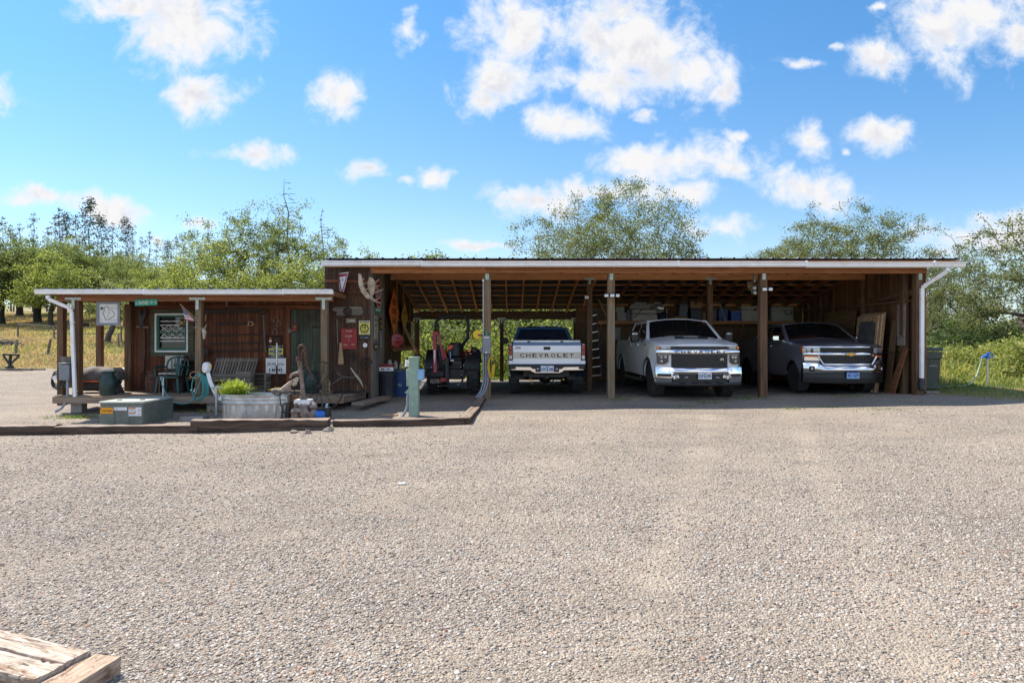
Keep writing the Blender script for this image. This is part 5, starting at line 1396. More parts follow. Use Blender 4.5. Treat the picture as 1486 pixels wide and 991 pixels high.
# ---- the grey pickup
root = thing('pickup_truck', 'dark grey crew cab pickup with gold bow tie badge on its chrome grille', 'pickup truck', (8.36, 16.18, gzf(8.3, 17.1) - .005))
gt = Pickup(root, 1.01, 5.30, mono([0, .5, 1.5, 1.8, 3.6, 3.9, 5.3], [1.20, 1.255, 1.335, 1.35, 1.35, 1.345, 1.34]), .42, .98, 4.30, .455, .40, .275, .38, 'truck_grey', nose_w=.05)
gt.body(.34, 1.6, 3.9)
gt.hood(.05, 1.55, crown=.05, dome=.03, front_drop=.02)
gt.cab(1.42, 2.22, 3.55, 3.88, 1.335, 1.80, .955, .775, ((1.60, 2.72), (2.72, 3.72)))
for sd in (-1, 1):
    gt.door(sd, 1.60, 2.72, .48, 1.332, handle='chrome'); gt.door(sd, 2.72, 3.70, .48, 1.332, handle='chrome')
    for yc in (gt.yf, gt.yr): gt.wheel(sd, yc, 'trim_black', 7, rim_r=.66, hub='trim_black')
    mb = MB(); mb.bar((sd * .95, 1.78, 1.37), (sd * 1.07, 1.76, 1.37), .04, .05); mb.box((sd * 1.14, 1.76, 1.43), (.21, .11, .17), ch=.04); mb.build('mirror', 'chrome', root)
    mb = MB(); a, b = sorted((sd * .67, sd * 1.0)); gt.strip(mb, a, b, 1.025, 1.195, .0, .08, 10, bulge=.01); hl = mb.build('headlight', 'lens_clear', root, angle=60)
    mb = MB(); mb.ball((sd * .82, gt.fy(.82) - .008, 1.105), (.055, .016, .05), 14, 8); mb.mat(0).box((sd * .93, gt.fy(.93) - .004, 1.10), (.03, .02, .11)); mb.build('lamp_projector', 'lens_dark', hl)
    mb = MB(); a, b = sorted((sd * .955, sd * 1.012)); gt.strip(mb, a, b, 1.06, 1.20, -.004, .10, 4); mb.build('turn_signal', 'lens_amber', hl)
    mb = MB(); a, b = sorted((sd * .68, sd * .985)); gt.strip(mb, a, b, .945, .99, -.006, .05, 8); mb.build('marker_lamp', 'lens_amber', root)
    mb = MB(); a, b = sorted((sd * .66, sd * 1.0)); gt.strip(mb, a, b, .99, 1.03, -.012, .06, 8); gt.strip(mb, a, b, .86, .945, .01, .08, 8); mb.build('headlight_trim', 'chrome', root)
mb = MB(); gt.strip(mb, -1.0, 1.0, .70, lambda x: 1.212 - .02 * x * x, .045, .10, 20); mb.build('nose_panel', 'truck_grey', root)
mb = MB(); gt.strip(mb, -.665, .665, .77, 1.19, .02, .05, 14)
for (z0, z1) in ((1.07, 1.15), (.80, .965)):
    z = z0
    while z < z1: gt.strip(mb, -.64, .64, z, z + .012, .006, .02, 12); z += .036
    for k in range(15): gt.strip(mb, -.60 + k * .083, -.585 + k * .083, z0, z1 + .01, .004, .02, 2)
gr = mb.build('grille', 'trim_black', root, smooth=False)
mb = MB(); gt.strip(mb, -.99, .99, 1.175, 1.212, -.006, .06, 22, rows=3, bulge=.008); gt.strip(mb, -.99, .99, .985, 1.055, -.014, .06, 22, rows=4, bulge=.014)
gt.strip(mb, -.60, .60, .745, .785, -.012, .06, 16, rows=3, bulge=.01)
for sd in (-1, 1):
    n = 8; a = [Vector((sd * (.60 + .13 * (i / n)), gt.fy(.62) - .02 + .02 * i / n, .765 + .20 * i / n)) for i in range(n + 1)]; mb.tube(a, .021, 8)
bar = mb.build('grille_surround', 'chrome', root, angle=60)
mb = MB(); mb.prism(bowtie(.24), frame((0, -.05, 1.02), (1, 0, 0), (0, 0, 1)), .012); mb.build('emblem', 'gold', root)
mb = MB(); bzl = mono([0, .62, .72, 1.05], [.715, .715, .79, .80])
gt.strip(mb, -1.02, 1.02, lambda x: .575 - .02 * abs(x), lambda x: bzl(abs(x)), -.075, .12, 40, rows=4, bulge=.035); bump = mb.build('bumper', 'chrome', root, angle=60)
for sd in (-1, 1):
    mb = MB(); mb.box((sd * .86, gt.fy(.86) - .10, .655), (.13, .04, .13), Euler((0, 0, sd * .6)), ch=.012); mb.mat(1).ball((sd * .86, gt.fy(.86) - .115, .655), (.035, .02, .045), 10, 8); mb.build('fog_light', ['trim_black', 'lens_clear'], root)
mb = MB(); gt.strip(mb, -1.01, 1.01, .30, lambda x: .58 - .02 * abs(x), -.04, .14, 30, rows=3, bulge=.02); gt.strip(mb, -1.0, 1.0, .42, .435, -.09, .05, 24); mb.build('lower_valance', 'trim_black', root)
mb = MB(); mb.box((0.02, -.115, .505), (.315, .012, .165), ch=.003); pl = mb.build('licence_plate', 'plate_blue', root)
mb = MB(); mb.text('81 0Z4', facing((.02, -.122, .50)), h=.075, w=.26, bold=.02); mb.box((.02, -.121, .575), (.3, .003, .02)); mb.build('lettering', 'ink_blue', pl, smooth=False)
for yc in (gt.yf, gt.yr): gt.well(yc)
mb = MB(); mb.box((0, 2.6, .42), (1.3, 4.6, .14)); mb.build('underbody', 'trim_black', root)
mb = MB(); mb.box((0, 5.28, 1.02), (1.55, .06, .6), ch=.01); mb.build('tailgate', 'truck_grey', root)

# ---- the old blue and silver pickup, tail out
OL = 5.5
root = thing('pickup_truck', 'old two tone blue and silver pickup backed away with its lettered tailgate towards us', 'pickup truck', (.89, 16.67 + OL, gzf(.9, 17.5) - .005), math.pi)
ot = Pickup(root, .985, OL, mono([0, .4, 1.5, 5.5], [1.16, 1.22, 1.34, 1.375]), .50, .95, 4.48, .48, .40, .255, .10, 'truck_blue', nose_w=.05, tail_w=.03)
ot.body(.02, 1.6, 3.35)
ot.hood(.02, 1.5, crown=.04, dome=.0)
ot.cab(1.42, 1.98, 2.98, 3.22, 1.34, 1.80, .88, .70, ((1.5, 2.95),), glass='autoglass_blue', rear_inset=.05)
for sd in (-1, 1):
    ot.door(sd, 1.55, 2.95, .58, 1.33)
    for yc in (ot.yf, ot.yr): ot.wheel(sd, yc, 'alu', 6, lugs=30, rim_r=.55, hub='trim_black')
    mb = MB(); mb.box((sd * 1.12, 1.75, 1.42), (.2, .09, .2), ch=.03); mb.bar((sd * .9, 1.78, 1.38), (sd * 1.04, 1.75, 1.40), .03); mb.build('mirror', 'trim_black', root)
    mb = MB(); mb.side = None
    P_ = ot.side_skin(mb, sd, 3.3, OL - .02, .80, 1.33, off=.004); mb.build('side_stripe', 'truck_silver', root, fix=False)
    # tail lamps: red above, clear below, in a dark bezel
    xl = sd * .925
    mb = MB(); mb.box((xl, OL - .01, 1.13), (.105, .10, .42), ch=.012); tl = mb.build('taillight', 'trim_black', root)
    mb = MB(); mb.box((xl, OL + .04, 1.245), (.075, .016, .12), ch=.005); mb.box((xl, OL + .04, 1.115), (.075, .016, .11), ch=.005); mb.build('red_lens', 'lens_red', tl)
    mb = MB(); mb.box((xl, OL + .04, .995), (.075, .016, .10), ch=.005); mb.box((xl, OL + .04, 1.322), (.07, .014, .022), ch=.004); mb.build('clear_lens', 'lens_clear', tl)
    mb = MB(); mb.box((xl, OL - .01, .865), (.11, .08, .10), ch=.01); mb.build('corner_panel', 'truck_silver', root)
    mb = MB(); mb.box((sd * .86, OL - .58, .47), (.24, .012, .38), Euler((-.05, 0, 0)), ch=.004); mb.build('mud_flap', 'rubber', root)
mb = MB(); mb.box((0, OL - .005, 1.095), (1.74, .05, .55), ch=.008); mb.mat(1).box((0, OL + .001, 1.335), (1.745, .056, .085), ch=.012); mb.mat(2).box((0, OL + .0215, 1.045), (1.735, .006, .165), ch=.001)
mb.mat(1).box((0, OL + .0, .812), (1.74, .05, .03), ch=.004)
tg = mb.build('tailgate', ['truck_silver', 'truck_blue', 'tan_band'], root)
Mt = frame((0, OL + .0255, 1.05), (-1, 0, 0), (0, 0, 1))
mb = MB(); 
for k, c_ in enumerate('CHEVROLET'): mb.text(c_, frame((.63 - k * 1.26 / 8, OL + .0255, 1.045), (-1, 0, 0), (0, 0, 1)), h=.098, w=.112, bold=.014)
mb.build('lettering', 'ink', tg, smooth=False)
mb = MB(); mb.box((-.0, OL + .024, 1.225), (.17, .016, .078), ch=.006); mb.box((0, OL + .03, 1.232), (.12, .02, .03), ch=.006); mb.build('handle', 'trim_black', tg)
mb = MB(); mb.X = frame((.755, OL + .0225, 1.235), (-1, 0, 0), (0, 0, 1)); mb.mat(0).prism([(-.06, -.005), (.02, -.005), (.03, .022), (-.04, .022)], Matrix(), .002); mb.mat(1).prism([(.02, -.005), (.085, -.005), (.085, .022), (.03, .022)], Matrix(), .002); mb.mat(2).text('OREGON OUTDOORS', Matrix.Translation((.01, -.028, 0)), w=.14) if False else mb.mat(2).prism([(-.08, -.035), (.085, -.035), (.085, -.028), (-.08, -.028)], Matrix(), .002); mb.build('sticker', ['flag_red', 'ink_blue', 'ink_grey'], tg, smooth=False)
mb = MB(); mb.box((0, OL + .05, .745), (1.93, .20, .13), ch=.02); bp_ = mb.build('bumper', 'trim_black', root)
mb = MB(); n = 24
def zc(x): return .60 + .055 * min(1, max(0, (abs(x) - .36) / .10))
for sd in (-1, 1):
    mb.grid([[Vector((sd * (.30 + .62 * i / 10), OL + .158 - .02 * (i / 10) ** 4, z + (.045 if i > 1 else 0) + .01 * i / 10)) for i in range(11)] for z in (.625, .66, .70)])
    mb.grid([[Vector((sd * (.30 + .62 * i / 10), OL + .158 - .02 * (i / 10) ** 4 - d_, .70 + (.045 if i > 1 else 0) + .01 * i / 10)) for i in range(11)] for d_ in (0, .1)])
mb.box((0, OL + .13, .615), (.66, .05, .03), ch=.006); mb.build('chrome_band', 'chrome', bp_)
mb = MB(); mb.box((0, OL + .145, .70), (.60, .03, .15), ch=.01); mb.build('plate_recess', 'trim_black', bp_)
mb = MB(); mb.box((-.0, OL + .166, .705), (.33, .012, .165), ch=.003); pl = mb.build('licence_plate', 'plate', root)
Mp = frame((0, OL + .173, .70), (-1, 0, 0), (0, 0, 1))
mb = MB(); mb.text('519', Mp @ Matrix.Translation((-.095, -.005, 0)), h=.08, w=.115, bold=.02); mb.text('QML', Mp @ Matrix.Translation((.10, -.005, 0)), h=.08, w=.115, bold=.02); mb.mat(1).prism([(-.024, -.05), (.024, -.05), (.006, .055), (-.006, .055)], Mp, .001); mb.mat(0).text('OREGON', Mp @ Matrix.Translation((0, .063, 0)), h=.02, w=.11); mb.build('lettering', ['ink_blue', 'sign_green'], pl, smooth=False)
mb = MB()
for sd in (-1, 1): mb.ball((sd * .24, OL + .165, .70), (.03, .015, .028), 10, 6)
mb.build('plate_lamp', 'lens_clear', root)
mb = MB(); mb.box((0, 2.8, .55), (1.2, 4.8, .14)); mb.tube([(-.85, 4.48, .42), (.85, 4.48, .42)], .06, 8); mb.ball((.0, 4.48, .42), (.17, .16, .17), 12, 8); mb.tube([(.42, 3.4, .40), (.45, 4.9, .42), (.42, OL - .05, .44)], .035, 8); mb.box((0, OL - .15, .52), (.9, .08, .09)); mb.box((0, OL - .02, .50), (.09, .16, .08)); mb.tube([(.2, OL - .1, .44), (.08, OL - .08, .30), (-.08, OL - .08, .30), (-.2, OL - .1, .44)], .012, 6); mb.build('underbody', 'trim_black', root)
mb = MB(); mb.box((.40, OL + .02, .42), (.10, .03, .03), ch=.008); mb.box((-.42, OL + .02, .43), (.06, .03, .03), ch=.008); mb.tube([(.38, OL + .02, .40), (.38, OL + .0, .30)], .010, 6); mb.build('hitch_chain_hook', 'gold', root)
mb = MB(); mb.box((0, 4.45, 1.402), (1.72, 2.05, .028), ch=.006); mb.box((0, OL - .035, 1.40), (1.70, .04, .06), ch=.006); bc = mb.build('bed_cover', 'galv', root)
mb = MB()
for x in (-.38, .46): mb.box((x, OL - .0, 1.395), (.07, .035, .03), ch=.004)
mb.build('cover_latch', 'trim_black', bc)
mb = MB(); mb.box((0, 2.99, 1.845), (.18, .05, .03), ch=.008); mb.build('brake_lamp', 'lens_clear', root)
for yc in (ot.yf, ot.yr): ot.well(yc)
# ------------------------------------------------------------------ things
def one(mb, name, mats, label, cat, loc, group=None, **kw):
    o = mb.build(name, mats, loc=loc, **kw); return tag(o, label, cat, group)
def ground_hit(px, py):
    y = 3.0
    while y < 140:
        if 1.4 - (py - 495.5) / FPX * y <= gzf((px - 743) / FPX * y, y): break
        y += .05
    return Vector(((px - 743) / FPX * y, y, gzf((px - 743) / FPX * y, y)))
def circle(r, n=24, a0=0.0): return [(r * math.cos(a0 + 2 * math.pi * i / n), r * math.sin(a0 + 2 * math.pi * i / n)) for i in range(n)]
def sign(name, label, cat, c, wd, ht, back, rows=(), Mx=None, poly=None, th=.010, border=None, group=None, extra=None):
    """a flat sign: panel with its lettering a child; rows = (text, dx, dz, h, w, mat)"""
    root = thing(name, label, cat, c, 0, group)
    Mx = (Mx or facing((0, 0, 0))).copy(); Mx.translation = (0, 0, 0)
    poly = poly or rect(-wd / 2, wd / 2, -ht / 2, ht / 2)
    mb = MB(); mb.prism(poly, Mx, th)
    if border:
        bm_, bw = border; k = 1 - 2 * bw / min(wd, ht); k2 = 1 - .6 * bw / min(wd, ht)
        mb.mat(1).ring([(a * k2, b * k2) for a, b in poly], [(a * k, b * k) for a, b in poly], Mx @ Matrix.Translation((0, 0, th)), .0015)
    mb.build('panel', [back, border[0]] if border else back, root, smooth=False)
    if rows:
        mats = []; mb = MB()
        for (t_, dx, dz, h, w_, m_) in rows:
            if m_ not in mats: mats.append(m_)
            mb.mat(mats.index(m_)); F_ = Mx @ Matrix.Translation((dx, dz, th + .002))
            if t_ == '-': mb.prism(rect(-w_ / 2, w_ / 2, -h / 2, h / 2), F_, .0012)
            elif t_ == 'o': mb.prism(circle(h / 2), F_, .0012)
            else: mb.text(t_, F_, h=h, w=w_, bold=.012, out=.001)
        mb.build('lettering', mats, root, smooth=False)
    if extra: extra(root, Mx, th)
    return root

# ---- signs of the porch and cabin front
def hang(root, Mx, th):
    mb = MB(); mb.tube([(-.0, .0, .06), (0, .0, .16)], .004, 5); mb.build('hanger_wire', 'steel', root)
sign('street_sign', 'small green street sign reading SAND RD hung under the porch beam', 'street sign', at(212, 439, 14.6), .50, .135, 'sign_green',
     [('SAND', -.055, 0, .075, .22, 'sign_white'), ('RD', .125, .0, .042, .062, 'sign_white'), ('S', -.215, -.01, .05, .03, 'sign_white'), ('6', .215, .0, .05, .03, 'sign_white')], Mx=frame((0, 0, 0), (1, 0, .035), (0, 0, 1)), th=.004, extra=hang)
def island(root, Mx, th):
    pts = [(580, 250), (600, 248), (613, 266), (626, 268), (640, 290), (632, 302), (606, 318), (588, 321), (583, 302), (572, 284), (583, 268)]
    mb = MB(); mb.X = Mx @ Matrix.Translation((0, 0, th + .002))
    P_ = [Vector(((a - 605) * .00405, (285 - b) * .00405, 0)) for a, b in pts]
    mb.tube(P_, .0055, 5, closed=True); mb.tube([Vector((-.03, -.09, 0)), Vector((0, -.02, 0)), Vector((.03, .03, 0)), Vector((-.01, .05, 0))], .003, 4)
    mb.mat(1).prism(circle(.035, 10), Matrix.Translation((-.15, .115, 0)), .002)
    mb.mat(2).prism(rect(.04, .18, .115, .125), Matrix(), .002); mb.prism(rect(.02, .17, -.155, -.147), Matrix(), .002)
    mb.build('island_outline', ['ink', 'green_trim', 'ink_grey'], root, smooth=False)
    mb = MB(); mb.ring(rect(-.265, .265, -.27, .27), rect(-.21, .21, -.215, .215), Mx, .03); mb.build('frame', 'grey_box', root, smooth=False)
    mb = MB(); mb.bar((-.2, .01, .27), (-.2, .01, .33), .006); mb.bar((.2, .01, .27), (.2, .01, .33), .006); mb.build('hanger_wire', 'steel', root)
sign('map_sign', 'square white sign with an island outline in a grey frame hung under the porch', 'map sign', at(158, 455, 14.75), .44, .44, 'sign_white', th=.012, extra=island)
sign('service_sign', 'yellow and blue SUPER SERVICE sign with a blue bow tie on the cabin wall', 'sign', at(400.5, 510, 15.82), .345, .28, 'sign_yellow',
     [('SUPER', 0, .105, .042, .2, 'ink_blue'), ('SERVICE', 0, -.105, .042, .22, 'ink_blue')], extra=lambda r, Mx, th: [MB_bow(r, Mx, th)]) if False else None
def bow_extra(r, Mx, th):
    mb = MB(); mb.prism(bowtie(.30), Mx @ Matrix.Translation((0, 0, th)), .003); mb.prism(rect(-.17, .17, .075, .135), Mx @ Matrix.Translation((0, 0, th)), .002) ; mb.prism(rect(-.17, .17, -.135, -.075), Mx @ Matrix.Translation((0, 0, th)), .002)
    mb.mat(1).text('SUPER', Mx @ Matrix.Translation((0, .105, th + .004)), h=.044, w=.2, bold=.015); mb.text('SERVICE', Mx @ Matrix.Translation((0, -.105, th + .004)), h=.044, w=.22, bold=.015); mb.text('CHEVROLET', Mx @ Matrix.Translation((0, 0, th + .005)), h=.036, w=.22, bold=.015)
    mb.build('emblem', ['ink_blue', 'sign_yellow'], r, smooth=False)
sign('service_sign', 'yellow and blue SUPER SERVICE sign with a blue bow tie on the cabin wall', 'sign', at(400.5, 510, 15.82), .345, .28, 'sign_yellow', extra=bow_extra)
def farm_txt(r, Mx, th):
    mb = MB(); Q = lambda a, b: Mx @ Matrix.Translation((a, b, th + .002))
    mb.text('Elk Hill Farms', Q(0, .05), h=.07, w=.40, slant=.35); mb.text('1890', Q(0, -.10), h=.085, w=.32, bold=.025); mb.prism(rect(-.12, .12, -.004, 0), Q(0, -.02), .001); mb.build('lettering', 'ink', r, smooth=False)
sign('farm_sign', 'white sign reading Elk Hill Farms 1890 low on the cabin wall', 'sign', at(400.5, 531, 15.80), .485, .375, 'white', th=.012, extra=farm_txt)

sign('yield_sign', 'red and white YIELD triangle hung from the left end of the shed beam', 'road sign', at(497, 414, 15.72), .36, .62, 'sign_red', [('YIELD', .0, .125, .05, .13, 'sign_red')],
     Mx=frame((0, 0, 0), (.64, -.77, -.02), (.06, 0, 1)), poly=[(-.30, .30), (.30, .30), (.30, .27), (.03, -.31), (-.03, -.31), (-.30, .27)], th=.004,
     extra=lambda r, Mx, th: (lambda mb: (mb.mat(0).prism([(-.18, .205), (.18, .205), (0, -.13)], Mx @ Matrix.Translation((0, 0, th)), .001), mb.ring([(-.298, .298), (.298, .298), (.03, -.30), (-.03, -.30)], [(-.275, .28), (.275, .28), (.02, -.27), (-.02, -.27)], Mx @ Matrix.Translation((0, 0, th)), .0015), mb.build('white_field', 'sign_white', r, smooth=False)))(MB()))
SIDE = frame((0, 0, 0), (0, 1, 0), (0, 0, 1))                     # the side wall looks towards +X
def side(px, py, x=-3.41):
    Y = x * FPX / (px - 743); return Vector((x, Y, zat(py, Y)))
oc8 = [(a, b) for a, b in circle(.40, 8, math.pi / 8)]
sign('stop_sign', 'red STOP octagon on the cabin side wall behind the antlers', 'road sign', side(549.5, 426, -3.36), .74, .74, 'sign_red', [('STOP', 0, 0, .24, .56, 'sign_white')], Mx=SIDE, poly=oc8, th=.004, border=('sign_white', .03))
sign('street_sign', 'green street sign blade on the cabin side wall below the stop sign', 'street sign', side(548.5, 450), .75, .15, 'sign_green', [('-', -.02, .0, .05, .55, 'sign_white')], Mx=SIDE, th=.004)
sign('speed_limit_sign', 'white SPEED LIMIT 15 sign on the cabin side wall', 'road sign', side(545.5, 475.5), .46, .60, 'cream', [('SPEED', 0, .19, .10, .34, 'ink'), ('LIMIT', 0, .055, .10, .30, 'ink'), ('15', 0, -.14, .22, .26, 'ink')], Mx=SIDE, th=.004, border=('ink', .02))
sign('small_sign', 'narrow black and yellow sign right of the speed limit sign', 'sign', side(552.5, 470), .24, .34, 'ink', [('-', 0, .06, .06, .15, 'sign_amber'), ('-', 0, -.07, .09, .12, 'sign_amber')], Mx=SIDE, th=.004)
sign('small_sign', 'brown Sinclair coloured plank sign with pale lettering low on the side wall'.replace(' Sinclair coloured', ''), 'sign', side(544.8, 503), .36, .16, 'siding_dark', [('-', .0, .0, .05, .24, 'cream')], Mx=SIDE, th=.012)
sign('paper_notice', 'tall pale grey paper sheet on the side wall by the corner post', 'notice', side(552.8, 495), .22, .34, 'grey_carton', [('-', 0, .08, .012, .15, 'ink_grey'), ('-', 0, .04, .012, .15, 'ink_grey'), ('-', 0, 0, .012, .15, 'ink_grey')], Mx=SIDE, th=.003)
dm = lambda a, b: [(0, -b), (a, 0), (0, b), (-a, 0)]
sign('road_work_sign', 'orange ROAD WORK AHEAD diamond on the inner wall of the tractor bay', 'road sign', side(572, 453, -3.30), 1.4, 1.4, 'sign_orange', [('ROAD', -.02, .28, .17, .50, 'ink'), ('WORK', -.02, .02, .17, .54, 'ink'), ('AHEAD', -.02, -.24, .17, .58, 'ink')], Mx=SIDE, poly=dm(.80, .70), th=.004)
sign('warning_sign', 'amber yellow diamond sign beyond the orange diamond', 'road sign', side(587, 460.5, -3.30), .9, .9, 'sign_amber', [('NARROW', 0, .12, .085, .42, 'ink'), ('ROAD', 0, -.02, .085, .30, 'ink'), ('-', 0, -.16, .02, .3, 'ink')], Mx=SIDE, poly=dm(.62, .49), th=.004)
def no_ring(r, Mx, th):
    mb = MB(); mb.ring([(a * .15, b * .23) for a, b in circle(1, 24)], [(a * .11, b * .18) for a, b in circle(1, 24)], Mx @ Matrix.Translation((0, .0, th)), .002); mb.prism([(-.09, .13), (-.06, .15), (.09, -.13), (.06, -.15)], Mx @ Matrix.Translation((0, 0, th)), .002); mb.build('red_ring', 'sign_red', r, smooth=False)
    mb = MB(); mb.prism(rect(-.02, .03, -.12, .12), Mx @ Matrix.Translation((0, 0, th)), .0015); mb.build('symbol', 'ink', r, smooth=False)
sign('prohibition_sign', 'white sign with a red crossed ring at the far end of the inner wall', 'road sign', side(598, 480, -3.28), .40, .56, 'sign_white', Mx=SIDE, th=.004, extra=no_ring)
mb = MB(); c = at(575, 494, 18.7)
mb.X = frame(c, (.9, .42, 0), (0, 0, 1))
mb.lathe([(.205, .0), (.20, .02), (.13, .035), (.10, .03), (.06, .05), (.001, .055)], (0, 0, 0), 28, 'z'); 
one(mb, 'hubcap', 'tractor_red', 'round dull red hub cover leaning against the inner wall below the orange diamond', 'hub cover', c)
# ---- things on the tall dark wall beside the shed
sign('metal_sign', 'plain red metal sign with faint lettering on the dark cabin wall', 'sign', at(506.5, 491.5, 15.84), .385, .495, 'sign_red', [('POWER', 0, .185, .03, .14, 'cream'), ('STOP', -.01, .06, .035, .16, 'cream'), ('-', -.09, -.15, .012, .10, 'cream'), ('-', .10, -.14, .012, .08, 'cream'), ('-', 0, -.02, .12, .004, 'cream')], th=.006)
def golden(r, Mx, th):
    mb = MB(); mb.prism(rect(-.115, .115, .125, .16), Mx @ Matrix.Translation((0, 0, th)), .001); mb.ring([(a * .115, b * .125) for a, b in circle(1, 6)], [(a * .09, b * .10) for a, b in circle(1, 6)], Mx @ Matrix.Translation((0, -.02, th)), .0015)
    mb.text('10', Mx @ Matrix.Translation((0, .02, th + .002)), h=.10, w=.09, bold=.02); mb.text('PUMPS', Mx @ Matrix.Translation((0, -.075, th + .002)), h=.03, w=.14, bold=.01)
    mb.mat(1).text('Golden Tan', Mx @ Matrix.Translation((0, .142, th + .003)), h=.03, w=.2); mb.build('lettering', ['ink', 'sign_white'], r, smooth=False)
sign('enamel_sign', 'square yellow and black enamel sign with a big 10 beside the red sign', 'sign', at(528.8, 475.5, 15.82), .265, .335, 'sign_yellow', th=.006, border=('sign_white', .012), extra=golden)
sign('licence_plate', 'old black number plate below the yellow enamel sign', 'number plate', at(529, 490, 15.82), .25, .095, 'ink', [('211 840', 0, 0, .05, .2, 'ink_grey')], th=.004)
sign('number_board', 'small wooden number board under the driftwood plaque', 'number board', at(509.5, 465.3, 15.83), .24, .11, 'grey_wood', [('23460', 0, 0, .06, .19, 'cream')], th=.015)
mb = MB(); c = at(530, 501, 15.85); mb.lathe([(.055, 0), (.055, -.02), (.048, -.026), (.001, -.026)], c, 20, 'y'); mb.mat(1).bar(c + Vector((0, -.028, 0)), c + Vector((.02, -.028, .03)), .005)
one(mb, 'wall_thermometer', ['white', 'ink'], 'small round white thermometer below the number plate', 'thermometer', c)
root = thing('driftwood_plaque', 'weathered driftwood plaque with a round dark rosette above the red sign', 'plaque', at(505, 452, 15.84)); c = Vector(root.location)
mb = P(root); pl_ = [(-.37, .06), (-.30, .11), (-.12, .10), (.05, .12), (.33, .11), (.36, .03), (.38, -.05), (.30, -.10), (.1, -.08), (-.15, -.11), (-.30, -.10), (-.25, -.02), (-.36, .02)]
mb.prism([(a * 1.0, b) for a, b in pl_], facing(c), .035); mb.build('board', 'grey_wood', root, smooth=False)
mb = P(root); mb.lathe([(.11, -.036), (.10, -.06), (.05, -.075), (.001, -.07)], c, 20, 'y'); mb.build('rosette', 'rust_dark', root)
# moose antlers under the eave
root = thing('moose_antlers', 'pair of pale moose antlers mounted above the cabin corner', 'antlers', at(533, 432, 15.6)); c0 = Vector(root.location)
def palm(outline, tines, th, Y):
    mb = P(root); pts = [at(a, b, Y) for a, b in outline]; n = len(pts); cen = sum(pts, Vector()) / n
    vs = pts + [p + Vector((0, th, 0)) for p in pts] + [cen + Vector((0, -.03, 0)), cen + Vector((0, th + .03, 0))]
    fs = [(i, (i + 1) % n, 2 * n) for i in range(n)] + [(n + (i + 1) % n, n + i, 2 * n + 1) for i in range(n)] + [(i, n + i, n + (i + 1) % n, (i + 1) % n) for i in range(n)]
    mb.add(vs, fs)
    for tn in tines: mb.tube([at(a, b, Y + th * .5 + d_) for a, b, d_ in tn], [.022 - .017 * i / (len(tn) - 1) for i in range(len(tn))], 7)
    return mb
mb = palm([(520, 397), (524, 398), (526, 412), (530, 420), (536, 428), (538, 435), (531, 432), (524, 424), (520, 412)], [[(525, 407, 0), (529, 404, -.1)], [(526, 413, 0), (532, 411, -.12)], [(530, 421, 0), (537, 418, -.14)], [(534, 430, 0), (545, 436, -.2), (552, 432, -.25)], [(533, 431, 0), (543, 437, -.1), (553, 440, -.1)]], .05, 15.55); mb.build('antler', 'antler', root)
mb = palm([(536, 402), (541, 404), (545, 410), (544, 420), (542, 428), (537, 428), (534, 420), (533, 410)], [[(543, 410, 0), (549, 407, -.1)], [(544, 418, 0), (551, 414, -.12)], [(542, 426, 0), (549, 423, -.15), (556, 420, -.18)], [(539, 428, 0), (541, 436, -.1), (550, 439, -.12)]], .05, 15.75); mb.build('antler', 'antler', root)
mb = P(root); mb.ball(at(535, 431, 15.72), (.07, .07, .06), 10, 8, .2); mb.build('skull_plate', 'bone', root)
# old broom, decoy, window frame, driftwood and horn lower on that wall
root = thing('old_broom', 'worn straw broom hanging on the dark wall left of the red sign', 'broom', at(495, 515, 15.8)); mb = P(root)
mb.tube([at(489, 463, 15.82), at(490, 500, 15.82)], .012, 6); mb.build('handle', 'grey_wood', root)
mb = P(root); mb.prism([(-.02, .28), (.02, .28), (.07, -.18), (.06, -.25), (-.06, -.24), (-.06, -.18)], facing(at(495, 514, 15.84)), .05); mb.build('brush', 'pine_pale', root)
mb = MB(); c = at(513, 517, 15.83)
for k, (dx, dz) in enumerate(((-.05, .05), (.05, .06), (0, -.03), (.02, .0))): mb.tube([c + Vector((dx + .05 * math.cos(a), -.01, dz + .06 * math.sin(a))) for a in np.linspace(0, 6.28, 13)[:-1]], .010, 5, closed=True)
one(mb, 'iron_pulley', 'rust_dark', 'cluster of small dark iron rings on the wall under the red sign', 'iron rings', c)
mb = MB(); mb.X = facing(at(530, 525.5, 15.80)) @ Matrix.Rotation(.62, 4, 'Z')
mb.ring(rect(-.15, .15, -.115, .115), rect(-.12, .12, -.085, .085), Matrix(), .03); mb.prism(rect(-.012, .012, -.09, .09), Matrix.Translation((-.04, 0, 0)), .025); mb.prism(rect(-.012, .012, -.09, .09), Matrix.Translation((.04, 0, 0)), .025)
one(mb, 'crate_frame', 'rust_dark', 'small tilted dark wooden frame with two bars on the wall', 'wooden frame', at(530, 525.5, 15.8), smooth=False)
mb = MB(); mb.tube([at(481, 558, 15.7), at(497, 547, 15.7), at(512, 548, 15.72), at(522, 542, 15.75)], [.016, .02, .014, .008], 6); mb.tube([at(497, 547, 15.7), at(488, 540, 15.72)], [.012, .006], 5)
one(mb, 'driftwood_branch', 'grey_wood', 'crooked grey driftwood branch lying against the dark wall', 'branch', at(498, 562, 15.7))
mb = MB(); mb.tube([at(509, 534, 15.76), at(516, 544, 15.72), at(523, 553, 15.66), at(527, 562, 15.6)], [.012, .03, .028, .008], 7)
one(mb, 'paddle', 'bone', 'curved pale horn leaning against the foot of the dark wall', 'horn', at(527, 563, 15.6))
mb = MB(); mb.box(at(507, 568.5, 15.35) + Vector((.0, 0, .0)), (.75, .55, .012)); one(mb, 'door_mat', 'tarp_dark', 'dark mat lying on the right end of the porch deck', 'mat', at(507, 569, 15.35))
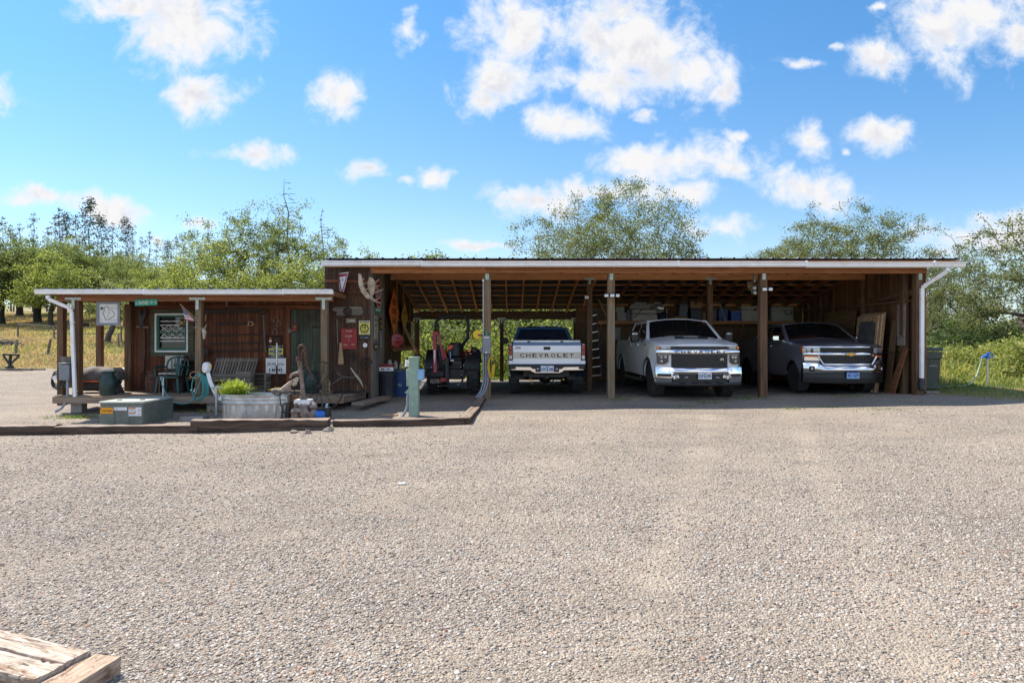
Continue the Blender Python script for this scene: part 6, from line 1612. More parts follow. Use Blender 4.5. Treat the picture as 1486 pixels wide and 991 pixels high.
root = thing('deck_plank', 'short pale stick propped beside the right porch post', 'stick', at(478, 566, 14.75)); mb = P(root); mb.bar(at(478, 571, 14.75), at(478, 552, 14.8), .035, .03); mb.build('stick', 'pine_pale', root)
# ---- tools on the porch wall
def saw(name, label, px0, py0, px1, py1, Y, hgt, mats, teeth=True, handle=None):
    root = thing(name, label, 'saw', at((px0 + px1) / 2, (py0 + py1) / 2, Y)); mb = P(root); a = at(px0, py0, Y); b = at(px1, py1, Y); L = (b - a).length; d = (b - a) / L; n = max(6, int(L / .045)); up = Vector((-d.z, 0, d.x)) if abs(d.x) > .5 else Vector((1, 0, 0))
    pts = [(0, .0)] + [(0, hgt * .7), (L * .5, hgt), (L, hgt * .7)] + [(L, 0)]
    for i in range(n, 0, -1):
        if teeth: pts += [(L * (i - .5) / n, -.022), (L * (i - 1) / n, 0)]
    mb.prism(pts[:-1], frame(a, d, up), .006); mb.build('blade', mats, root, smooth=False)
    if handle:
        for hp in handle: mb = P(root); mb.tube([at(*p, Y - .01) for p in hp], .016, 6); mb.build('handle', 'pine_pale', root)
    return root
saw('crosscut_saw', 'long dark two man saw hung highest on the porch wall', 297, 455, 387, 453, 15.83, .12, 'rust_dark', handle=([(299, 456), (298, 466)], [(381.5, 452), (382, 459)]))
saw('hand_saw', 'thin hand saw with a pale wooden grip below the long saw', 313, 471, 360, 470, 15.83, .05, 'rust_dark', handle=([(360, 473), (361, 467), (366, 467), (368, 472), (363, 472)],))
for k, (py, lb) in enumerate(((486, 'upper toothed saw blade of three on the porch wall'), (498, 'middle toothed saw blade of three on the porch wall'), (509, 'lowest toothed saw blade of three, just above the bench'))): saw('saw_blade', lb, 304, py + 1, 382, py - 1, 15.84, .025, 'rust_dark')
saw('crosscut_saw', 'long rusty saw hung upright left of the porch window', 204, 541, 205.5, 476, 15.82, .10, 'rust', handle=([(198, 474), (206, 475), (215, 475)],))
mb = MB(); mb.bar(at(216.5, 545, 15.84), at(216, 476, 15.84), .03, .02); one(mb, 'iron_bar', 'rust_dark', 'upright iron bar left of the porch window', 'iron bar', at(216, 545, 15.84))
root = thing('work_gloves', 'black leather harness straps hanging on the wall left of the window', 'harness', at(207, 460, 15.8)); mb = P(root)
mb.ball(at(206, 463, 15.8), (.07, .04, .17), 10, 8, .5); mb.tube([at(210, 446, 15.8), at(211, 455, 15.8), at(205, 470, 15.79), at(203, 476, 15.79)], [.02, .04, .035, .02], 7); mb.tube([at(208, 466, 15.79), at(210, 474, 15.78)], .02, 6); mb.build('straps', 'black_plastic', root)
root = thing('axe', 'long pale axe handle hung upright beside the saws', 'axe', at(384, 484, 15.82)); mb = P(root); mb.tube([at(382, 457, 15.82), at(382.5, 470, 15.82), at(384, 490, 15.82), at(385.5, 511, 15.82)], [.014, .018, .02, .024], 7); mb.build('handle', 'grey_wood', root)
mb = P(root); mb.box(at(382, 455, 15.81), (.05, .03, .08)); mb.build('head', 'rust_dark', root)
hs = None
for k, (px_, py_, lb) in enumerate(((400, 464, 'topmost horseshoe of the cluster on the porch wall'), (395, 471, 'left horseshoe below the topmost one'), (404, 470, 'right horseshoe below the topmost one'), (392, 479, 'lowest left horseshoe of the cluster'), (399, 481, 'largest horseshoe, low in the middle of the cluster'), (406, 478, 'lowest right horseshoe of the cluster'))):
    c = at(px_, py_, 15.85)
    mb = MB(); mb.X = facing(c); mb.tube([(.055 * math.sin(a), .07 * math.cos(a), .0) for a in np.linspace(-2.6, 2.6, 14)], .011, 5)
    one(mb, 'horseshoe', 'rust' if k % 2 else 'rust_pale', lb, 'horseshoe', c, 'horseshoes on the porch wall')
root = thing('wall_cabinet', 'small dark open box with a tin on the porch wall under the horseshoes', 'box shelf', at(398, 493, 15.8)); mb = P(root); c = at(398, 493, 15.78)
mb.ring(rect(-.16, .16, -.10, .10), rect(-.145, .145, -.085, .085), facing(c), .0) if False else None
for (o_, s_) in (((0, 0, -.10), (.32, .12, .014)), ((0, 0, .10), (.32, .12, .014)), ((-.155, 0, 0), (.014, .12, .19)), ((.155, 0, 0), (.014, .12, .19)), ((0, .055, 0), (.30, .008, .19))): mb.box(c + Vector(o_), s_)
mb.build('box', 'siding_dark', root)
mb = MB(); c = at(392.5, 494.5, 15.76); mb.lathe([(.035, -.075), (.035, .055)], c, 16); mb.mat(1).lathe([(.0355, -.03), (.0355, .02)], c, 16); mb.mat(2).lathe([(.036, .055), (.036, .075), (.001, .076)], c, 16)
one(mb, 'tin_can', ['sign_red', 'sign_white', 'sign_orange'], 'small red and white tin standing in the dark wall box', 'tin', c)
root = thing('lantern', 'little red lantern hanging on the green door', 'lantern', at(428, 478, 15.74)); mb = P(root); c = at(428, 474, 15.74)
mb.lathe([(.055, -.09), (.05, -.06), (.02, -.05)], c, 14); mb.lathe([(.02, .04), (.035, .05), (.012, .075)], c, 14); mb.tube([c + Vector((-.04, 0, -.05)), c + Vector((-.045, 0, .02)), c + Vector((0, 0, .14)), c + Vector((.045, 0, .02)), c + Vector((.04, 0, -.05))], .005, 5); mb.build('frame', 'lamp_red', root)
mb = P(root); mb.ball(c + Vector((0, 0, -.005)), (.032, .032, .05), 12, 8); mb.build('globe', 'bulb', root)
root = thing('lantern', 'dark barn lantern with amber globe hanging in front of the window', 'lantern', at(264.5, 470, 15.2)); mb = P(root); c = at(264.5, 468, 15.2)
mb.lathe([(.07, -.10), (.065, -.07), (.03, -.055)], c, 14); mb.lathe([(.03, .045), (.05, .055), (.02, .085)], c, 14); mb.tube([c + Vector((-.055, 0, -.06)), c + Vector((-.065, 0, .02)), c + Vector((0, 0, .17)), c + Vector((.065, 0, .02)), c + Vector((.055, 0, -.06))], .006, 5); mb.tube([c + Vector((0, 0, .17)), c + Vector((0, 0, .5))], .003, 4); mb.build('frame', 'rust_dark', root)
mb = P(root); mb.ball(c + Vector((0, 0, -.005)), (.045, .045, .06), 12, 8); mb.build('globe', 'bulb', root)
# flag on a short stick
root = thing('flag', 'small striped flag with blue canton on a stick tied to the porch post', 'flag', at(288, 467, 14.62)); mb = P(root)
pa, pb = at(261, 441, 14.5), at(288.5, 467, 14.62); mb.tube([pa, pb], .008, 6); mb.build('pole', 'pine_pale', root)
def flag_pt(u_, v_):
    p = at(263 + 16.5 * u_, 444.5 + 16.5 * u_, 14.5 + .05 * u_); q = at(270 + 13 * u_, 465 + 1.5 * u_, 14.46)
    r_ = p.lerp(q, v_); r_.y += .03 * math.sin(5 * u_ + 6 * v_) * v_; return r_
mb = P(root)
for j in range(9):
    mb.mat(j % 2); v0, v1 = j / 9, (j + 1) / 9; u0 = .0
    mb.grid([[flag_pt(u_, v_) for u_ in np.linspace(.42 if v_ < 0 else 0, 1, 10)] for v_ in (v0, v1)])
mb.build('stripes', ['flag_red', 'sign_white'], root, fix=False)
mb = P(root); mb.grid([[flag_pt(u_, v_) + Vector((0, -.004, 0)) for u_ in np.linspace(0, .45, 8)] for v_ in np.linspace(0, .55, 6)])
mb.mat(1)
for i in range(4):
    for j in range(3): q = flag_pt(.05 + .11 * i, .08 + .18 * j) + Vector((0, -.006, 0)); mb.box(q, (.012, .003, .012), ch=.001)
mb.build('canton', ['flag_blue', 'sign_white'], root, fix=False)
# goat skull on the porch post
root = thing('animal_skull', 'small white horned animal skull on the side of the porch post', 'skull', at(297, 483, 14.72)); mb = P(root)
mb.tube([at(295, 478, 14.7), at(296.5, 483, 14.66), at(296, 492, 14.66)], [.045, .05, .02], 8); mb.build('skull', 'bone', root)
mb = P(root); mb.tube([at(293, 476, 14.68), at(286, 474, 14.6), at(281, 476, 14.55)], [.02, .013, .004], 6); mb.tube([at(297, 476, 14.7), at(300, 471, 14.66)], [.02, .006], 6); mb.build('horns', 'antler', root)
mb = MB(); c = at(297, 509.5, 15.8); mb.lathe([(.001, -.03), (.095, -.03), (.115, -.06), (.12, -.06), (.10, -.02)], c, 24, 'y'); mb.tube([c + Vector((0, -.03, .11)), c + Vector((0, -.03, .22))], .01, 6)
one(mb, 'frying_pan', 'rust_dark', 'round dark pan hung on the wall right of the porch post', 'pan', c)
mb = MB(); c = at(328, 440, 15.3); mb.tube([c + Vector((.02, 0, .06)), c + Vector((0, 0, -.03)), c + Vector((.03, 0, -.09)), c + Vector((.05, 0, -.05))], .006, 5); one(mb, 'iron_hook', 'steel', 'bent iron hook hanging from the porch ceiling', 'hook', c)

# ---- furniture and cans on the porch
DZ = .203
def milk_can(label, px_, Y, r, h, m_):
    x = xat(px_, Y); root = thing('milk_can', label, 'milk can', (x, Y, DZ)); mb = MB()
    mb.lathe([(r * .95, 0), (r, .015), (r, h * .60), (r * .97, h * .64), (r * .66, h * .80), (r * .62, h * .86), (r * .62, h * .90)], (0, 0, 0), 28); mb.lathe([(r * 1.012, .03), (r * 1.012, .05)], (0, 0, 0), 28); mb.build('body', m_, root)
    mb = MB(); mb.lathe([(r * .66, h * .90), (r * .78, h * .925), (r * .78, h * .975), (r * .70, h), (.001, h * 1.005)], (0, 0, 0), 28); mb.build('lid', m_, root)
    for sd in (-1, 1):
        mb = MB(); mb.tube([(sd * r * .72, 0, h * .80), (sd * r * 1.02, 0, h * .80), (sd * r * 1.06, 0, h * .68), (sd * r * .98, 0, h * .62)], .012, 6); mb.build('handle', m_, root)
    return root
milk_can('dark green milk can standing on the front edge of the porch deck', 158, 14.72, .185, .53, 'green_can')
milk_can('rusty brown milk can standing between the saw and the green plastic chair', 222, 15.55, .17, .50, 'rust')
milk_can('dark green milk can on the deck behind the wagon wheel', 452, 15.2, .17, .52, 'green_can')
root = thing('plastic_chair', 'dark green plastic garden armchair on the porch under the window', 'chair', (xat(250, 15.15), 15.15, DZ)); 
S_ = .40
mb = MB(); mb.grid([[Vector((-.235 + .47 * i / 8, -.22 + .44 * j / 8, S_ - .018 * math.sin(math.pi * i / 8) + .015 * (j / 8 < .1))) for i in range(9)] for j in range(9)]); mb.grid([[Vector((-.235 + .47 * i / 8, -.22 + .44 * j / 8, S_ - .03)) for i in range(9)][::-1] for j in range(9)]); mb.box((0, -.225, S_ - .02), (.47, .025, .05), ch=.01); mb.build('seat', 'chair', root)
mb = MB()
arc = [Vector((-.235, .20, S_)), Vector((-.255, .24, S_ + .2)), Vector((-.235, .27, S_ + .34)), Vector((-.15, .285, S_ + .41)), Vector((0, .29, S_ + .435)), Vector((.15, .285, S_ + .41)), Vector((.235, .27, S_ + .34)), Vector((.255, .24, S_ + .2)), Vector((.235, .20, S_))]
mb.tube(arc, .022, 8)
for x in (-.14, -.07, 0, .07, .14): mb.bar((x * .72, .20, S_), (x * 1.15, .285, S_ + .41 - abs(x) * .3), .026 if abs(x) > .01 else .07, .012, up=(0, -1, .2))
mb.box((0, .255, S_ + .24), (.20, .014, .07), Euler((-.2, 0, 0)), ch=.005); mb.build('backrest', 'chair', root)
for sd in (-1, 1):
    mb = MB(); mb.tube([(sd * .25, .22, S_ + .20), (sd * .285, .05, S_ + .21), (sd * .29, -.16, S_ + .205), (sd * .28, -.225, S_ + .17), (sd * .265, -.23, S_ + .0)], [.018, .028, .028, .022, .02], 8); mb.build('armrest', 'chair', root)
    for (y0, y1) in ((-.21, -.24), (.19, .25)): mb = MB(); mb.bar((sd * .225, y0, S_ - .02), (sd * .265, y1, 0), .05, .03, up=(0, 1, 0), ch=.008); mb.build('leg', 'chair', root)
root = thing('folding_chair', 'beige backed chair standing behind the green plastic chair', 'chair', (xat(251, 15.62), 15.62, DZ)); mb = MB()
mb.box((0, .06, .70), (.44, .03, .32), Euler((-.1, 0, 0)), ch=.02); mb.build('backrest', 'cooler', root); mb = MB(); mb.box((0, .08, .845), (.47, .03, .05), ch=.012); mb.build('top_rail', 'post_brown', root)
mb = MB(); mb.box((0, -.10, .44), (.42, .36, .04), ch=.01); mb.build('seat', 'cooler', root)
for sx_ in (-.19, .19):
    for y in (-.25, .07): mb = MB(); mb.bar((sx_, y, 0), (sx_, y * .9, .44), .03); mb.build('leg', 'post_brown', root)
mb = MB(); c = Vector((xat(257, 15.35), 15.42, DZ)); mb.lathe([(.10, 0), (.125, .02), (.13, .22), (.14, .25), (.125, .25), (.11, .05), (.001, .04)], c, 22); one(mb, 'pot', 'tarp_dark', 'dark bucket on the deck under the green chair', 'bucket', c)
root = thing('wooden_shelf', 'dark little shelf stand beside the green chair by the porch post', 'shelf', (xat(279, 15.68), 15.68, DZ)); mb = MB()
for z in (.02, .27, .50, .74): mb.box((0, 0, z), (.36, .26, .022)); 
for sd in (-1, 1): mb.box((sd * .18, 0, .37), (.02, .26, .75))
mb.box((0, .125, .37), (.36, .01, .74)); mb.build('frame', 'rust_dark', root)
for px_, lb in ((275, 'left tan bowl on the dark shelf'), (285, 'right tan bowl on the dark shelf')):
    c = Vector((xat(px_, 15.6), 15.6, DZ + .285)); mb = MB(); mb.lathe([(.03, 0), (.06, .035), (.075, .06), (.068, .06), (.03, .012), (.001, .01)], c, 18); one(mb, 'bowl', 'pine_pale', lb, 'bowl', c, 'bowls on the dark shelf')
mb = MB(); c = Vector((xat(280, 15.65), 15.65, DZ + .752))
for k in range(26): a = random.uniform(0, 6.28); mb.tube([c, c + Vector((.10 * math.cos(a), .05 * math.sin(a), random.uniform(.08, .2)))], [.005, .012], 4)
one(mb, 'dried_bouquet', 'bark_grey', 'dried grey twigs standing on top of the dark shelf', 'dried twigs', c)
mb = MB(); c = Vector((xat(284, 15.3), 15.3, DZ)); mb.ball(c + Vector((0, 0, .05)), (.06, .05, .06), 10, 8, .3); one(mb, 'white_rag', 'white', 'crumpled white rag on the deck by the hose coil', 'rag', c)
root = thing('bench', 'grey wooden bench with a slatted reclining back against the porch wall', 'bench', (xat(336, 15.5), 15.5, DZ)); mb = MB()
for k in range(15): x = -.48 + k * .0686; mb.bar((x - .03, .10, .34), (x + .035, .27, .80), .045, .018, up=(0, -1, .3))
mb.bar((-.5, .115, .40), (.5, .115, .40), .02, .05); mb.bar((-.47, .25, .74), (.52, .25, .74), .02, .05); mb.build('backrest', 'grey_wood', root)
mb = MB()
for k in range(5): mb.box((0, -.22 + k * .075, .35), (1.04, .065, .022))
mb.build('seat', 'grey_wood', root)
mb = MB(); mb.box((0, -.25, .305), (1.04, .02, .07)); mb.build('apron', 'grey_wood', root)
for sx_ in (-.46, .46):
    for y in (-.22, .12): mb = MB(); mb.bar((sx_, y, 0), (sx_, y, .34), .05); mb.build('leg', 'grey_wood', root)
def crate(label, px_, Y, z, w_, d_, h_, open_front=True, m_='grey_wood', n=5):
    root = thing('wooden_crate', label, 'crate', (xat(px_, Y), Y, z)); mb = MB()
    for k in range(n):
        zz = h_ * (k + .5) / n
        for y in ((d_ / 2,) if open_front else (-d_ / 2, d_ / 2)): mb.box((0, y, zz), (w_, .012, h_ / n - .012))
        for sd in (-1, 1): mb.box((sd * w_ / 2, 0, zz), (.012, d_, h_ / n - .012))
    mb.box((0, 0, .008), (w_, d_, .014)); mb.build('slats', m_, root)
    mb = MB()
    for sx_ in (-1, 1):
        for sy in (-1, 1): mb.box((sx_ * (w_ / 2 - .02), sy * (d_ / 2 - .02), h_ / 2), (.028, .028, h_))
    if open_front: mb.box((0, 0, h_ - .006), (w_, d_, .014)); mb.box((0, -d_ / 2, h_ * .04), (w_, .014, .03))
    mb.build('corner_posts', m_, root); return root
crate('small slatted wooden crate set against the right end of the bench', 356, 15.15, DZ + .0, .33, .22, .50, False, n=9)
crate('open fronted grey wooden crate under the farm sign', 375, 15.45, DZ, .46, .32, .44, True)
# pole tool and yellow case
root = thing('shovel', 'tool with grey pole and black lower shaft standing before the farm sign', 'shovel', (xat(401.5, 15.45), 15.45, DZ)); mb = MB(); mb.tube([(0, 0, .62), (0, .02, 1.17)], .016, 8); mb.build('pole', 'alu', root); mb = MB(); mb.tube([(.01, -.01, .12), (0, 0, .64)], .022, 8); mb.tube([(-.0, 0, 1.16), (0, 0, 1.27)], .022, 8); mb.build('grip', 'black_plastic', root); mb = MB(); mb.box((.01, -.02, .07), (.10, .06, .13), ch=.012); mb.build('foot', 'black_plastic', root)
mb = MB(); c = Vector((xat(401, 15.1), 15.1, DZ)); mb.box(c + Vector((-.03, 0, .06)), (.30, .18, .09), ch=.02); mb.mat(1).box(c + Vector((-.12, -.02, .04)), (.14, .19, .07), ch=.012); mb.mat(0).box(c + Vector((.05, -.05, .12)), (.16, .06, .05), ch=.012); one(mb, 'yellow_tool_case', ['yellow', 'black_plastic'], 'yellow and black power tool lying on the deck below the farm sign', 'power tool', c)
# the covered grill at the left end
root = thing('covered_grill', 'barrel shaped thing under a grey brown cover at the left end of the deck', 'covered grill', (xat(147, 15.35), 15.35, DZ)); mb = MB()
rows = []
for i in range(15):
    t_ = i / 14; x = -.50 + 1.0 * t_; row = []
    for j in range(17):
        a = math.pi * (j / 16) ; e = 1 - .22 * abs(2 * t_ - 1) ** 5
        ry = .24 * e; rz_ = .30 * e; k = 1 + .05 * math.sin(9 * t_ + 3 * a) + .03 * math.sin(17 * t_ - 5 * a)
        row.append(Vector((x + .03 * math.sin(5 * a), -ry * math.cos(a) * k, .30 + rz_ * math.sin(a) * k)))
    rows.append(row)
mb.grid(rows); mb.grid([[q, Vector((0, 0, .3)) + (q - Vector((0, 0, .3))) * .02] for q in rows[0]]); mb.grid([[q, Vector((.5, 0, .3))] for q in rows[-1]]); mb.build('cover', 'tarp', root, fix=False)
mb = MB(); mb.box((-.05, 0, .17), (.84, .40, .24), ch=.05); mb.prism([(.34, .0), (.62, .0), (.52, .20), (.40, .33), (.30, .33)], facing((0, -.10, 0)), .03); mb.build('lower_cover', 'tarp_dark', root)
mb = MB(); mb.tube([(-.5, -.25, .285), (-.1, -.262, .275), (.2, -.262, .27), (.5, -.25, .33)], .012, 6); mb.tube([(.46, -.25, .30), (.50, -.26, .12)], .012, 6); mb.build('cord', 'sign_orange', root)
# ---- electric box on its board at the left post
root = thing('meter_box', 'grey electric box on a weathered board at the left porch post', 'electric box', at(97, 562, 14.6)); mb = P(root)
mb.box(at(98, 540, 14.66), (.32, .03, .70)); mb.build('backboard', 'grey_wood', root); mb = P(root); mb.box(at(96, 540, 14.56), (.235, .16, .36), ch=.012); mb.box(at(96, 527, 14.53), (.25, .19, .02), ch=.006); mb.build('box', 'grey_box', root)
mb = P(root); mb.tube([at(98, 551, 14.55), at(98, 572, 14.55), at(96, 582, 14.5), at(90, 592, 14.45), at(80, 598, 14.4)], .026, 8); mb.build('conduit', 'pvc', root)
root = thing('cable_coil', 'black cable coil with a white tag hung left of the electric box', 'cable coil', at(83, 549, 14.6)); mb = P(root); c = at(83.5, 548, 14.62)
for k in range(4): mb.tube([c + Vector((.10 * math.cos(a) + .006 * k, -.02 - .02 * k, .15 * math.sin(a) - .03 * k)) for a in np.linspace(0, 6.28, 17)[:-1]], .012, 6, closed=True)
mb.tube([c + Vector((-.05, -.05, -.15)), c + Vector((.02, -.05, -.26)), c + Vector((.14, -.03, -.24)), c + Vector((.17, -.02, -.10))], .012, 6); mb.tube([c + Vector((.0, -.02, .14)), c + Vector((.03, -.01, .21)), c + Vector((.06, 0, .2))], .01, 5); mb.build('cable', 'black_plastic', root)
mb = P(root); mb.lathe([(.05, -.08), (.05, -.10), (.001, -.10)], c, 14, 'y'); mb.build('tag', 'white', root)
# ---- teal hose and its standpipe
root = thing('garden_hose', 'coiled teal garden hose hung on the middle porch post', 'garden hose', at(287, 583, 14.5)); mb = P(root)
c = at(287, 562, 14.47); path = []
for k in range(6 * 20):
    a = 2 * math.pi * k / 20 + math.pi / 2; q = k / 20
    path.append(c + Vector(((.112 + .013 * q) * math.cos(a) + .006 * q, -.05 + .018 * q, (.265 + .011 * q) * math.sin(a) - .004 * q)))
tail = [at(280, 580, 14.38), at(272, 585, 14.34), at(262, 586.5, 14.32), at(250, 582, 14.32), at(241, 572, 14.34), at(235, 558, 14.36), at(234, 548, 14.4)]
mb.tube([*path, *tail], .0095, 7); mb.mat(1).box(at(277.5, 566, 14.4), (.02, .05, .03)); mb.build('hose', ['teal', 'white'], root)
mb = P(root); mb.tube([at(283 + 7.5 * math.cos(a), 544 + 4.5 * math.sin(a), 14.42) for a in np.linspace(0, 6.28, 15)[:-1]], .009, 6, closed=True); mb.build('inner_hose', 'pine_pale', root)
mb = MB(); mb.tube([at(237, 548, 14.42), at(237, 576, 14.42)], .02, 8); mb.mat(0).tube([at(237, 548, 14.42), at(234, 547, 14.4), at(233.5, 551, 14.4)], .014, 6); one(mb, 'standpipe', 'galv', 'thin grey standpipe before the deck where the teal hose ends', 'pipe', at(237, 590, 14.42))
root = thing('hose_reel', 'white round hose reel with a flat white hose on a galvanised pipe', 'hose reel', at(314, 601, 13.95)); mb = P(root)
c = at(300, 533.5, 14.15); Mx = frame(c, (.8, -.55, 0), (.15, 0, 1)); mb.X = mb.X @ Mx
mb.lathe([(.001, .05), (.05, .055), (.06, .05), (.11, .05), (.122, .03), (.122, -.03), (.11, -.05), (.001, -.05)], (0, 0, 0), 26, 'z', sx=.9); mb.build('reel', 'white', root)
mb = P(root); pts = [at(302, 541, 14.1), at(305, 553, 14.05), at(310, 565, 14.02), at(316, 576, 14.0), at(321, 580, 13.95)]
mb.grid([[p + Vector((-.035, -.02, -.012)), p + Vector((.035, .0, .012))] for p in pts]); mb.grid([[p + Vector((.035, .004, .012)), p + Vector((-.035, -.016, -.012))] for p in pts]); mb.tube([at(320, 581, 13.95), at(322, 572, 13.95)], .03, 8); mb.build('flat_hose', 'white', root, fix=False)
mb = P(root); mb.tube([at(314, 602, 13.95), at(314, 563, 13.95)], .028, 10); mb.tube([at(307, 563, 13.95), at(330, 562, 13.95)], .022, 8); mb.box(at(316, 560, 13.95), (.07, .05, .03)); mb.build('pipe', 'galv', root)
mb = MB(); mb.box(at(306, 531, 14.05), (.04, .05, .05), ch=.01); one(mb, 'yellow_clip', 'yellow', 'small yellow clip on top of the white hose reel', 'clip', at(306, 527, 14.05))
# ---- transformer box
gb = gzf(-7.55, 12.9)
root = thing('transformer_box', 'low green pad mounted transformer box with warning stickers on its front', 'transformer', (xat(176, 12.75), 12.75, gzf(xat(176, 12.75), 12.75) - .02))
TH = Vector(root.location); ztop = zat(583, 12.75) - TH.z
wF = (208 - 145) / FPX * 12.75; dp = 1.15; zb_ = .04
mb = MB(); mb.box((0, dp / 2, (ztop - .03) / 2), (wF, dp, ztop - .03), ch=.018)
for x in (-.13, .16): mb.box((x, -.004, (ztop - .03) / 2), (.006, .012, ztop - .06))
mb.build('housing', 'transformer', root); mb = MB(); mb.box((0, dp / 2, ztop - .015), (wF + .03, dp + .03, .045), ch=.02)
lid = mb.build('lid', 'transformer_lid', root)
for (x, y) in ((-.2, .28), (.22, .34)): mb = MB(); mb.box((x, y, ztop + .014), (.09, .04, .02), ch=.006); mb.build('lifting_lug', 'black_iron', lid)
mb = MB(); mb.prism(rect(-.125, .125, -.06, .06), facing((-.28, -.012, ztop - .17)), .002); mb.mat(1).text('CAUTION', facing((-.27, -.0145, ztop - .175)), h=.035, w=.18, bold=.02); mb.prism([(-.012, -.02), (.012, -.02), (0, .02)], facing((-.39, -.0145, ztop - .135)), .001); mb.build('warning_sticker', ['orange_sticker', 'ink'], root, smooth=False)
mb = MB(); mb.prism(rect(-.13, .13, -.032, .032), facing((-.01, -.012, ztop - .135)), .002); mb.mat(1).text('1 3', facing((-.10, -.0145, ztop - .135)), h=.03, w=.05); mb.build('number_sticker', ['white_sticker', 'ink'], root, smooth=False)
mb = MB(); mb.prism(rect(-.125, .125, -.085, .085), facing((.275, -.0125, ztop - .19)), .002); mb.mat(1).prism(rect(-.12, .015, .055, .08), facing((.275, -.0145, ztop - .19)), .001); mb.prism(rect(-.12, .015, -.035, -.012), facing((.275, -.0145, ztop - .19)), .001); mb.mat(2)
for dz in (.035, .015, -.055): mb.prism(rect(-.11, .0, dz, dz + .008), facing((.275, -.0145, ztop - .19)), .001); mb.prism(rect(.05, .11, dz, dz + .01), facing((.275, -.0145, ztop - .19)), .001)
mb.prism(circle(.012, 10), facing((.285, -.0145, ztop - .185)), .001); mb.build('instruction_sticker', ['white_sticker', 'label_orange', 'ink_grey'], root, smooth=False)
mb = MB(); c = ground_hit(281, 611); mb.prism([(-.25, .0), (.22, -.02), (.25, .20), (-.08, .26)], Matrix.Translation(c + Vector((0, -.05, .03))), .06); mb.prism([(-.25, .0), (.22, -.02), (.25, .20), (-.08, .26)], Matrix.Translation(c + Vector((0, -.05, -.05))), .078); one(mb, 'paving_slab', 'grey_box', 'dark grey flat slab lying by the end of the raised timber', 'slab', c, smooth=False)
# ---- galvanised tank with plants, spout, pump
TY = 13.25; tx = xat(372, TY); tz = gzf(tx, TY) - .02; TRIM = zat(573, 12.95)
root = thing('stock_tank', 'oval galvanised stock tank used as a pond in front of the porch', 'stock tank', (tx, TY, tz)); H = TRIM - tz; a_, b_ = .67, .34
def oval(k, z, rib=0): 
    return [Vector(((a_ * k + rib * math.cos(22 * t_)) * math.copysign(abs(math.cos(t_)) ** .8, math.cos(t_)), (b_ * k + rib * math.cos(22 * t_)) * math.copysign(abs(math.sin(t_)) ** .8, math.sin(t_)), z)) for t_ in np.linspace(0, 2 * math.pi, 220, endpoint=False)]
def loops(mb, L): 
    n = len(L[0]); vs = [q for r in L for q in r]; mb.add(vs, [(i * n + j, i * n + (j + 1) % n, (i + 1) * n + (j + 1) % n, (i + 1) * n + j) for i in range(len(L) - 1) for j in range(n)])
mb = MB(); prof = [(.945, 0, 0), (.95, .03, .009), (.965, H * .30, .009), (.98, H * .60, .009), (.985, H * .64, 0), (1.0, H * .68, 0), (1.0, H * .73, 0), (.985, H * .77, 0), (.99, H * .80, 0), (1.0, H * .84, 0), (.99, H * .88, 0), (.99, H * .95, 0), (1.015, H * .965, 0), (1.02, H * .985, 0), (1.01, H, 0), (.99, H * .985, 0), (.975, H * .9, 0), (.95, .05, 0)]
loops(mb, [oval(k, z, r_) for k, z, r_ in prof]); mb.build('wall', 'tank', root, fix=False, angle=50)
mb = MB(); mb.add([Vector((0, 0, H * .86))] + oval(.975, H * .86), [(0, i + 1, (i + 1) % 220 + 1) for i in range(220)]); mb.build('water', 'water', root, fix=False)
mb = MB(); mb.tube([at(404, 569, 12.96), at(406, 573, 12.92), at(407, 585, 12.92), at(411, 597, 12.95), at(418, 604, 12.98)], .014, 6); mb.box(at(404, 572, 12.93), (.10, .04, .03)); one(mb, 'power_cord', 'black_plastic', 'black cord draped over the rim of the stock tank', 'cord', at(418, 604, 12.98))
def tuft(label, c, n, L, w_, mat_, name='grass_plant', cat='plant', z_up=1.0):
    g = np.random.default_rng(len(label)); V_, F_ = [], []; r_ = []
    for k in range(n):
        a = g.random() * 6.283; out = (.25 + .75 * g.random()) * L; hgt = L * (.9 - .55 * (out / L) ** 1.5) * (.7 + .5 * g.random()) * z_up; d = np.array([math.cos(a), math.sin(a) * .8, 0]); s_ = np.array([-d[1], d[0], 0]) * w_
        o_ = np.array([g.normal() * L * .22, g.normal() * L * .12, 0]); b0 = len(V_)
        for i in range(5):
            t_ = i / 4; p = o_ + d * out * t_ + np.array([0, 0, hgt * (2.2 * t_ - 1.5 * t_ * t_)]); wk = 1 - .85 * t_
            V_ += [p - s_ * wk, p + s_ * wk]
        for i in range(4): F_.append([b0 + 2 * i, b0 + 2 * i + 1, b0 + 2 * i + 3, b0 + 2 * i + 2]); r_.append(g.random())
    o = np_mesh(name, np.array(V_), np.array(F_), mat_, rnd=r_, loc=c); return tag(o, label, cat)
tuft('lime green grassy plant spilling over the left half of the stock tank', Vector((tx - .42, TY - .02, tz + H * .87)), 620, .44, .0075, 'tuft', z_up=1.15)
mb = MB()
for k in range(7):
    c = Vector((tx + .10 + random.uniform(-.12, .14), TY + random.uniform(-.15, .05), tz + H * .88))
    for q in range(9): a = q * .7; mb.ball(c + Vector((.035 * math.cos(a), .035 * math.sin(a), .015)), (.035, .03, .018), 6, 4)
one(mb, 'water_plant', 'lettuce', 'floating bright green water plants in the stock tank', 'water plant', Vector((tx + .1, TY, tz + H * .88)))
def rock(label, c, r, group=None, m_='stone'):
    mb = MB(); mb.ball(c, r, 14, 10, .28); return one(mb, 'rock', m_, label, 'rock', c, group, angle=25)
rock('reddish lump of rock at the right end of the tank rim', at(405, 568, 13.2), (.13, .10, .075)); rock('smaller reddish rock beside the log spout', at(415, 566, 13.25), (.10, .09, .09))
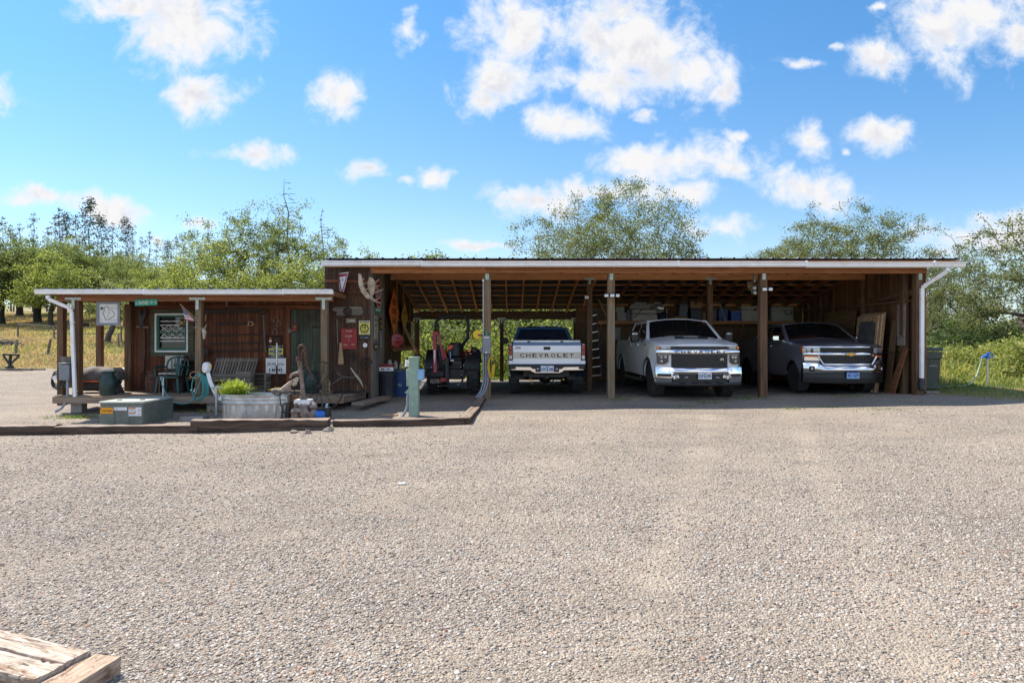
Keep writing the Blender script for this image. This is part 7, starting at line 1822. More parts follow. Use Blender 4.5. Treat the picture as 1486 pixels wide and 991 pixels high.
root = thing('log_spout', 'bleached split log carrying water from the pump into the tank', 'log spout', at(427, 556, 13.25)); mb = P(root); mb.tube([at(401, 571, 13.15), at(410, 564.5, 13.17), at(425, 553, 13.2)], [.028, .040, .045], 10); mb.build('log', 'tie_pale', root)
mb = P(root); mb.ball(at(428, 555, 13.22), (.05, .05, .065), 12, 8, .35); mb.ball(at(431, 551, 13.2), (.045, .045, .045), 10, 8, .3); mb.build('burl', 'bone', root)
root = thing('wooden_stand', 'rough plank box between the stock tank and the hand pump', 'plank box', (xat(430, 13.5), 13.5, gzf(-4.4, 13.5))); mb = MB()
for k in range(3): mb.box((0, -.14, .10 + k * .15), (.30, .02, .14)); 
mb.box((0, 0, .465), (.34, .32, .025)); mb.box((-.14, 0, .23), (.02, .28, .44)); mb.box((.14, 0, .23), (.02, .28, .44)); mb.build('planks', 'post_brown', root)
root = thing('hand_pump', 'rusty cast iron hand pump with a long curved handle on a white block', 'hand pump', at(440, 586, 13.2)); PY = 13.2; mb = P(root)
L_ = lambda pts, Y=PY: [at(a, b, Y) for a, b in pts]
c = at(437.5, 580, PY); mb.tube([at(440, 581, PY), at(439, 560, PY), at(436.5, 540, PY), at(435, 523, PY)], [.055, .045, .045, .05], 14); mb.tube(L_([(440.5, 583), (440, 576)]), [.085, .06], 14); mb.tube(L_([(436, 543), (436.2, 537)]), [.06, .06], 14); mb.build('barrel', 'rust_pale', root)
mb = P(root); mb.tube(L_([(435, 524), (435, 518)]), [.075, .072], 14); mb.tube(L_([(435, 518), (434, 508)]), .02, 8); mb.build('cap', 'rust', root)
mb = P(root); mb.tube(L_([(436, 541), (428, 542), (423, 544), (421, 549)]), [.045, .035, .028, .026], 10); mb.build('spout', 'rust_pale', root)
mb = P(root); mb.tube([at(a, b, PY - .05) for a, b in ((433, 506), (435, 502), (439, 501), (442, 504), (443, 512), (444, 522), (446, 531), (450, 540), (453, 547), (454, 551))], [.022, .028, .03, .03, .027, .024, .022, .02, .02, .024], 9); mb.tube([at(433.5, 506, PY - .05), at(434.5, 530, PY - .05)], .012, 6); mb.tube([at(440, 508, PY - .04), at(438, 512, PY - .03), at(437, 522, PY)], [.02, .02, .03], 8); mb.build('handle', 'rust', root)
mb = P(root); mb.box(at(440.5, 583, PY), (.32, .26, .10), ch=.012); mb.build('base_block', 'white', root)
for (px_, py_, r_, lb) in ((431, 596, (.10, .10, .085), 'left boulder under the hand pump'), (441, 590, (.12, .12, .085), 'top boulder of the heap under the hand pump'), (443, 599, (.11, .10, .10), 'dark front boulder of the heap under the hand pump'), (453, 592, (.10, .10, .10), 'upper right boulder of the heap under the hand pump'), (455, 601, (.10, .1, .085), 'lower right boulder beside the blue pump'), (434, 588, (.08, .1, .07), 'small boulder tucked under the white block'), (429, 603, (.09, .09, .08), 'low boulder by the tank end of the heap')):
    rock(lb, at(px_, py_, 13.05 if py_ > 594 else 13.15), r_, 'boulders under the hand pump')
root = thing('pool_pump', 'blue and black pond pump with two short pipes by the boulders', 'pond pump', (xat(468, 12.9), 12.9, gzf(-3.7, 12.9))); mb = MB(); mb.box((-.03, 0, .16), (.19, .17, .14), ch=.03); mb.build('housing', 'blue_tool', root); mb = MB(); mb.box((-.03, -.0, .255), (.17, .16, .05), ch=.015); mb.box((.1, .02, .2), (.10, .14, .2), ch=.02); mb.build('cover', 'black_plastic', root)
mb = MB(); mb.tube([(-.02, .02, .28), (.01, .02, .36)], .022, 8); mb.build('black_pipe', 'black_plastic', root); mb = MB(); mb.tube([(.05, .02, .26), (.09, .02, .35)], .022, 8); mb.build('blue_pipe', 'pale_blue', root); mb = MB(); mb.tube([(.1, 0, .2), (.17, -.02, .24), (.17, -.02, .08), (.12, -.04, .02)], .012, 6); mb.build('cable', 'black_plastic', root)
# wagon wheel
WYc = 14.33; c = at(463, 561, WYc); root = thing('wagon_wheel', 'large thin iron wagon wheel leaning against the right porch post', 'wagon wheel', c); mb = MB()
Rw = .545; tilt = Matrix.Rotation(-.07, 4, 'X'); mb.X = tilt
mb.tube([(Rw * math.cos(a), 0, Rw * math.sin(a)) for a in np.linspace(0, 2 * math.pi, 60)[:-1]], .014, 6, closed=True); mb.build('rim', 'rust_dark', root)
mb = MB(); mb.X = tilt; mb.lathe([(.02, -.07), (.045, -.06), (.05, .06), (.02, .07)], (0, 0, 0), 14, 'y'); mb.build('hub', 'rust_dark', root)
for k in range(14): a = 2 * math.pi * k / 14; mb = MB(); mb.X = tilt; mb.tube([(.04 * math.cos(a), (-1) ** k * .03, .04 * math.sin(a)), (Rw * math.cos(a), 0, Rw * math.sin(a))], .0075, 5); mb.build('spoke', 'rust_dark', root)
# ---- timbers edging the gravel
def timber(label, p0, p1, w_, h_, m_='tie', group='railway timbers edging the gravel', name='railway_tie'):
    mb = MB(); p0 = Vector(p0); p1 = Vector(p1); n = 14; d = (p1 - p0); L = d.length; d.normalize(); s_ = d.cross(Vector((0, 0, 1))).normalized(); k = random.random() * 9; vs = []; uvs = []
    sec = [(-.5, 0), (-.5, .80), (-.47, .95), (-.38, 1), (0, 1.0), (.38, 1), (.47, .94), (.5, .78), (.5, 0)]
    for i in range(n + 1):
        for j, (a, b) in enumerate(sec): vs.append(p0 + d * (L * i / n) + s_ * (w_ * a + random.gauss(0, .006)) + Vector((0, 0, h_ * b + (random.gauss(0, .006) if b else 0)))); uvs.append((L * i / n + k, j * .055 + k))
    m2 = len(sec); fs = [(i * m2 + j, i * m2 + j + 1, (i + 1) * m2 + j + 1, (i + 1) * m2 + j) for i in range(n) for j in range(m2 - 1)] + [tuple(range(m2)), tuple(n * m2 + j for j in reversed(range(m2)))]
    mb.add(vs, fs, uvs); return one(mb, name, m_, label, 'timber', (p0 + p1) / 2, group, angle=50)
def tz_(x, y, d=0): return (x, y, gzf(x, y) - .06 + d)
timber('long dark railway tie at the far left edge of the gravel', (-10.9, 12.02, -.36), (-8.35, 12.02, -.34), .22, .215); timber('dark railway tie running in front of the transformer box', (-8.34, 12.0, -.34), (-5.72, 12.0, -.31), .22, .19)
timber('lower railway tie under the raised one before the tank', (-5.72, 12.02, -.32), (-3.34, 12.02, -.30), .21, .13); timber('raised railway tie stacked in front of the stock tank', (-5.86, 12.02, -.188), (-3.37, 12.05, -.175), .22, .155)
timber('long low railway tie between the blue pump and the gravel corner', (-3.36, 12.35, -.235), (-.90, 12.42, -.20), .20, .155); timber('low sunlit timber running back from the corner towards the shed post', (-.90, 12.34, -.20), (-.80, 14.2, -.16), .21, .155, 'tie'); timber('shaded timber ending at the shed post with the grey panel', (-.80, 14.21, -.155), (-.745, 15.98, -.11), .21, .155, 'tie')
mb = MB(); mb.box(ground_hit(565, 603) + Vector((0, 0, .015)), (.34, .14, .03), ch=.006); one(mb, 'board_offcut', 'pine_pale', 'short pale board lying flat on the gravel behind the low tie', 'board', ground_hit(565, 603))
mb = MB(); mb.box(ground_hit(498, 604) + Vector((0, 0, .02)), (.06, .05, .04), ch=.012); one(mb, 'valve_cap', 'pedestal', 'small pale green valve cap in the gravel near the blue pump', 'valve cap', ground_hit(498, 604))
G_ = 'bleached timbers at the bottom left corner'
def plank(label, p0, p1, w_, h_, m_, name):
    """sawn timber with crisp, slightly chipped edges, p0 to p1 along the middle of its top"""
    p0 = Vector(p0); p1 = Vector(p1); d = p1 - p0; L = d.length; d.normalize(); s_ = d.cross(Vector((0, 0, 1))).normalized(); n = max(20, int(L / .03)); k = random.random() * 9; vs = []; uvs = []
    sec = [(-.5, -h_), (-.5, -.030), (-.5, -.010), (-.47, 0), (-.3, 0), (-.1, 0), (.1, 0), (.3, 0), (.47, 0), (.5, -.010), (.5, -.030), (.5, -h_)]
    for i in range(n + 1):
        chip = [max(0, random.gauss(-.004, .005)) for _ in range(2)]
        for j, (a, b) in enumerate(sec):
            e = chip[0] if j in (1, 2, 3) else (chip[1] if j in (8, 9, 10) else 0)
            x = L * i / n + (random.gauss(0, .004) if i in (0, n) else 0)
            vs.append(p0 + d * x + s_ * (w_ * a - math.copysign(e, a)) + Vector((0, 0, b - e * .8 + .0025 * math.sin(9 * x + 7 * a) + random.gauss(0, .0008)))); uvs.append((L * i / n + k, a * w_ + (b if abs(a) == .5 else 0) + k))
    m2 = len(sec); fs = [(i * m2 + j, i * m2 + j + 1, (i + 1) * m2 + j + 1, (i + 1) * m2 + j) for i in range(n) for j in range(m2 - 1)] + [tuple(range(m2)), tuple(n * m2 + j for j in reversed(range(m2)))]
    mb = MB(); mb.add(vs, fs, uvs); return one(mb, name, m_, label, 'timber', (p0 + p1) / 2, G_, angle=30)
plank('bleached cream timber, the farther of the two at the bottom left', (-4.05, 4.17, -.30), (-2.345, 3.53, -.30), .150, .2, 'tie_pale', 'bleached_timber')
plank('bleached timber with brown stains, the nearer of the two at the bottom left', (-4.10, 3.955, -.302), (-2.385, 3.375, -.303), .168, .2, 'tie_pale', 'bleached_timber')
plank('tan plank butted across the ends of the bleached timbers', (-2.236, 3.60, -.325), (-2.55, 2.10, -.33), .195, .14, 'tie_tan', 'tan_plank')
# ---- green pedestal
PYd = 13.55; px0 = xat(601, PYd); root = thing('utility_pedestal', 'pale green metal utility pedestal with a pale blue meter socket on its side', 'pedestal', (px0, PYd, gzf(px0, PYd) - .02)); hh = zat(517, PYd) - gzf(px0, PYd)
mb = MB(); mb.box((0, 0, hh / 2), (.20, .20, hh), ch=.008); mb.box((0, 0, hh), (.215, .215, .02), ch=.006); mb.mat(1).lathe([(.018, -.108), (.018, -.100)], (-.02, 0, hh * .22), 10, 'y'); mb.build('post', ['pedestal', 'bracket'], root)
mb = MB(); mb.box((-.125, -.0, hh - .42), (.05, .17, .36), ch=.008); mb.build('side_box', 'pedestal', root); mb = MB(); mb.X = Matrix.Translation((-.13, 0, hh - .69)); mb.prism([(-.06, -.04), (.03, .06), (.03, -.06)], facing((0, .08, 0)), .16); mb.build('flared_skirt', 'pedestal', root)
mb = MB(); mb.box((.145, -.02, hh - .36), (.13, .18, .23), ch=.02); mb.build('meter_socket', 'pale_blue', root); mb = MB(); mb.box((.125, -.0, hh - .53), (.05, .06, .11), ch=.008); mb.build('meter_stub', 'pvc', root)
mb = MB(); mb.tube([(-.13, -.02, hh - .72), (-.135, -.02, hh - 1.0), (-.17, -.04, .12), (-.26, -.06, -.02)], .028, 8); mb.build('conduit', 'pvc', root); mb = MB(); mb.tube([(-.11, .10, hh - .14), (-.16, .10, hh - .08), (-.16, .10, hh - .2)], .05, 10); mb.build('white_cap', 'white', root)
# ---- bins beside the cabin wall
def bin_round(label, px_, Y, r, h, m_, lid_m):
    root = thing('trash_can', label, 'trash can', (xat(px_, Y), Y, gzf(xat(px_, Y), Y))); mb = MB(); n = 48; L_ = []
    for (k, z) in ((.84, 0), (.86, .03), (.97, h * .86), (1.0, h * .88), (1.0, h * .93)): L_.append([Vector((r * k * (1 + (.018 * math.cos(16 * t_) if .02 < z < h * .87 else 0)) * math.cos(t_), r * k * (1 + (.018 * math.cos(16 * t_) if .02 < z < h * .87 else 0)) * math.sin(t_), z)) for t_ in np.linspace(0, 2 * math.pi, 96, endpoint=False)])
    loops(mb, L_); mb.build('can', m_, root, fix=False); mb = MB(); mb.lathe([(r * 1.04, h * .91), (r * 1.05, h * .94), (r * .9, h * .98), (r * .3, h), (.001, h)], (0, 0, 0), 40); mb.build('lid', lid_m, root); return root
bin_round('dark ribbed plastic trash can in front of the blue bins', 562, 16.95, .235, .68, 'dark_plastic', 'dark_plastic')
def bin_sq(label, px_, Y, w_, d_, h_, m_, lid_m, txt=True):
    root = thing('recycling_bin', label, 'bin', (xat(px_, Y), Y, gzf(xat(px_, Y), Y))); mb = MB(); a = [(-w_ / 2, -d_ / 2), (w_ / 2, -d_ / 2), (w_ / 2, d_ / 2), (-w_ / 2, d_ / 2)]
    loops(mb, [[Vector((x * k, y * k, z)) for x, y in a] for k, z in ((.82, 0), (.97, h_ * .88), (1.0, h_ * .9), (1.0, h_ * .94))]); mb.build('body', m_, root, smooth=False); mb = MB(); mb.box((0, 0, h_ * .97), (w_ * 1.05, d_ * 1.05, .05), ch=.015); mb.build('lid', lid_m, root)
    if txt: mb = MB(); mb.X = facing((0, -d_ / 2 * .92 - .006, h_ * .45)); mb.prism([(-.06, -.05), (-.02, .05), (.02, -.02), (.06, .06), (.05, -.06), (0, -.03)], Matrix(), .003); mb.build('emblem', 'ink_grey', root, smooth=False)
    return root
bin_sq('blue recycling bin right of the dark trash can', 582, 17.35, .44, .44, .70, 'blue_bin', 'bin_lid'); bin_sq('blue bin mostly hidden behind the dark trash can', 553, 17.3, .34, .34, .62, 'blue_bin', 'blue_bin', False)
def cartons(name, label, c, size, m_, cat='box', rz=0.0, print_=None, group=None):
    root = thing(name, label, cat, c, rz, group); w_, d_, h_ = size; mb = MB(); mb.box((0, 0, h_ / 2), size, ch=.004); mb.build('carton', m_, root); mb = MB(); mb.box((0, 0, h_ + .002), (w_ * .96, .05, .003)); mb.build('tape', 'cream', root)
    if print_: mb = MB(); [mb.prism(rect(*q), facing((0, -d_ / 2 - .001, h_ / 2)), .002) for q in print_]; mb.build('print', 'ink_grey', root, smooth=False)
    return root
zt = gzf(-3.2, 17) + .69
cartons('bag_carton', 'white printed carton lying on the dark trash can', Vector((xat(561, 16.95), 16.95, zt)), (.36, .26, .10), 'white_sticker', 'carton', .1, ((-.14, -.04, -.03, .03), (.0, .1, -.02, .02)))
cartons('bag_carton', 'flat dark red carton on top of the white printed carton', Vector((xat(562, 17.0), 17.0, zt + .105)), (.34, .24, .06), 'sign_red', 'carton', -.1)
mb = MB(); c = Vector((xat(574, 17.3), 17.3, gzf(-3, 17.3) + .72)); mb.lathe([(.05, 0), (.055, .02), (.055, .15), (.02, .19), (.02, .22)], c, 14); mb.lathe([(.04, 0), (.04, .10), (.015, .13), (.015, .15)], c + Vector((.13, .03, 0)), 14); one(mb, 'jug', 'grey_carton', 'two grey plastic jugs standing on the blue bin', 'jugs', c)
mb = MB(); c = Vector((xat(565, 17.25), 17.25, gzf(-3, 17.3) + .66)); mb.ball(c + Vector((0, .05, .14)), (.09, .07, .15), 12, 8, .3); one(mb, 'plastic_bag', 'grey_carton', 'crumpled pale bag behind the cartons on the bins', 'bag', c)
# ---- electric panel on the shed post
root = thing('electric_panel', 'grey switch box with conduits on the shed post between tractor and old pickup', 'switch box', at(706, 514, 15.95)); mb = P(root); mb.box(at(706, 500.5, 15.93), (.215, .12, .455), ch=.008); mb.build('box', 'grey_box', root); mb = P(root); mb.box(at(706, 500.5, 15.86), (.195, .02, .42), ch=.006); mb.mat(1).prism(rect(-.06, .06, -.015, .015), facing(at(706, 489.5, 15.848)), .002); mb.mat(2).prism(rect(-.03, .03, -.008, .008), facing(at(706, 488.5, 15.845)), .002); mb.mat(1).prism(circle(.02, 10), facing(at(705.5, 511.5, 15.848)), .002); mb.build('door', ['grey_box', 'white_sticker', 'label_orange'], root, smooth=False)
mb = P(root); mb.box(at(698.5, 507.5, 15.95), (.06, .09, .11), ch=.01); mb.build('side_outlet', 'grey_box', root); mb = P(root); mb.tube([at(706, 487, 15.92), at(706, 480, 15.92)], [.03, .018], 10); mb.build('green_lamp', 'sign_green', root); mb = P(root); mb.lathe([(.001, .0), (.02, .005), (.02, .03)], at(712.6, 498, 15.9), 10, 'x'); mb.build('red_knob', 'lens_red', root)
for k in range(3):
    mb = P(root); x = 701.5 + k * 3.4; mb.tube([at(x, 514, 15.94), at(x, 545, 15.94), at(x - .5, 556, 15.93), at(x - 4, 567, 15.88), at(x - 11, 577, 15.80)], .016, 7); mb.build('conduit', 'pvc', root)
mb = P(root); mb.tube([at(701.2, 488, 15.94), at(701.2, 409, 15.94)], .014, 7); mb.box(at(701.2, 407, 15.94), (.05, .05, .06)); mb.build('conduit', 'galv', root)
for py in (534, 549): mb = P(root); mb.box(at(706, py, 15.955), (.22, .02, .012)); mb.build('strap', 'galv', root)
mb = MB(); c = at(712.5, 531, 15.9)
for k in range(6): mb.tube([c + Vector(((.045 + .008 * k) * math.cos(a), -.04 + .018 * k + .02 * math.sin(2 * a), (.21 + .006 * k) * math.sin(a) - .01 * k)) for a in np.linspace(0, 6.283, 19)[:-1]], .0125, 6, closed=True)
one(mb, 'extension_cord', 'yellow', 'bright yellow cord coil hung on the right of the grey switch box', 'extension cord', c)
mb = MB(); mb.box(at(715.5, 526, 15.85), (.05, .06, .10), ch=.01); one(mb, 'cord_plug', 'black_plastic', 'black plug hanging at the yellow cord coil', 'plug', at(715, 526, 15.85))
root = thing('cord_reel', 'round yellow cord reel fixed left of the shed post', 'cord reel', at(692, 486, 16.0)); mb = P(root); c = at(692.5, 486, 15.95); Mx = frame(c, (.93, .36, 0), (0, 0, 1)); mb.X = mb.X @ Mx; mb.lathe([(.001, .045), (.10, .045), (.118, .03), (.12, .0), (.10, -.02), (.001, -.02)], (0, 0, 0), 28); mb.build('disc', 'yellow', root); mb = P(root); mb.X = mb.X @ Mx; mb.lathe([(.09, -.02), (.09, -.08), (.115, -.085), (.001, -.09)], (0, 0, 0), 24); mb.bar((0, 0, .05), (.16, .0, .05), .03); mb.build('bracket_arm', 'black_plastic', root)
# ---- floodlights, hoist
def flood(label, px_, py_, Y, heads):
    root = thing('floodlight', label, 'floodlight', at(px_, py_, Y)); mb = MB(); mb.box((0, .01, 0), (.10, .06, .07), ch=.01); mb.build('bracket', 'black_plastic' if heads > 1 else 'white', root)
    for k in range(heads):
        dx = (k - (heads - 1) / 2) * .125; rz_ = (k - (heads - 1) / 2) * -.5; mb = MB(); E = Euler((.25, 0, -rz_)); mb.box((dx, -.06 - .02 * (k == 1), -.01), (.115, .05, .085), E, ch=.008); h = mb.build('lamp_head', 'black_plastic' if heads > 1 else 'white', root); mb = MB(); mb.box(Vector((dx, -.06 - .02 * (k == 1), -.01)) + E.to_matrix() @ Vector((0, -.027, -.006)), (.10, .008, .066), E, ch=.003); mb.build('lens', 'lamp_lens', h)
flood('black three headed floodlight on the post left of the white pickup', 887.5, 428, 15.92, 3); flood('small white floodlight on the post right of the white pickup', 1112, 419, 15.93, 2); flood('tiny white floodlight on the inner post above the old pickup', 851, 431, 18.5, 1)
root = thing('chain_hoist', 'chain hoist hanging from the beam near the grey pickup post', 'chain hoist', at(1094, 420, 17.4)); mb = P(root); mb.box(at(1095, 403, 17.4), (.06, .04, .26)); mb.lathe([(.001, -.03), (.05, -.03), (.05, .03), (.001, .03)], at(1094.5, 418, 17.4), 14, 'y'); mb.lathe([(.001, -.03), (.045, -.03), (.045, .03), (.001, .03)], at(1095, 425, 17.4), 14, 'y'); mb.build('body', 'steel', root); mb = P(root)
for dx, n in ((-6, 6), (-3, 8), (-8, 4)):
    for k in range(n): mb.tube([at(1094 + dx, 410 + k * 2.1, 17.4) + Vector((.018 * math.cos(a), .018 * math.sin(a) * (k % 2), .022 * math.sin(a))) for a in np.linspace(0, 6.28, 9)[:-1]], .005, 4, closed=True)
mb.build('chain', 'bone', root)
for (a, b, lb) in (((868, 433), (880, 458), 'white strap hanging from the roof beside the ladder'), ((1045, 441), (1053, 467), 'white strap hanging in front of the blue tote')):
    mb = MB(); p, q = at(*a, 21.6), at(*b, 21.4); mb.tube([p, p.lerp(q, .5) + Vector((0, 0, -.02)), q], .016, 6); mb.tube([q, q + Vector((.05, 0, .12))], .006, 4); one(mb, 'strap', 'grey_carton', lb, 'strap', q)
root = thing('ladder', 'aluminium step ladder with blue rails leaning on the strand board wall', 'ladder', at(866, 550, 21.9)); 
la, lb2, ra_, rb_ = at(854, 552, 21.8), at(860, 452, 22.4), at(873, 550, 21.8), at(866, 450, 22.4)
for a, b in ((la, lb2), (ra_, rb_)): mb = P(root); mb.bar(a, b, .035, .07, up=(0, -1, 0)); mb.build('rail', 'ladder_blue', root)
for k in range(8): f = .06 + k * .125; mb = P(root); mb.bar(la.lerp(lb2, f), ra_.lerp(rb_, f), .07, .03, up=(0, 0, 1)); mb.build('rung', 'alu', root)
mb = P(root); mb.box(at(863.5, 451, 22.35), (.24, .12, .05), ch=.012); mb.build('top_cap', 'ladder_blue', root)
# ---- shelf goods
SY = 22.2; SZ = 2.077
def on_shelf(px0, px1, py1, Y=SY): return Vector((xat((px0 + px1) / 2, Y), Y, SZ)), (px1 - px0) / FPX * Y, zat(py1, Y) - SZ
def tote(label, px0, px1, py1, m_, lid_m=None, d_=.4, z=None, group='totes on the shed shelf', tilt=0.0):
    c, w_, h_ = on_shelf(px0, px1, py1); c.z = z if z is not None else c.z; h_ = h_ if z is None else zat(py1, SY) - z
    root = thing('storage_tote', label, 'tote', c, 0, group); root.rotation_euler = (0, tilt, 0); mb = MB(); a = [(-w_ / 2, -d_ / 2), (w_ / 2, -d_ / 2), (w_ / 2, d_ / 2), (-w_ / 2, d_ / 2)]; loops(mb, [[Vector((x * k, y * k, zz)) for x, y in a] for k, zz in ((.86, 0), (.95, h_ * .85), (1, h_ * .87), (1, h_ * .93))]); mb.box((0, 0, .006), (w_ * .85, d_ * .85, .01)); mb.build('body', m_, root, smooth=False); mb = MB(); mb.box((0, 0, h_ * .965), (w_ * 1.02, d_ * 1.02, h_ * .07), ch=.01); mb.build('lid', lid_m or m_, root); return root
tote('dark grey tote tilted on a stack of boards on the shelf', 983, 996, 441, 'tote_grey', d_=.34, z=SZ + .17, tilt=.10); tote('navy tote with a cardboard box on its lid', 1000, 1017, 448, 'tote_navy'); tote('dark grey tote just right of the shelf post', 1029, 1038, 448, 'tote_grey'); tote('medium blue tote right of the grey tote', 1040, 1054, 448, 'tote_blue'); tote('bright blue tub next to the big cream cooler', 1058, 1072.5, 451, 'tote_bright', 'grey_carton')
mb = MB(); c = on_shelf(976, 995, 458)[0]
for k in range(4): mb.box(c + Vector((random.uniform(-.03, .03), 0, .02 + k * .04)), (.46, .3, .034))
one(mb, 'board_stack', 'pine_pale', 'low stack of boards under the tilted grey tote', 'board stack', c)
c, w_, _ = on_shelf(1000, 1017, 448); cartons('cardboard_box', 'brown cardboard box on top of the navy tote', Vector((c.x, c.y, zat(447.6, SY) - .0)), (w_, .34, .235), 'cardboard', 'cardboard box')
c, w_, h_ = on_shelf(1018, 1022, 454); cartons('cardboard_box', 'small cardboard box squeezed behind the shelf post', c, (w_, .3, h_), 'cardboard', 'cardboard box')
c, w_, h_ = on_shelf(894.5, 908, 454); cartons('carton', 'lower pale grey carton at the left end of the shelf', c, (w_, .3, h_), 'grey_carton', 'carton', 0, ((-.08, -.05, -.02, .02), (.05, .09, -.02, .02)))
c2, w2, _ = on_shelf(893, 905, 446); cartons('carton', 'upper pale grey carton stacked at the left end of the shelf', Vector((c2.x, c2.y, SZ + h_ + .006)), (w2, .28, .19), 'grey_carton', 'carton'); mb = MB(); q = Vector((c2.x - .03, c2.y, SZ + h_ + .2)); mb.box(q + Vector((0, 0, .03)), (.08, .08, .06), ch=.02); one(mb, 'red_tin', 'sign_red', 'little red tin on the upper pale carton', 'tin', q)
c, w_, h_ = on_shelf(908.5, 914, 450); cartons('carton', 'narrow dark grey carton beside the cream case', c, (w_, .3, h_), 'tote_grey', 'carton')
root = thing('hard_case', 'big cream hard case lying on the shelf above the white pickup', 'case', on_shelf(915, 952, 449)[0]); _, w_, h_ = on_shelf(915, 952, 449); mb = MB(); mb.box((0, 0, h_ * .3), (w_, .5, h_ * .58), ch=.03); mb.build('lower_shell', 'cooler', root); mb = MB(); mb.box((0, 0, h_ * .8), (w_ * .98, .5, h_ * .38), ch=.04); mb.build('upper_shell', 'cooler', root)
for x in (-.25, .1): mb = MB(); mb.box((x, -.26, h_ * .6), (.06, .03, .09), ch=.008); mb.build('latch', 'grey_carton', root)
mb = MB(); mb.tube([(-.1, -.26, h_), (-.2, -.30, h_ * .7), (-.32, -.28, h_ * .35), (-.4, -.27, h_ * .3)], .012, 6); mb.build('cable', 'black_plastic', root)
mb = MB(); c = on_shelf(912, 943, 439)[0]; c.z = SZ + h_ + .01; mb.prism([(-.36, 0), (.36, 0), (.37, .22), (-.26, .25)], frame(c + Vector((0, -.1, 0)), (1, 0, 0), (0, .25, 1)), .03); one(mb, 'pale_board', 'grey_carton', 'pale flat panel propped on the cream hard case', 'panel', c, smooth=False)
mb = MB(); c = at(954, 446, 22.1); mb.X = frame(c, (.9, .3, -.2), (.2, -.1, 1)); mb.lathe([(.001, -.06), (.10, -.05), (.19, .0), (.225, .04), (.235, .05), (.22, .05), (.18, .01), (.05, -.03), (.001, -.03)], (0, 0, 0), 28, sy=.75); one(mb, 'lamp_reflector', 'alu', 'shiny round metal reflector on the shelf right of the case', 'reflector', c)
mb = MB(); c = on_shelf(952, 966, 449)[0]; mb.ball(c + Vector((0, 0, .15)), (.17, .17, .16), 12, 8, .25); one(mb, 'black_bag', 'tote_navy', 'dark soft bag under the round reflector', 'bag', c)
for px_, lb in ((967.5, 'left of two pale upright tubes on the shelf'), (973, 'right of two pale upright tubes on the shelf')): mb = MB(); c = Vector((xat(px_, SY), SY, SZ)); mb.tube([c, c + Vector((.01, .05, .44))], .022, 8); one(mb, 'tube', 'cooler' if px_ < 970 else 'rust', lb, 'tube', c, 'upright tubes on the shelf')
def cooler(label, px0, px1, py1, d_=.45, handle=False):
    c, w_, h_ = on_shelf(px0, px1, py1); root = thing('cooler', label, 'cooler', c, 0, 'coolers on the shed shelf'); mb = MB(); mb.box((0, 0, h_ * .37), (w_, d_, h_ * .74), ch=.025); mb.build('body', 'cooler', root); mb = MB(); mb.box((0, 0, h_ * .87), (w_ * 1.015, d_ * 1.02, h_ * .24), ch=.03); mb.build('lid', 'cooler', root); mb = MB()
    if handle: x = w_ * .24; mb.tube([(x - .11, -d_ / 2 - .01, h_ * .72), (x - .11, -d_ / 2 - .05, h_ * .48), (x + .11, -d_ / 2 - .05, h_ * .48), (x + .11, -d_ / 2 - .01, h_ * .72)], .014, 6)
    else: mb.box((0, -d_ / 2 - .008, h_ * .74), (.10, .02, .06), ch=.006)
    mb.build('handle', 'black_plastic', root)
    return root
cooler('big cream cooler behind the post between the two newer pickups', 1073, 1111, 444); cooler('cream cooler with a black rope handle at the right end of the shelf', 1116, 1147.5, 445.5, handle=True)
mb = MB(); c = at(895.5, 484, 22.5); mb.box(c, (.22, .06, .44), ch=.01); one(mb, 'fuse_box', 'grey_carton', 'pale panel on the back wall left of the white pickup cab', 'panel', c)
# ---- sheets and screens against the right wall
def lean_sheet(name, label, cat, y0, y1, h_, x0, m_, th=.02, z=.06, lean=.12):
    c = Vector((x0, (y0 + y1) / 2, z)); mb = MB(); Mx = frame((0, 0, 0), (0, -1, 0), (lean, 0, 1)); mb.prism(rect(-(y1 - y0) / 2, (y1 - y0) / 2, 0, h_), Mx, th); mb.X = None; o = mb.build(name, m_, smooth=False); o.location = c; return tag(o, label, cat)
lean_sheet('plywood_sheet', 'brown plywood sheet leaning on the side wall behind the grey pickup', 'plywood sheet', 18.75, 20.6, 2.25, 9.62, 'ply')
root = thing('screen_door', 'pale wooden screen frame with grey mesh leaning on the right wall', 'screen frame', (9.38, 17.55, .08)); Mx = frame((0, 0, 0), (0, -1, 0), (.10, 0, 1)); mb = MB(); mb.ring(rect(-.52, .52, 0, 2.0), [(-.44, .08), (.44, .08), (.44, 1.86), (-.44, 1.86)], Mx, .035); mb.prism([(-.44, 1.86), (-.44, 1.74), (-.33, 1.86)], Mx, .03); mb.prism([(.44, 1.86), (.33, 1.86), (.44, 1.74)], Mx, .03); mb.build('frame', 'pine_pale', root, smooth=False); mb = MB(); mb.prism(rect(-.445, .445, .075, 1.865), Mx, .012); mb.build('mesh', 'screen', root, smooth=False)
for k in range(3):
    root = thing('screen_door', ('wooden frame directly behind the mesh screen', 'third frame of the stack by the right wall', 'last frame of the stack by the right wall')[k], 'screen frame', (9.43 + .05 * k, 17.52 + .03 * k, .08), 0, 'frames stacked behind the mesh screen'); mb = MB(); mb.ring(rect(-.54, .56, 0, 2.03 + .03 * k), rect(-.45, .45, .08, 1.9), Mx, .034); mb.build('frame', 'pine_pale', root, smooth=False)
lean_sheet('strand_board_strip', 'narrow strand board strip right of the screen frames', 'board', 16.72, 16.98, 1.9, 9.66, 'osb'); 
mb = MB(); mb.prism([(-.30, 0), (.02, 0), (.28, 1.15), (.14, 1.15)], frame((9.62, 16.45, .08), (0, -1, 0), (.15, 0, 1)), .03); one(mb, 'board_offcut', 'fir_dark', 'orange brown board leaning at a slant beside the corner post', 'board', (9.62, 16.4, .08), smooth=False)
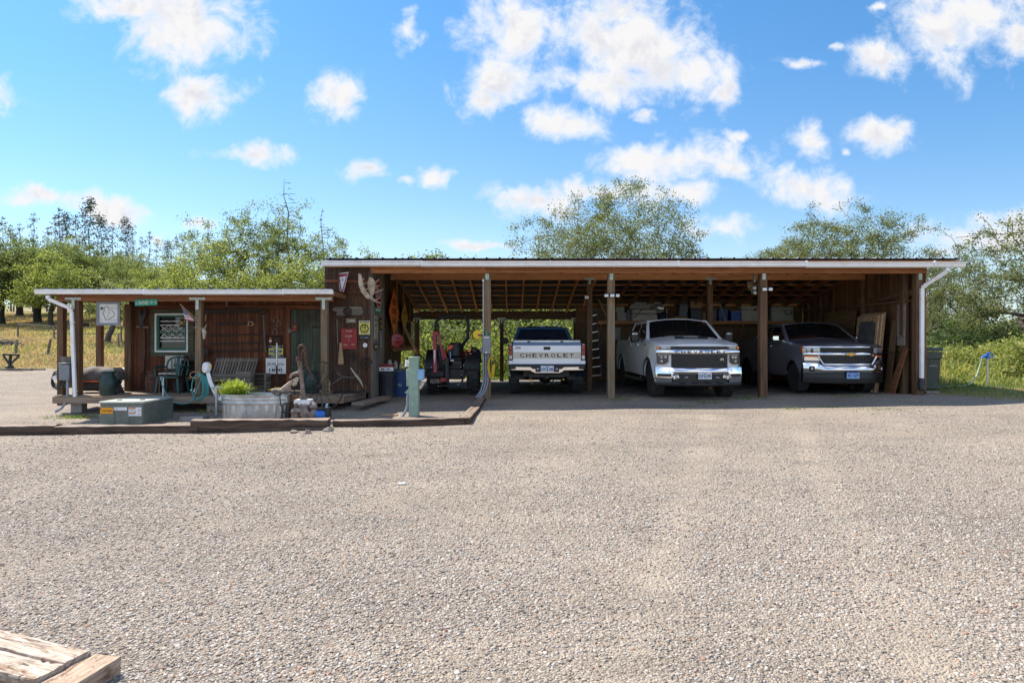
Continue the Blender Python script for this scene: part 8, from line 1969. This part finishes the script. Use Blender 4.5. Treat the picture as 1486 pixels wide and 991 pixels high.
lean_sheet('weathered_board', 'wide grey weathered board hanging by the corner post', 'board', 16.3, 16.62, 1.05, 9.80, 'grey_wood', z=1.3, lean=.02)
mb = MB(); mb.tube([(9.36, 17.05, 1.13), (9.5, 16.7, 1.11), (9.78, 16.35, 1.12)], .010, 5); one(mb, 'bungee_strap', 'black_plastic', 'black strap stretched from the screen frames to the corner post', 'strap', (9.5, 16.7, 1.1))
# ---- wheelie bin, hydrant, hose
bx = xat(1347.5, 17.3); bzg = gzf(bx, 17.3); root = thing('wheelie_bin', 'dark green wheelie bin standing behind the shed corner', 'wheelie bin', (bx, 17.3, bzg), -.15); bh = zat(504, 17.3) - bzg; mb = MB(); a = [(-.205, -.25), (.205, -.25), (.205, .25), (-.205, .25)]; loops(mb, [[Vector((x * k, y * k, z)) for x, y in a] for k, z in ((.74, .04), (.93, bh * .72), (1.03, bh * .74), (1.06, bh * .90))]); mb.box((0, 0, .05), (.34, .38, .03)); mb.build('body', 'bin_green', root, smooth=False); mb = MB(); mb.box((0, -.02, bh * .955), (.46, .58, .085), ch=.035); mb.build('lid', 'bin_lid', root)
for sd in (-1, 1): mb = MB(); mb.lathe([(.03, -.03), (.10, -.03), (.10, .03), (.03, .03)], (sd * .17, .22, .10), 18, 'x'); mb.build('wheel', 'black_plastic', root)
mb = MB(); mb.X = facing((0, -.244, bh * .62)); mb.prism(rect(-.10, .10, -.012, .012), Matrix.Translation((0, -.06, 0)), .006); mb.tube([(.06 * math.cos(a), .06 * math.sin(a) + .03, .004) for a in np.linspace(.3, 5.6, 12)], .007, 4); mb.build('emblem', 'grey_carton', root)
mb = MB(); c = ground_hit(1350, 571); mb.box(c + Vector((0, 0, .03)), (.36, .22, .06), ch=.01); one(mb, 'paving_stone', 'stone', 'pinkish flat stone at the foot of the white downspout', 'flat stone', c)
hx, hy = xat(1433, 17.6), 17.6; hg = gzf(hx, hy); root = thing('yard_hydrant', 'blue headed yard hydrant on a thin pipe in the grass', 'hydrant', (hx, hy, hg)); ht_ = zat(516, hy) - hg; mb = MB(); mb.tube([(0, 0, -.05), (0, 0, ht_ - .05)], .022, 10); mb.build('pipe', 'galv', root); mb = MB(); mb.tube([(0, 0, ht_ - .08), (0, 0, ht_ + .06)], .045, 12); mb.tube([(0, 0, ht_ - .0), (-.10, 0, ht_ - .02), (-.15, 0, ht_ - .07)], [.035, .03, .028], 10); mb.build('head', 'hydrant_blue', root); mb = MB(); mb.tube([(-.02, 0, ht_ + .06), (.07, 0, ht_ + .08), (.13, 0, ht_ + .05), (.13, 0, ht_ - .06), (.05, 0, ht_ - .05)], .016, 8); mb.build('lever', 'hydrant_blue', root)
mb = MB(); pts = [Vector((hx - .15, hy, hg + ht_ - .07)), Vector((hx - .19, hy, hg + ht_ - .22)), Vector((hx - .28, hy - .02, hg + .35)), Vector((hx - .42, hy - .05, hg + .12)), Vector((hx - .62, hy - .1, hg + .03))] + [Vector((x, y, gzf(x, y) + .03)) for x, y in ((hx - .9, hy - .1), (hx - 1.2, hy - .05), (hx - 1.5, hy - .1))]; mb.tube(pts, .016, 7); one(mb, 'garden_hose', 'teal_pale', 'pale green hose curving down from the blue hydrant into the grass', 'garden hose', (hx - .6, hy, hg))
mb = MB(); c = Vector((hx - 1.45, hy + .1, gzf(hx - 1.4, hy)))
for k in range(3): mb.tube([c + Vector((.35 * math.cos(a) * (1 + .1 * k), .18 * math.sin(a), .03 + .02 * k)) for a in np.linspace(0, 6.28, 21)[:-1]], .015, 6, closed=True)
one(mb, 'soaker_hose', 'black_plastic', 'dark hose coil lying in the grass behind the wheelie bin', 'hose coil', c)
# ---- out in the meadow
def post_at(label, px_, top, base, r=.06, lean=(0, 0), group='fence posts in the meadow'):
    g = ground_hit(px_, base); h = (base - top) / FPX * g.y; mb = MB(); mb.tube([g + Vector((0, 0, -.1)), g + Vector((lean[0] * .5, lean[1], h * .5)), g + Vector((lean[0], lean[1], h))], [r * 1.05, r, r * .95], 8); return one(mb, 'fence_post', 'grey_wood', label, 'fence post', g, group), g, h
_, g1, h1 = post_at('left post of the rail fence below the dark trunks', 26, 470, 490); _, g2, h2 = post_at('second post of the rail fence, left of the porch posts', 78.5, 473, 492)
_, g3, h3 = post_at('fence post seen between the map sign and the cabin corner', 176, 473, 497); post_at('lower fence post right of the rear porch post', 172, 484, 503); post_at('stubby fence post just left of the rear porch post', 142, 487, 507)
post_at('dark leaning post above the v shaped implement', 22.5, 493, 514, .07, (.1, 0)); post_at('dark post leaning right in the middle of the meadow', 69, 492, 514, .07, (.18, 0))
mb = MB(); a, b, c3 = g1 + Vector((0, 0, h1 - .03)), g2 + Vector((0, 0, h2 - .03)), g3 + Vector((0, 0, h3 - .05)); mb.bar(a, b, .08, .10); mb.bar(b, b.lerp(c3, .35), .08, .10); one(mb, 'fence_rail', 'grey_wood', 'pale top rail joining the meadow fence posts', 'fence rail', a); mb = MB(); mb.tube([g2 + Vector((0, 0, h2 * .45)), g3 + Vector((0, 0, h3 * .5))], .025, 5); mb.tube([g2 + Vector((0, 0, h2 * .9)), g3 + Vector((0, 0, h3 * .9))], .02, 5); one(mb, 'fence_wire', 'rust_dark', 'dark fence wires running on to the right from the second post', 'fence wire', g2)
g = ground_hit(14, 536.5); root = thing('plough_blade', 'black v shaped iron implement at the edge of the meadow', 'farm implement', g); k = g.y / FPX; mb = MB(); q = lambda a, b, d=0: Vector(((a - 14) * k, d, (536.5 - b) * k)); mb.bar(q(4.5, 514.5), q(28, 515.5), .10, .08); mb.build('crossbar', 'black_iron', root); mb = MB(); mb.bar(q(5, 516), q(13, 528), .07); mb.bar(q(27, 517), q(16, 528), .07); mb.build('arms', 'black_iron', root); mb = MB(); mb.bar(q(15.5, 515), q(14, 530), .10); mb.build('shank', 'black_iron', root); mb = MB(); mb.lathe([(.02, -.06), (.10, -.06), (.10, .06), (.02, .06)], q(11.5, 534), 14, 'x'); mb.lathe([(.02, -.06), (.10, -.06), (.10, .06), (.02, .06)], q(16.5, 534), 14, 'x'); mb.bar(q(10, 533), q(17, 531), .10); mb.build('wheels', 'black_iron', root)
mb = MB(); g = ground_hit(8, 503); rs = random.Random(4)
for k in range(150):
    a = rs.uniform(-.5, .5) + (math.pi if rs.random() < .5 else 0); L = rs.uniform(.3, 1.1); c = g + Vector((rs.gauss(0, .45), rs.gauss(0, .3), rs.uniform(.02, .55) * math.exp(-rs.random()))); d = Vector((math.cos(a), rs.gauss(0, .4), rs.gauss(0, .18))) * L / 2; mb.tube([c - d, c + d * .1 + Vector((0, 0, rs.gauss(0, .04))), c + d], [.018, .014, .005], 4)
one(mb, 'brush_pile', 'bark_grey', 'pile of dead grey branches at the left edge of the meadow', 'brush pile', g, fix=False)
mb = MB(); g = ground_hit(124, 475); mb.tube([g + Vector((0, 0, -.1)), g + Vector((0, 0, .35))], [.3, .25], 12); one(mb, 'tree_stump', 'bark_dark', 'dark tree stump at the far edge of the meadow', 'stump', g)
g = ground_hit(154, 497); tree('oak_tree', 'gnarled grey trunked oak standing in the meadow behind the map sign', g, crown_tree(4.4, 2.3, 2.2, 1.2, .18, 170, 91, .3, .3, lean=(.5, 0)), 'leaf_olive', 'bark_grey', n_each=20, rad=.36, size=.07, seed=77)
mb = MB(); g = ground_hit(22, 537.5); mb.box(g + Vector((0, 0, .05)), (1.6, .12, .08)); mb.box(g + Vector((.9, .1, .04)), (.9, .10, .06)); one(mb, 'fallen_rail', 'grey_wood', 'grey rail lying at the gravel edge below the implement', 'rail', g)
root = thing('riding_mower', 'white and black machine peeping out behind the left cabin corner', 'riding mower', (xat(184, 22), 22, gzf(xat(184, 22), 22))); mb = MB(); mb.box((.25, 0, .45), (.9, .7, .4), ch=.08); mb.box((.45, 0, .75), (.4, .6, .35), ch=.1); mb.build('body', 'white', root)
for x in (-.2, .6): mb = MB(); mb.lathe([(.1, -.1), (.24, -.1), (.26, -.06), (.26, .06), (.24, .1), (.1, .1)], (x, -.42, .26), 20, 'y'); mb.build('wheel', 'rubber', root)
mb = MB(); mb.box((-.2, -.1, .55), (.25, .4, .2), ch=.05); mb.build('deck_guard', 'black_plastic', root)
# litter and single stones in the yard
mb = MB(); g = ground_hit(583, 704); mb.box(g + Vector((0, 0, .012)), (.09, .05, .02), ch=.006); one(mb, 'white_stone', 'white', 'small bright white chip lying alone in the middle of the yard', 'white stone', g)
for k, (px_, py_, r_, lb) in enumerate(((427, 628, .05, 'grey stone below the raised tie, under the stock tank'), (447, 629, .06, 'reddish stone at the foot of the raised tie'), (540, 618, .06, 'grey stone under the long low tie'), (557, 616, .055, 'pale stone under the long low tie, nearer its middle'), (646, 613, .06, 'flat pale stone near the corner of the low tie'), (476, 626, .06, 'pale stone at the joint of the two ties'))):
    g = ground_hit(px_, py_); mb = MB(); mb.ball(g + Vector((0, 0, r_ * .4)), (r_ * 1.3, r_, r_ * .7), 10, 7, .35); one(mb, 'stone', 'stone' if k % 3 == 1 else 'crushed' if k % 2 else 'stone', lb, 'stone', g, 'loose stones along the ties', angle=25)
tuft('tiny yellow flowering weed in front of the low tie', ground_hit(541, 614), 60, .12, .006, 'tuft', 'weed_plant', 'weed')
# ------------------------------------------------------------------ the red tractor, seen from behind
tx_, ty_ = xat(660, 17.9), 17.9
root = thing('tractor', 'red and black compact tractor with roll bar and folded red boom, seen from behind', 'tractor', (tx_, ty_, gzf(tx_, ty_)))
S = FPX / ty_
def q(px_, py_, dy=0.0): return Vector(((px_ - 660) / S * (ty_ + dy) / ty_, dy, 1.4 - (py_ - 495.5) / FPX * (ty_ + dy) - root.location.z))
def tyre(c, r, w_, rim, lugs):
    mb = MB(); mb.lathe([(r * .55, -w_ / 2 + .02), (r * .8, -w_ / 2), (r * .95, -w_ / 2 + .02), (r, -w_ / 2 + .06), (r, w_ / 2 - .06), (r * .95, w_ / 2 - .02), (r * .8, w_ / 2), (r * .55, w_ / 2 - .02)], c, 36, 'x')
    for k in range(lugs):
        a = 2 * math.pi * k / lugs
        for sd in (-1, 1): aa = a + (math.pi / lugs if sd > 0 else 0); mb.box((c[0] + sd * w_ * .25, c[1] + math.cos(aa) * (r + .008), c[2] + math.sin(aa) * (r + .008)), (w_ * .52, .055, .045), Euler((aa - math.pi / 2, 0, 0)) , ch=.008)
    o = mb.build('wheel', 'rubber', root); mb = MB(); mb.lathe([(r * .57, -w_ * .3), (r * .5, -w_ * .1), (r * .2, -w_ * .05), (.001, -w_ * .05)], c, 28, 'x'); mb.build('rim', 'tractor_red', o)
tyre((.51, .10, .56), .56, .33, 0, 18); tyre((-.56, .10, .56), .56, .33, 0, 18); tyre((.42, 1.75, .36), .36, .22, 0, 14); tyre((-.48, 1.75, .36), .36, .22, 0, 14)
for sd in (-1, 1):
    mb = MB(); n = 12; cx_ = .51 if sd > 0 else -.56
    mb.grid([[Vector((cx_ + dx, .10 - math.cos(math.pi * (i / n) * .8 + .2) * .64, .58 + math.sin(math.pi * (i / n) * .8 + .2) * .64)) for i in range(n + 1)] for dx in (-.19, .19)]); mb.build('fender', 'black_iron', root, fix=False)
mb = MB(); mb.box((-.02, 1.35, .98), (.52, 1.5, .42), ch=.10); mb.build('hood', 'tractor_red', root)
mb = MB(); mb.box((-.02, .35, .62), (.42, 1.1, .42), ch=.05); mb.box((-.02, -.15, .56), (.5, .2, .3), ch=.03); mb.box((-.02, 1.5, .52), (.36, 1.6, .2), ch=.03); mb.build('chassis', 'black_iron', root)
# roll bar
mb = MB(); mb.tube([q(632, 510), q(632, 476), q(633.5, 466), q(640, 460.5), q(652, 459), q(672, 458), q(677, 461), q(679, 468), q(679, 488), q(677, 493), q(671, 500, .1), q(668, 512, .2)], .04, 10); mb.build('roll_bar', 'black_iron', root)
mb = MB(); mb.box(q(678, 481, .0), (.06, .08, .12), ch=.01); mb.build('roll_bar_joint', 'black_iron', root)
# seat
mb = MB(); mb.tube([q(661, 518, -.05), q(661, 500, .02)], [.19, .16], 14); mb.box(q(661, 507, .05), (.36, .16, .38), ch=.06); mb.build('seat_back', 'black_plastic', root); mb = MB(); mb.box(q(661, 520, .2), (.42, .4, .12), ch=.04); mb.build('seat', 'black_plastic', root)
mb = MB(); mb.prism([(-.085, -.06), (.085, -.06), (.045, .06), (-.045, .06)], facing(q(655.5, 504, -.14)), .01); mb.build('slow_vehicle_sign', 'smv', root, smooth=False)
mb = MB(); mb.box(q(657, 513, -.12), (.26, .10, .16), ch=.03); mb.box(q(664, 531, -.1), (.3, .16, .34), ch=.03); mb.build('rear_console', 'trim_black', root)
mb = MB(); mb.prism(rect(-.012, .012, -.10, .10), facing(q(654.5, 515, -.20)), .006); mb.build('seat_strap', 'pale_blue', root)
mb = MB(); mb.prism(rect(-.045, .045, -.022, .022), facing(q(657, 523, -.20)), .004); mb.build('decal', 'white_sticker', root, smooth=False); mb = MB(); mb.prism(rect(-.055, .055, -.028, .028), facing(q(664.5, 539, -.24)), .004); mb.build('decal', 'white_sticker', root, smooth=False)
# lamps
for (px_, py_, m_, s_) in ((682, 508.5, 'lens_amber', .075), (684, 514, 'lens_amber', .045), (678, 514.5, 'lens_red', .05)): mb = MB(); mb.lathe([(.001, -.03), (s_ * .6, -.028), (s_ * .62, .02), (.001, .03)], q(px_, py_, -.25), 14, 'y'); mb.build('lamp', m_, root)
mb = MB(); mb.box(q(689, 508, -.1), (.16, .2, .16), ch=.03); mb.tube([q(684, 503, -.1), q(690, 506, -.1), q(697, 509, -.1), q(697, 520, -.1)], .03, 7); mb.build('control_levers', 'trim_black', root)
# folded backhoe boom at the left
mb = MB(); mb.bar(q(632, 482, -.35), q(634.5, 541, -.55), .09, .10); mb.bar(q(637, 482, -.3), q(644.5, 523, -.35), .075, .13); mb.box(q(634, 484, -.33), (.16, .16, .12), ch=.02); mb.build('boom', 'tractor_red', root)
mb = MB(); mb.bar(q(640, 505, -.25), q(646, 524, -.2), .12, .16); mb.box(q(646, 513, -.1), (.10, .3, .22), ch=.03); mb.build('boom_link', 'tractor_red', root)
mb = MB(); mb.tube([q(633, 508, -.48), q(633, 521, -.52)], .030, 8); mb.mat(1).tube([q(633, 521, -.52), q(633.5, 540, -.56)], .022, 8); mb.build('hydraulic_ram', ['white', 'alu'], root)
mb = MB(); mb.tube([q(637, 470, -.2), q(637, 486, -.3)], .024, 8); mb.build('exhaust', 'black_iron', root)
mb = MB()
for k in range(4): mb.tube([q(636 + k, 500, -.4), q(640 + 2 * k, 520 + 4 * k, -.5), q(638 + 3 * k, 545, -.45), q(648 + 2 * k, 550, -.3)], .013, 6)
mb.tube([q(610, 517, -.4), q(616, 519, -.42), q(621, 530, -.42), q(626, 545, -.35)], .022, 7); mb.tube([q(604, 516, -.2), q(611, 515, -.3), q(617, 521, -.35), q(624, 540, -.3)], .016, 6); mb.build('hydraulic_hoses', 'black_plastic', root)
# lower rear frame
mb = MB(); mb.box(q(636, 552.5, -.5), (.38, .20, .16), ch=.02); mb.bar(q(628, 541, -.45), q(646, 543, -.45), .12, .14); mb.bar(q(638, 560, -.5), q(672, 558, -.3), .06, .05); mb.bar(q(650, 520, -.35), q(651, 556, -.4), .10, .12); mb.bar(q(676, 525, -.3), q(672, 555, -.3), .05, .10); mb.bar(q(683, 521, -.3), q(674, 550, -.35), .045, .06); mb.build('backhoe_frame', 'black_iron', root)
mb = MB(); mb.box(q(646, 551, -.62), (.145, .02, .10), ch=.004); mb.build('red_plate', 'tractor_red', root); mb = MB(); mb.prism(rect(-.12, .12, -.05, .05), facing(q(634, 553, -.62)), .01); mb.build('tan_plate', 'rust_pale', root, smooth=False)
for k, (px_, py_) in enumerate(((631, 556), (639, 560), (667, 558), (669, 558), (673, 544), (673, 539), (676, 530), (629, 533), (672, 532))): mb = MB(); mb.ball(q(px_, py_, -.63), .017, 8, 6); mb.build('bolt', 'alu', root)
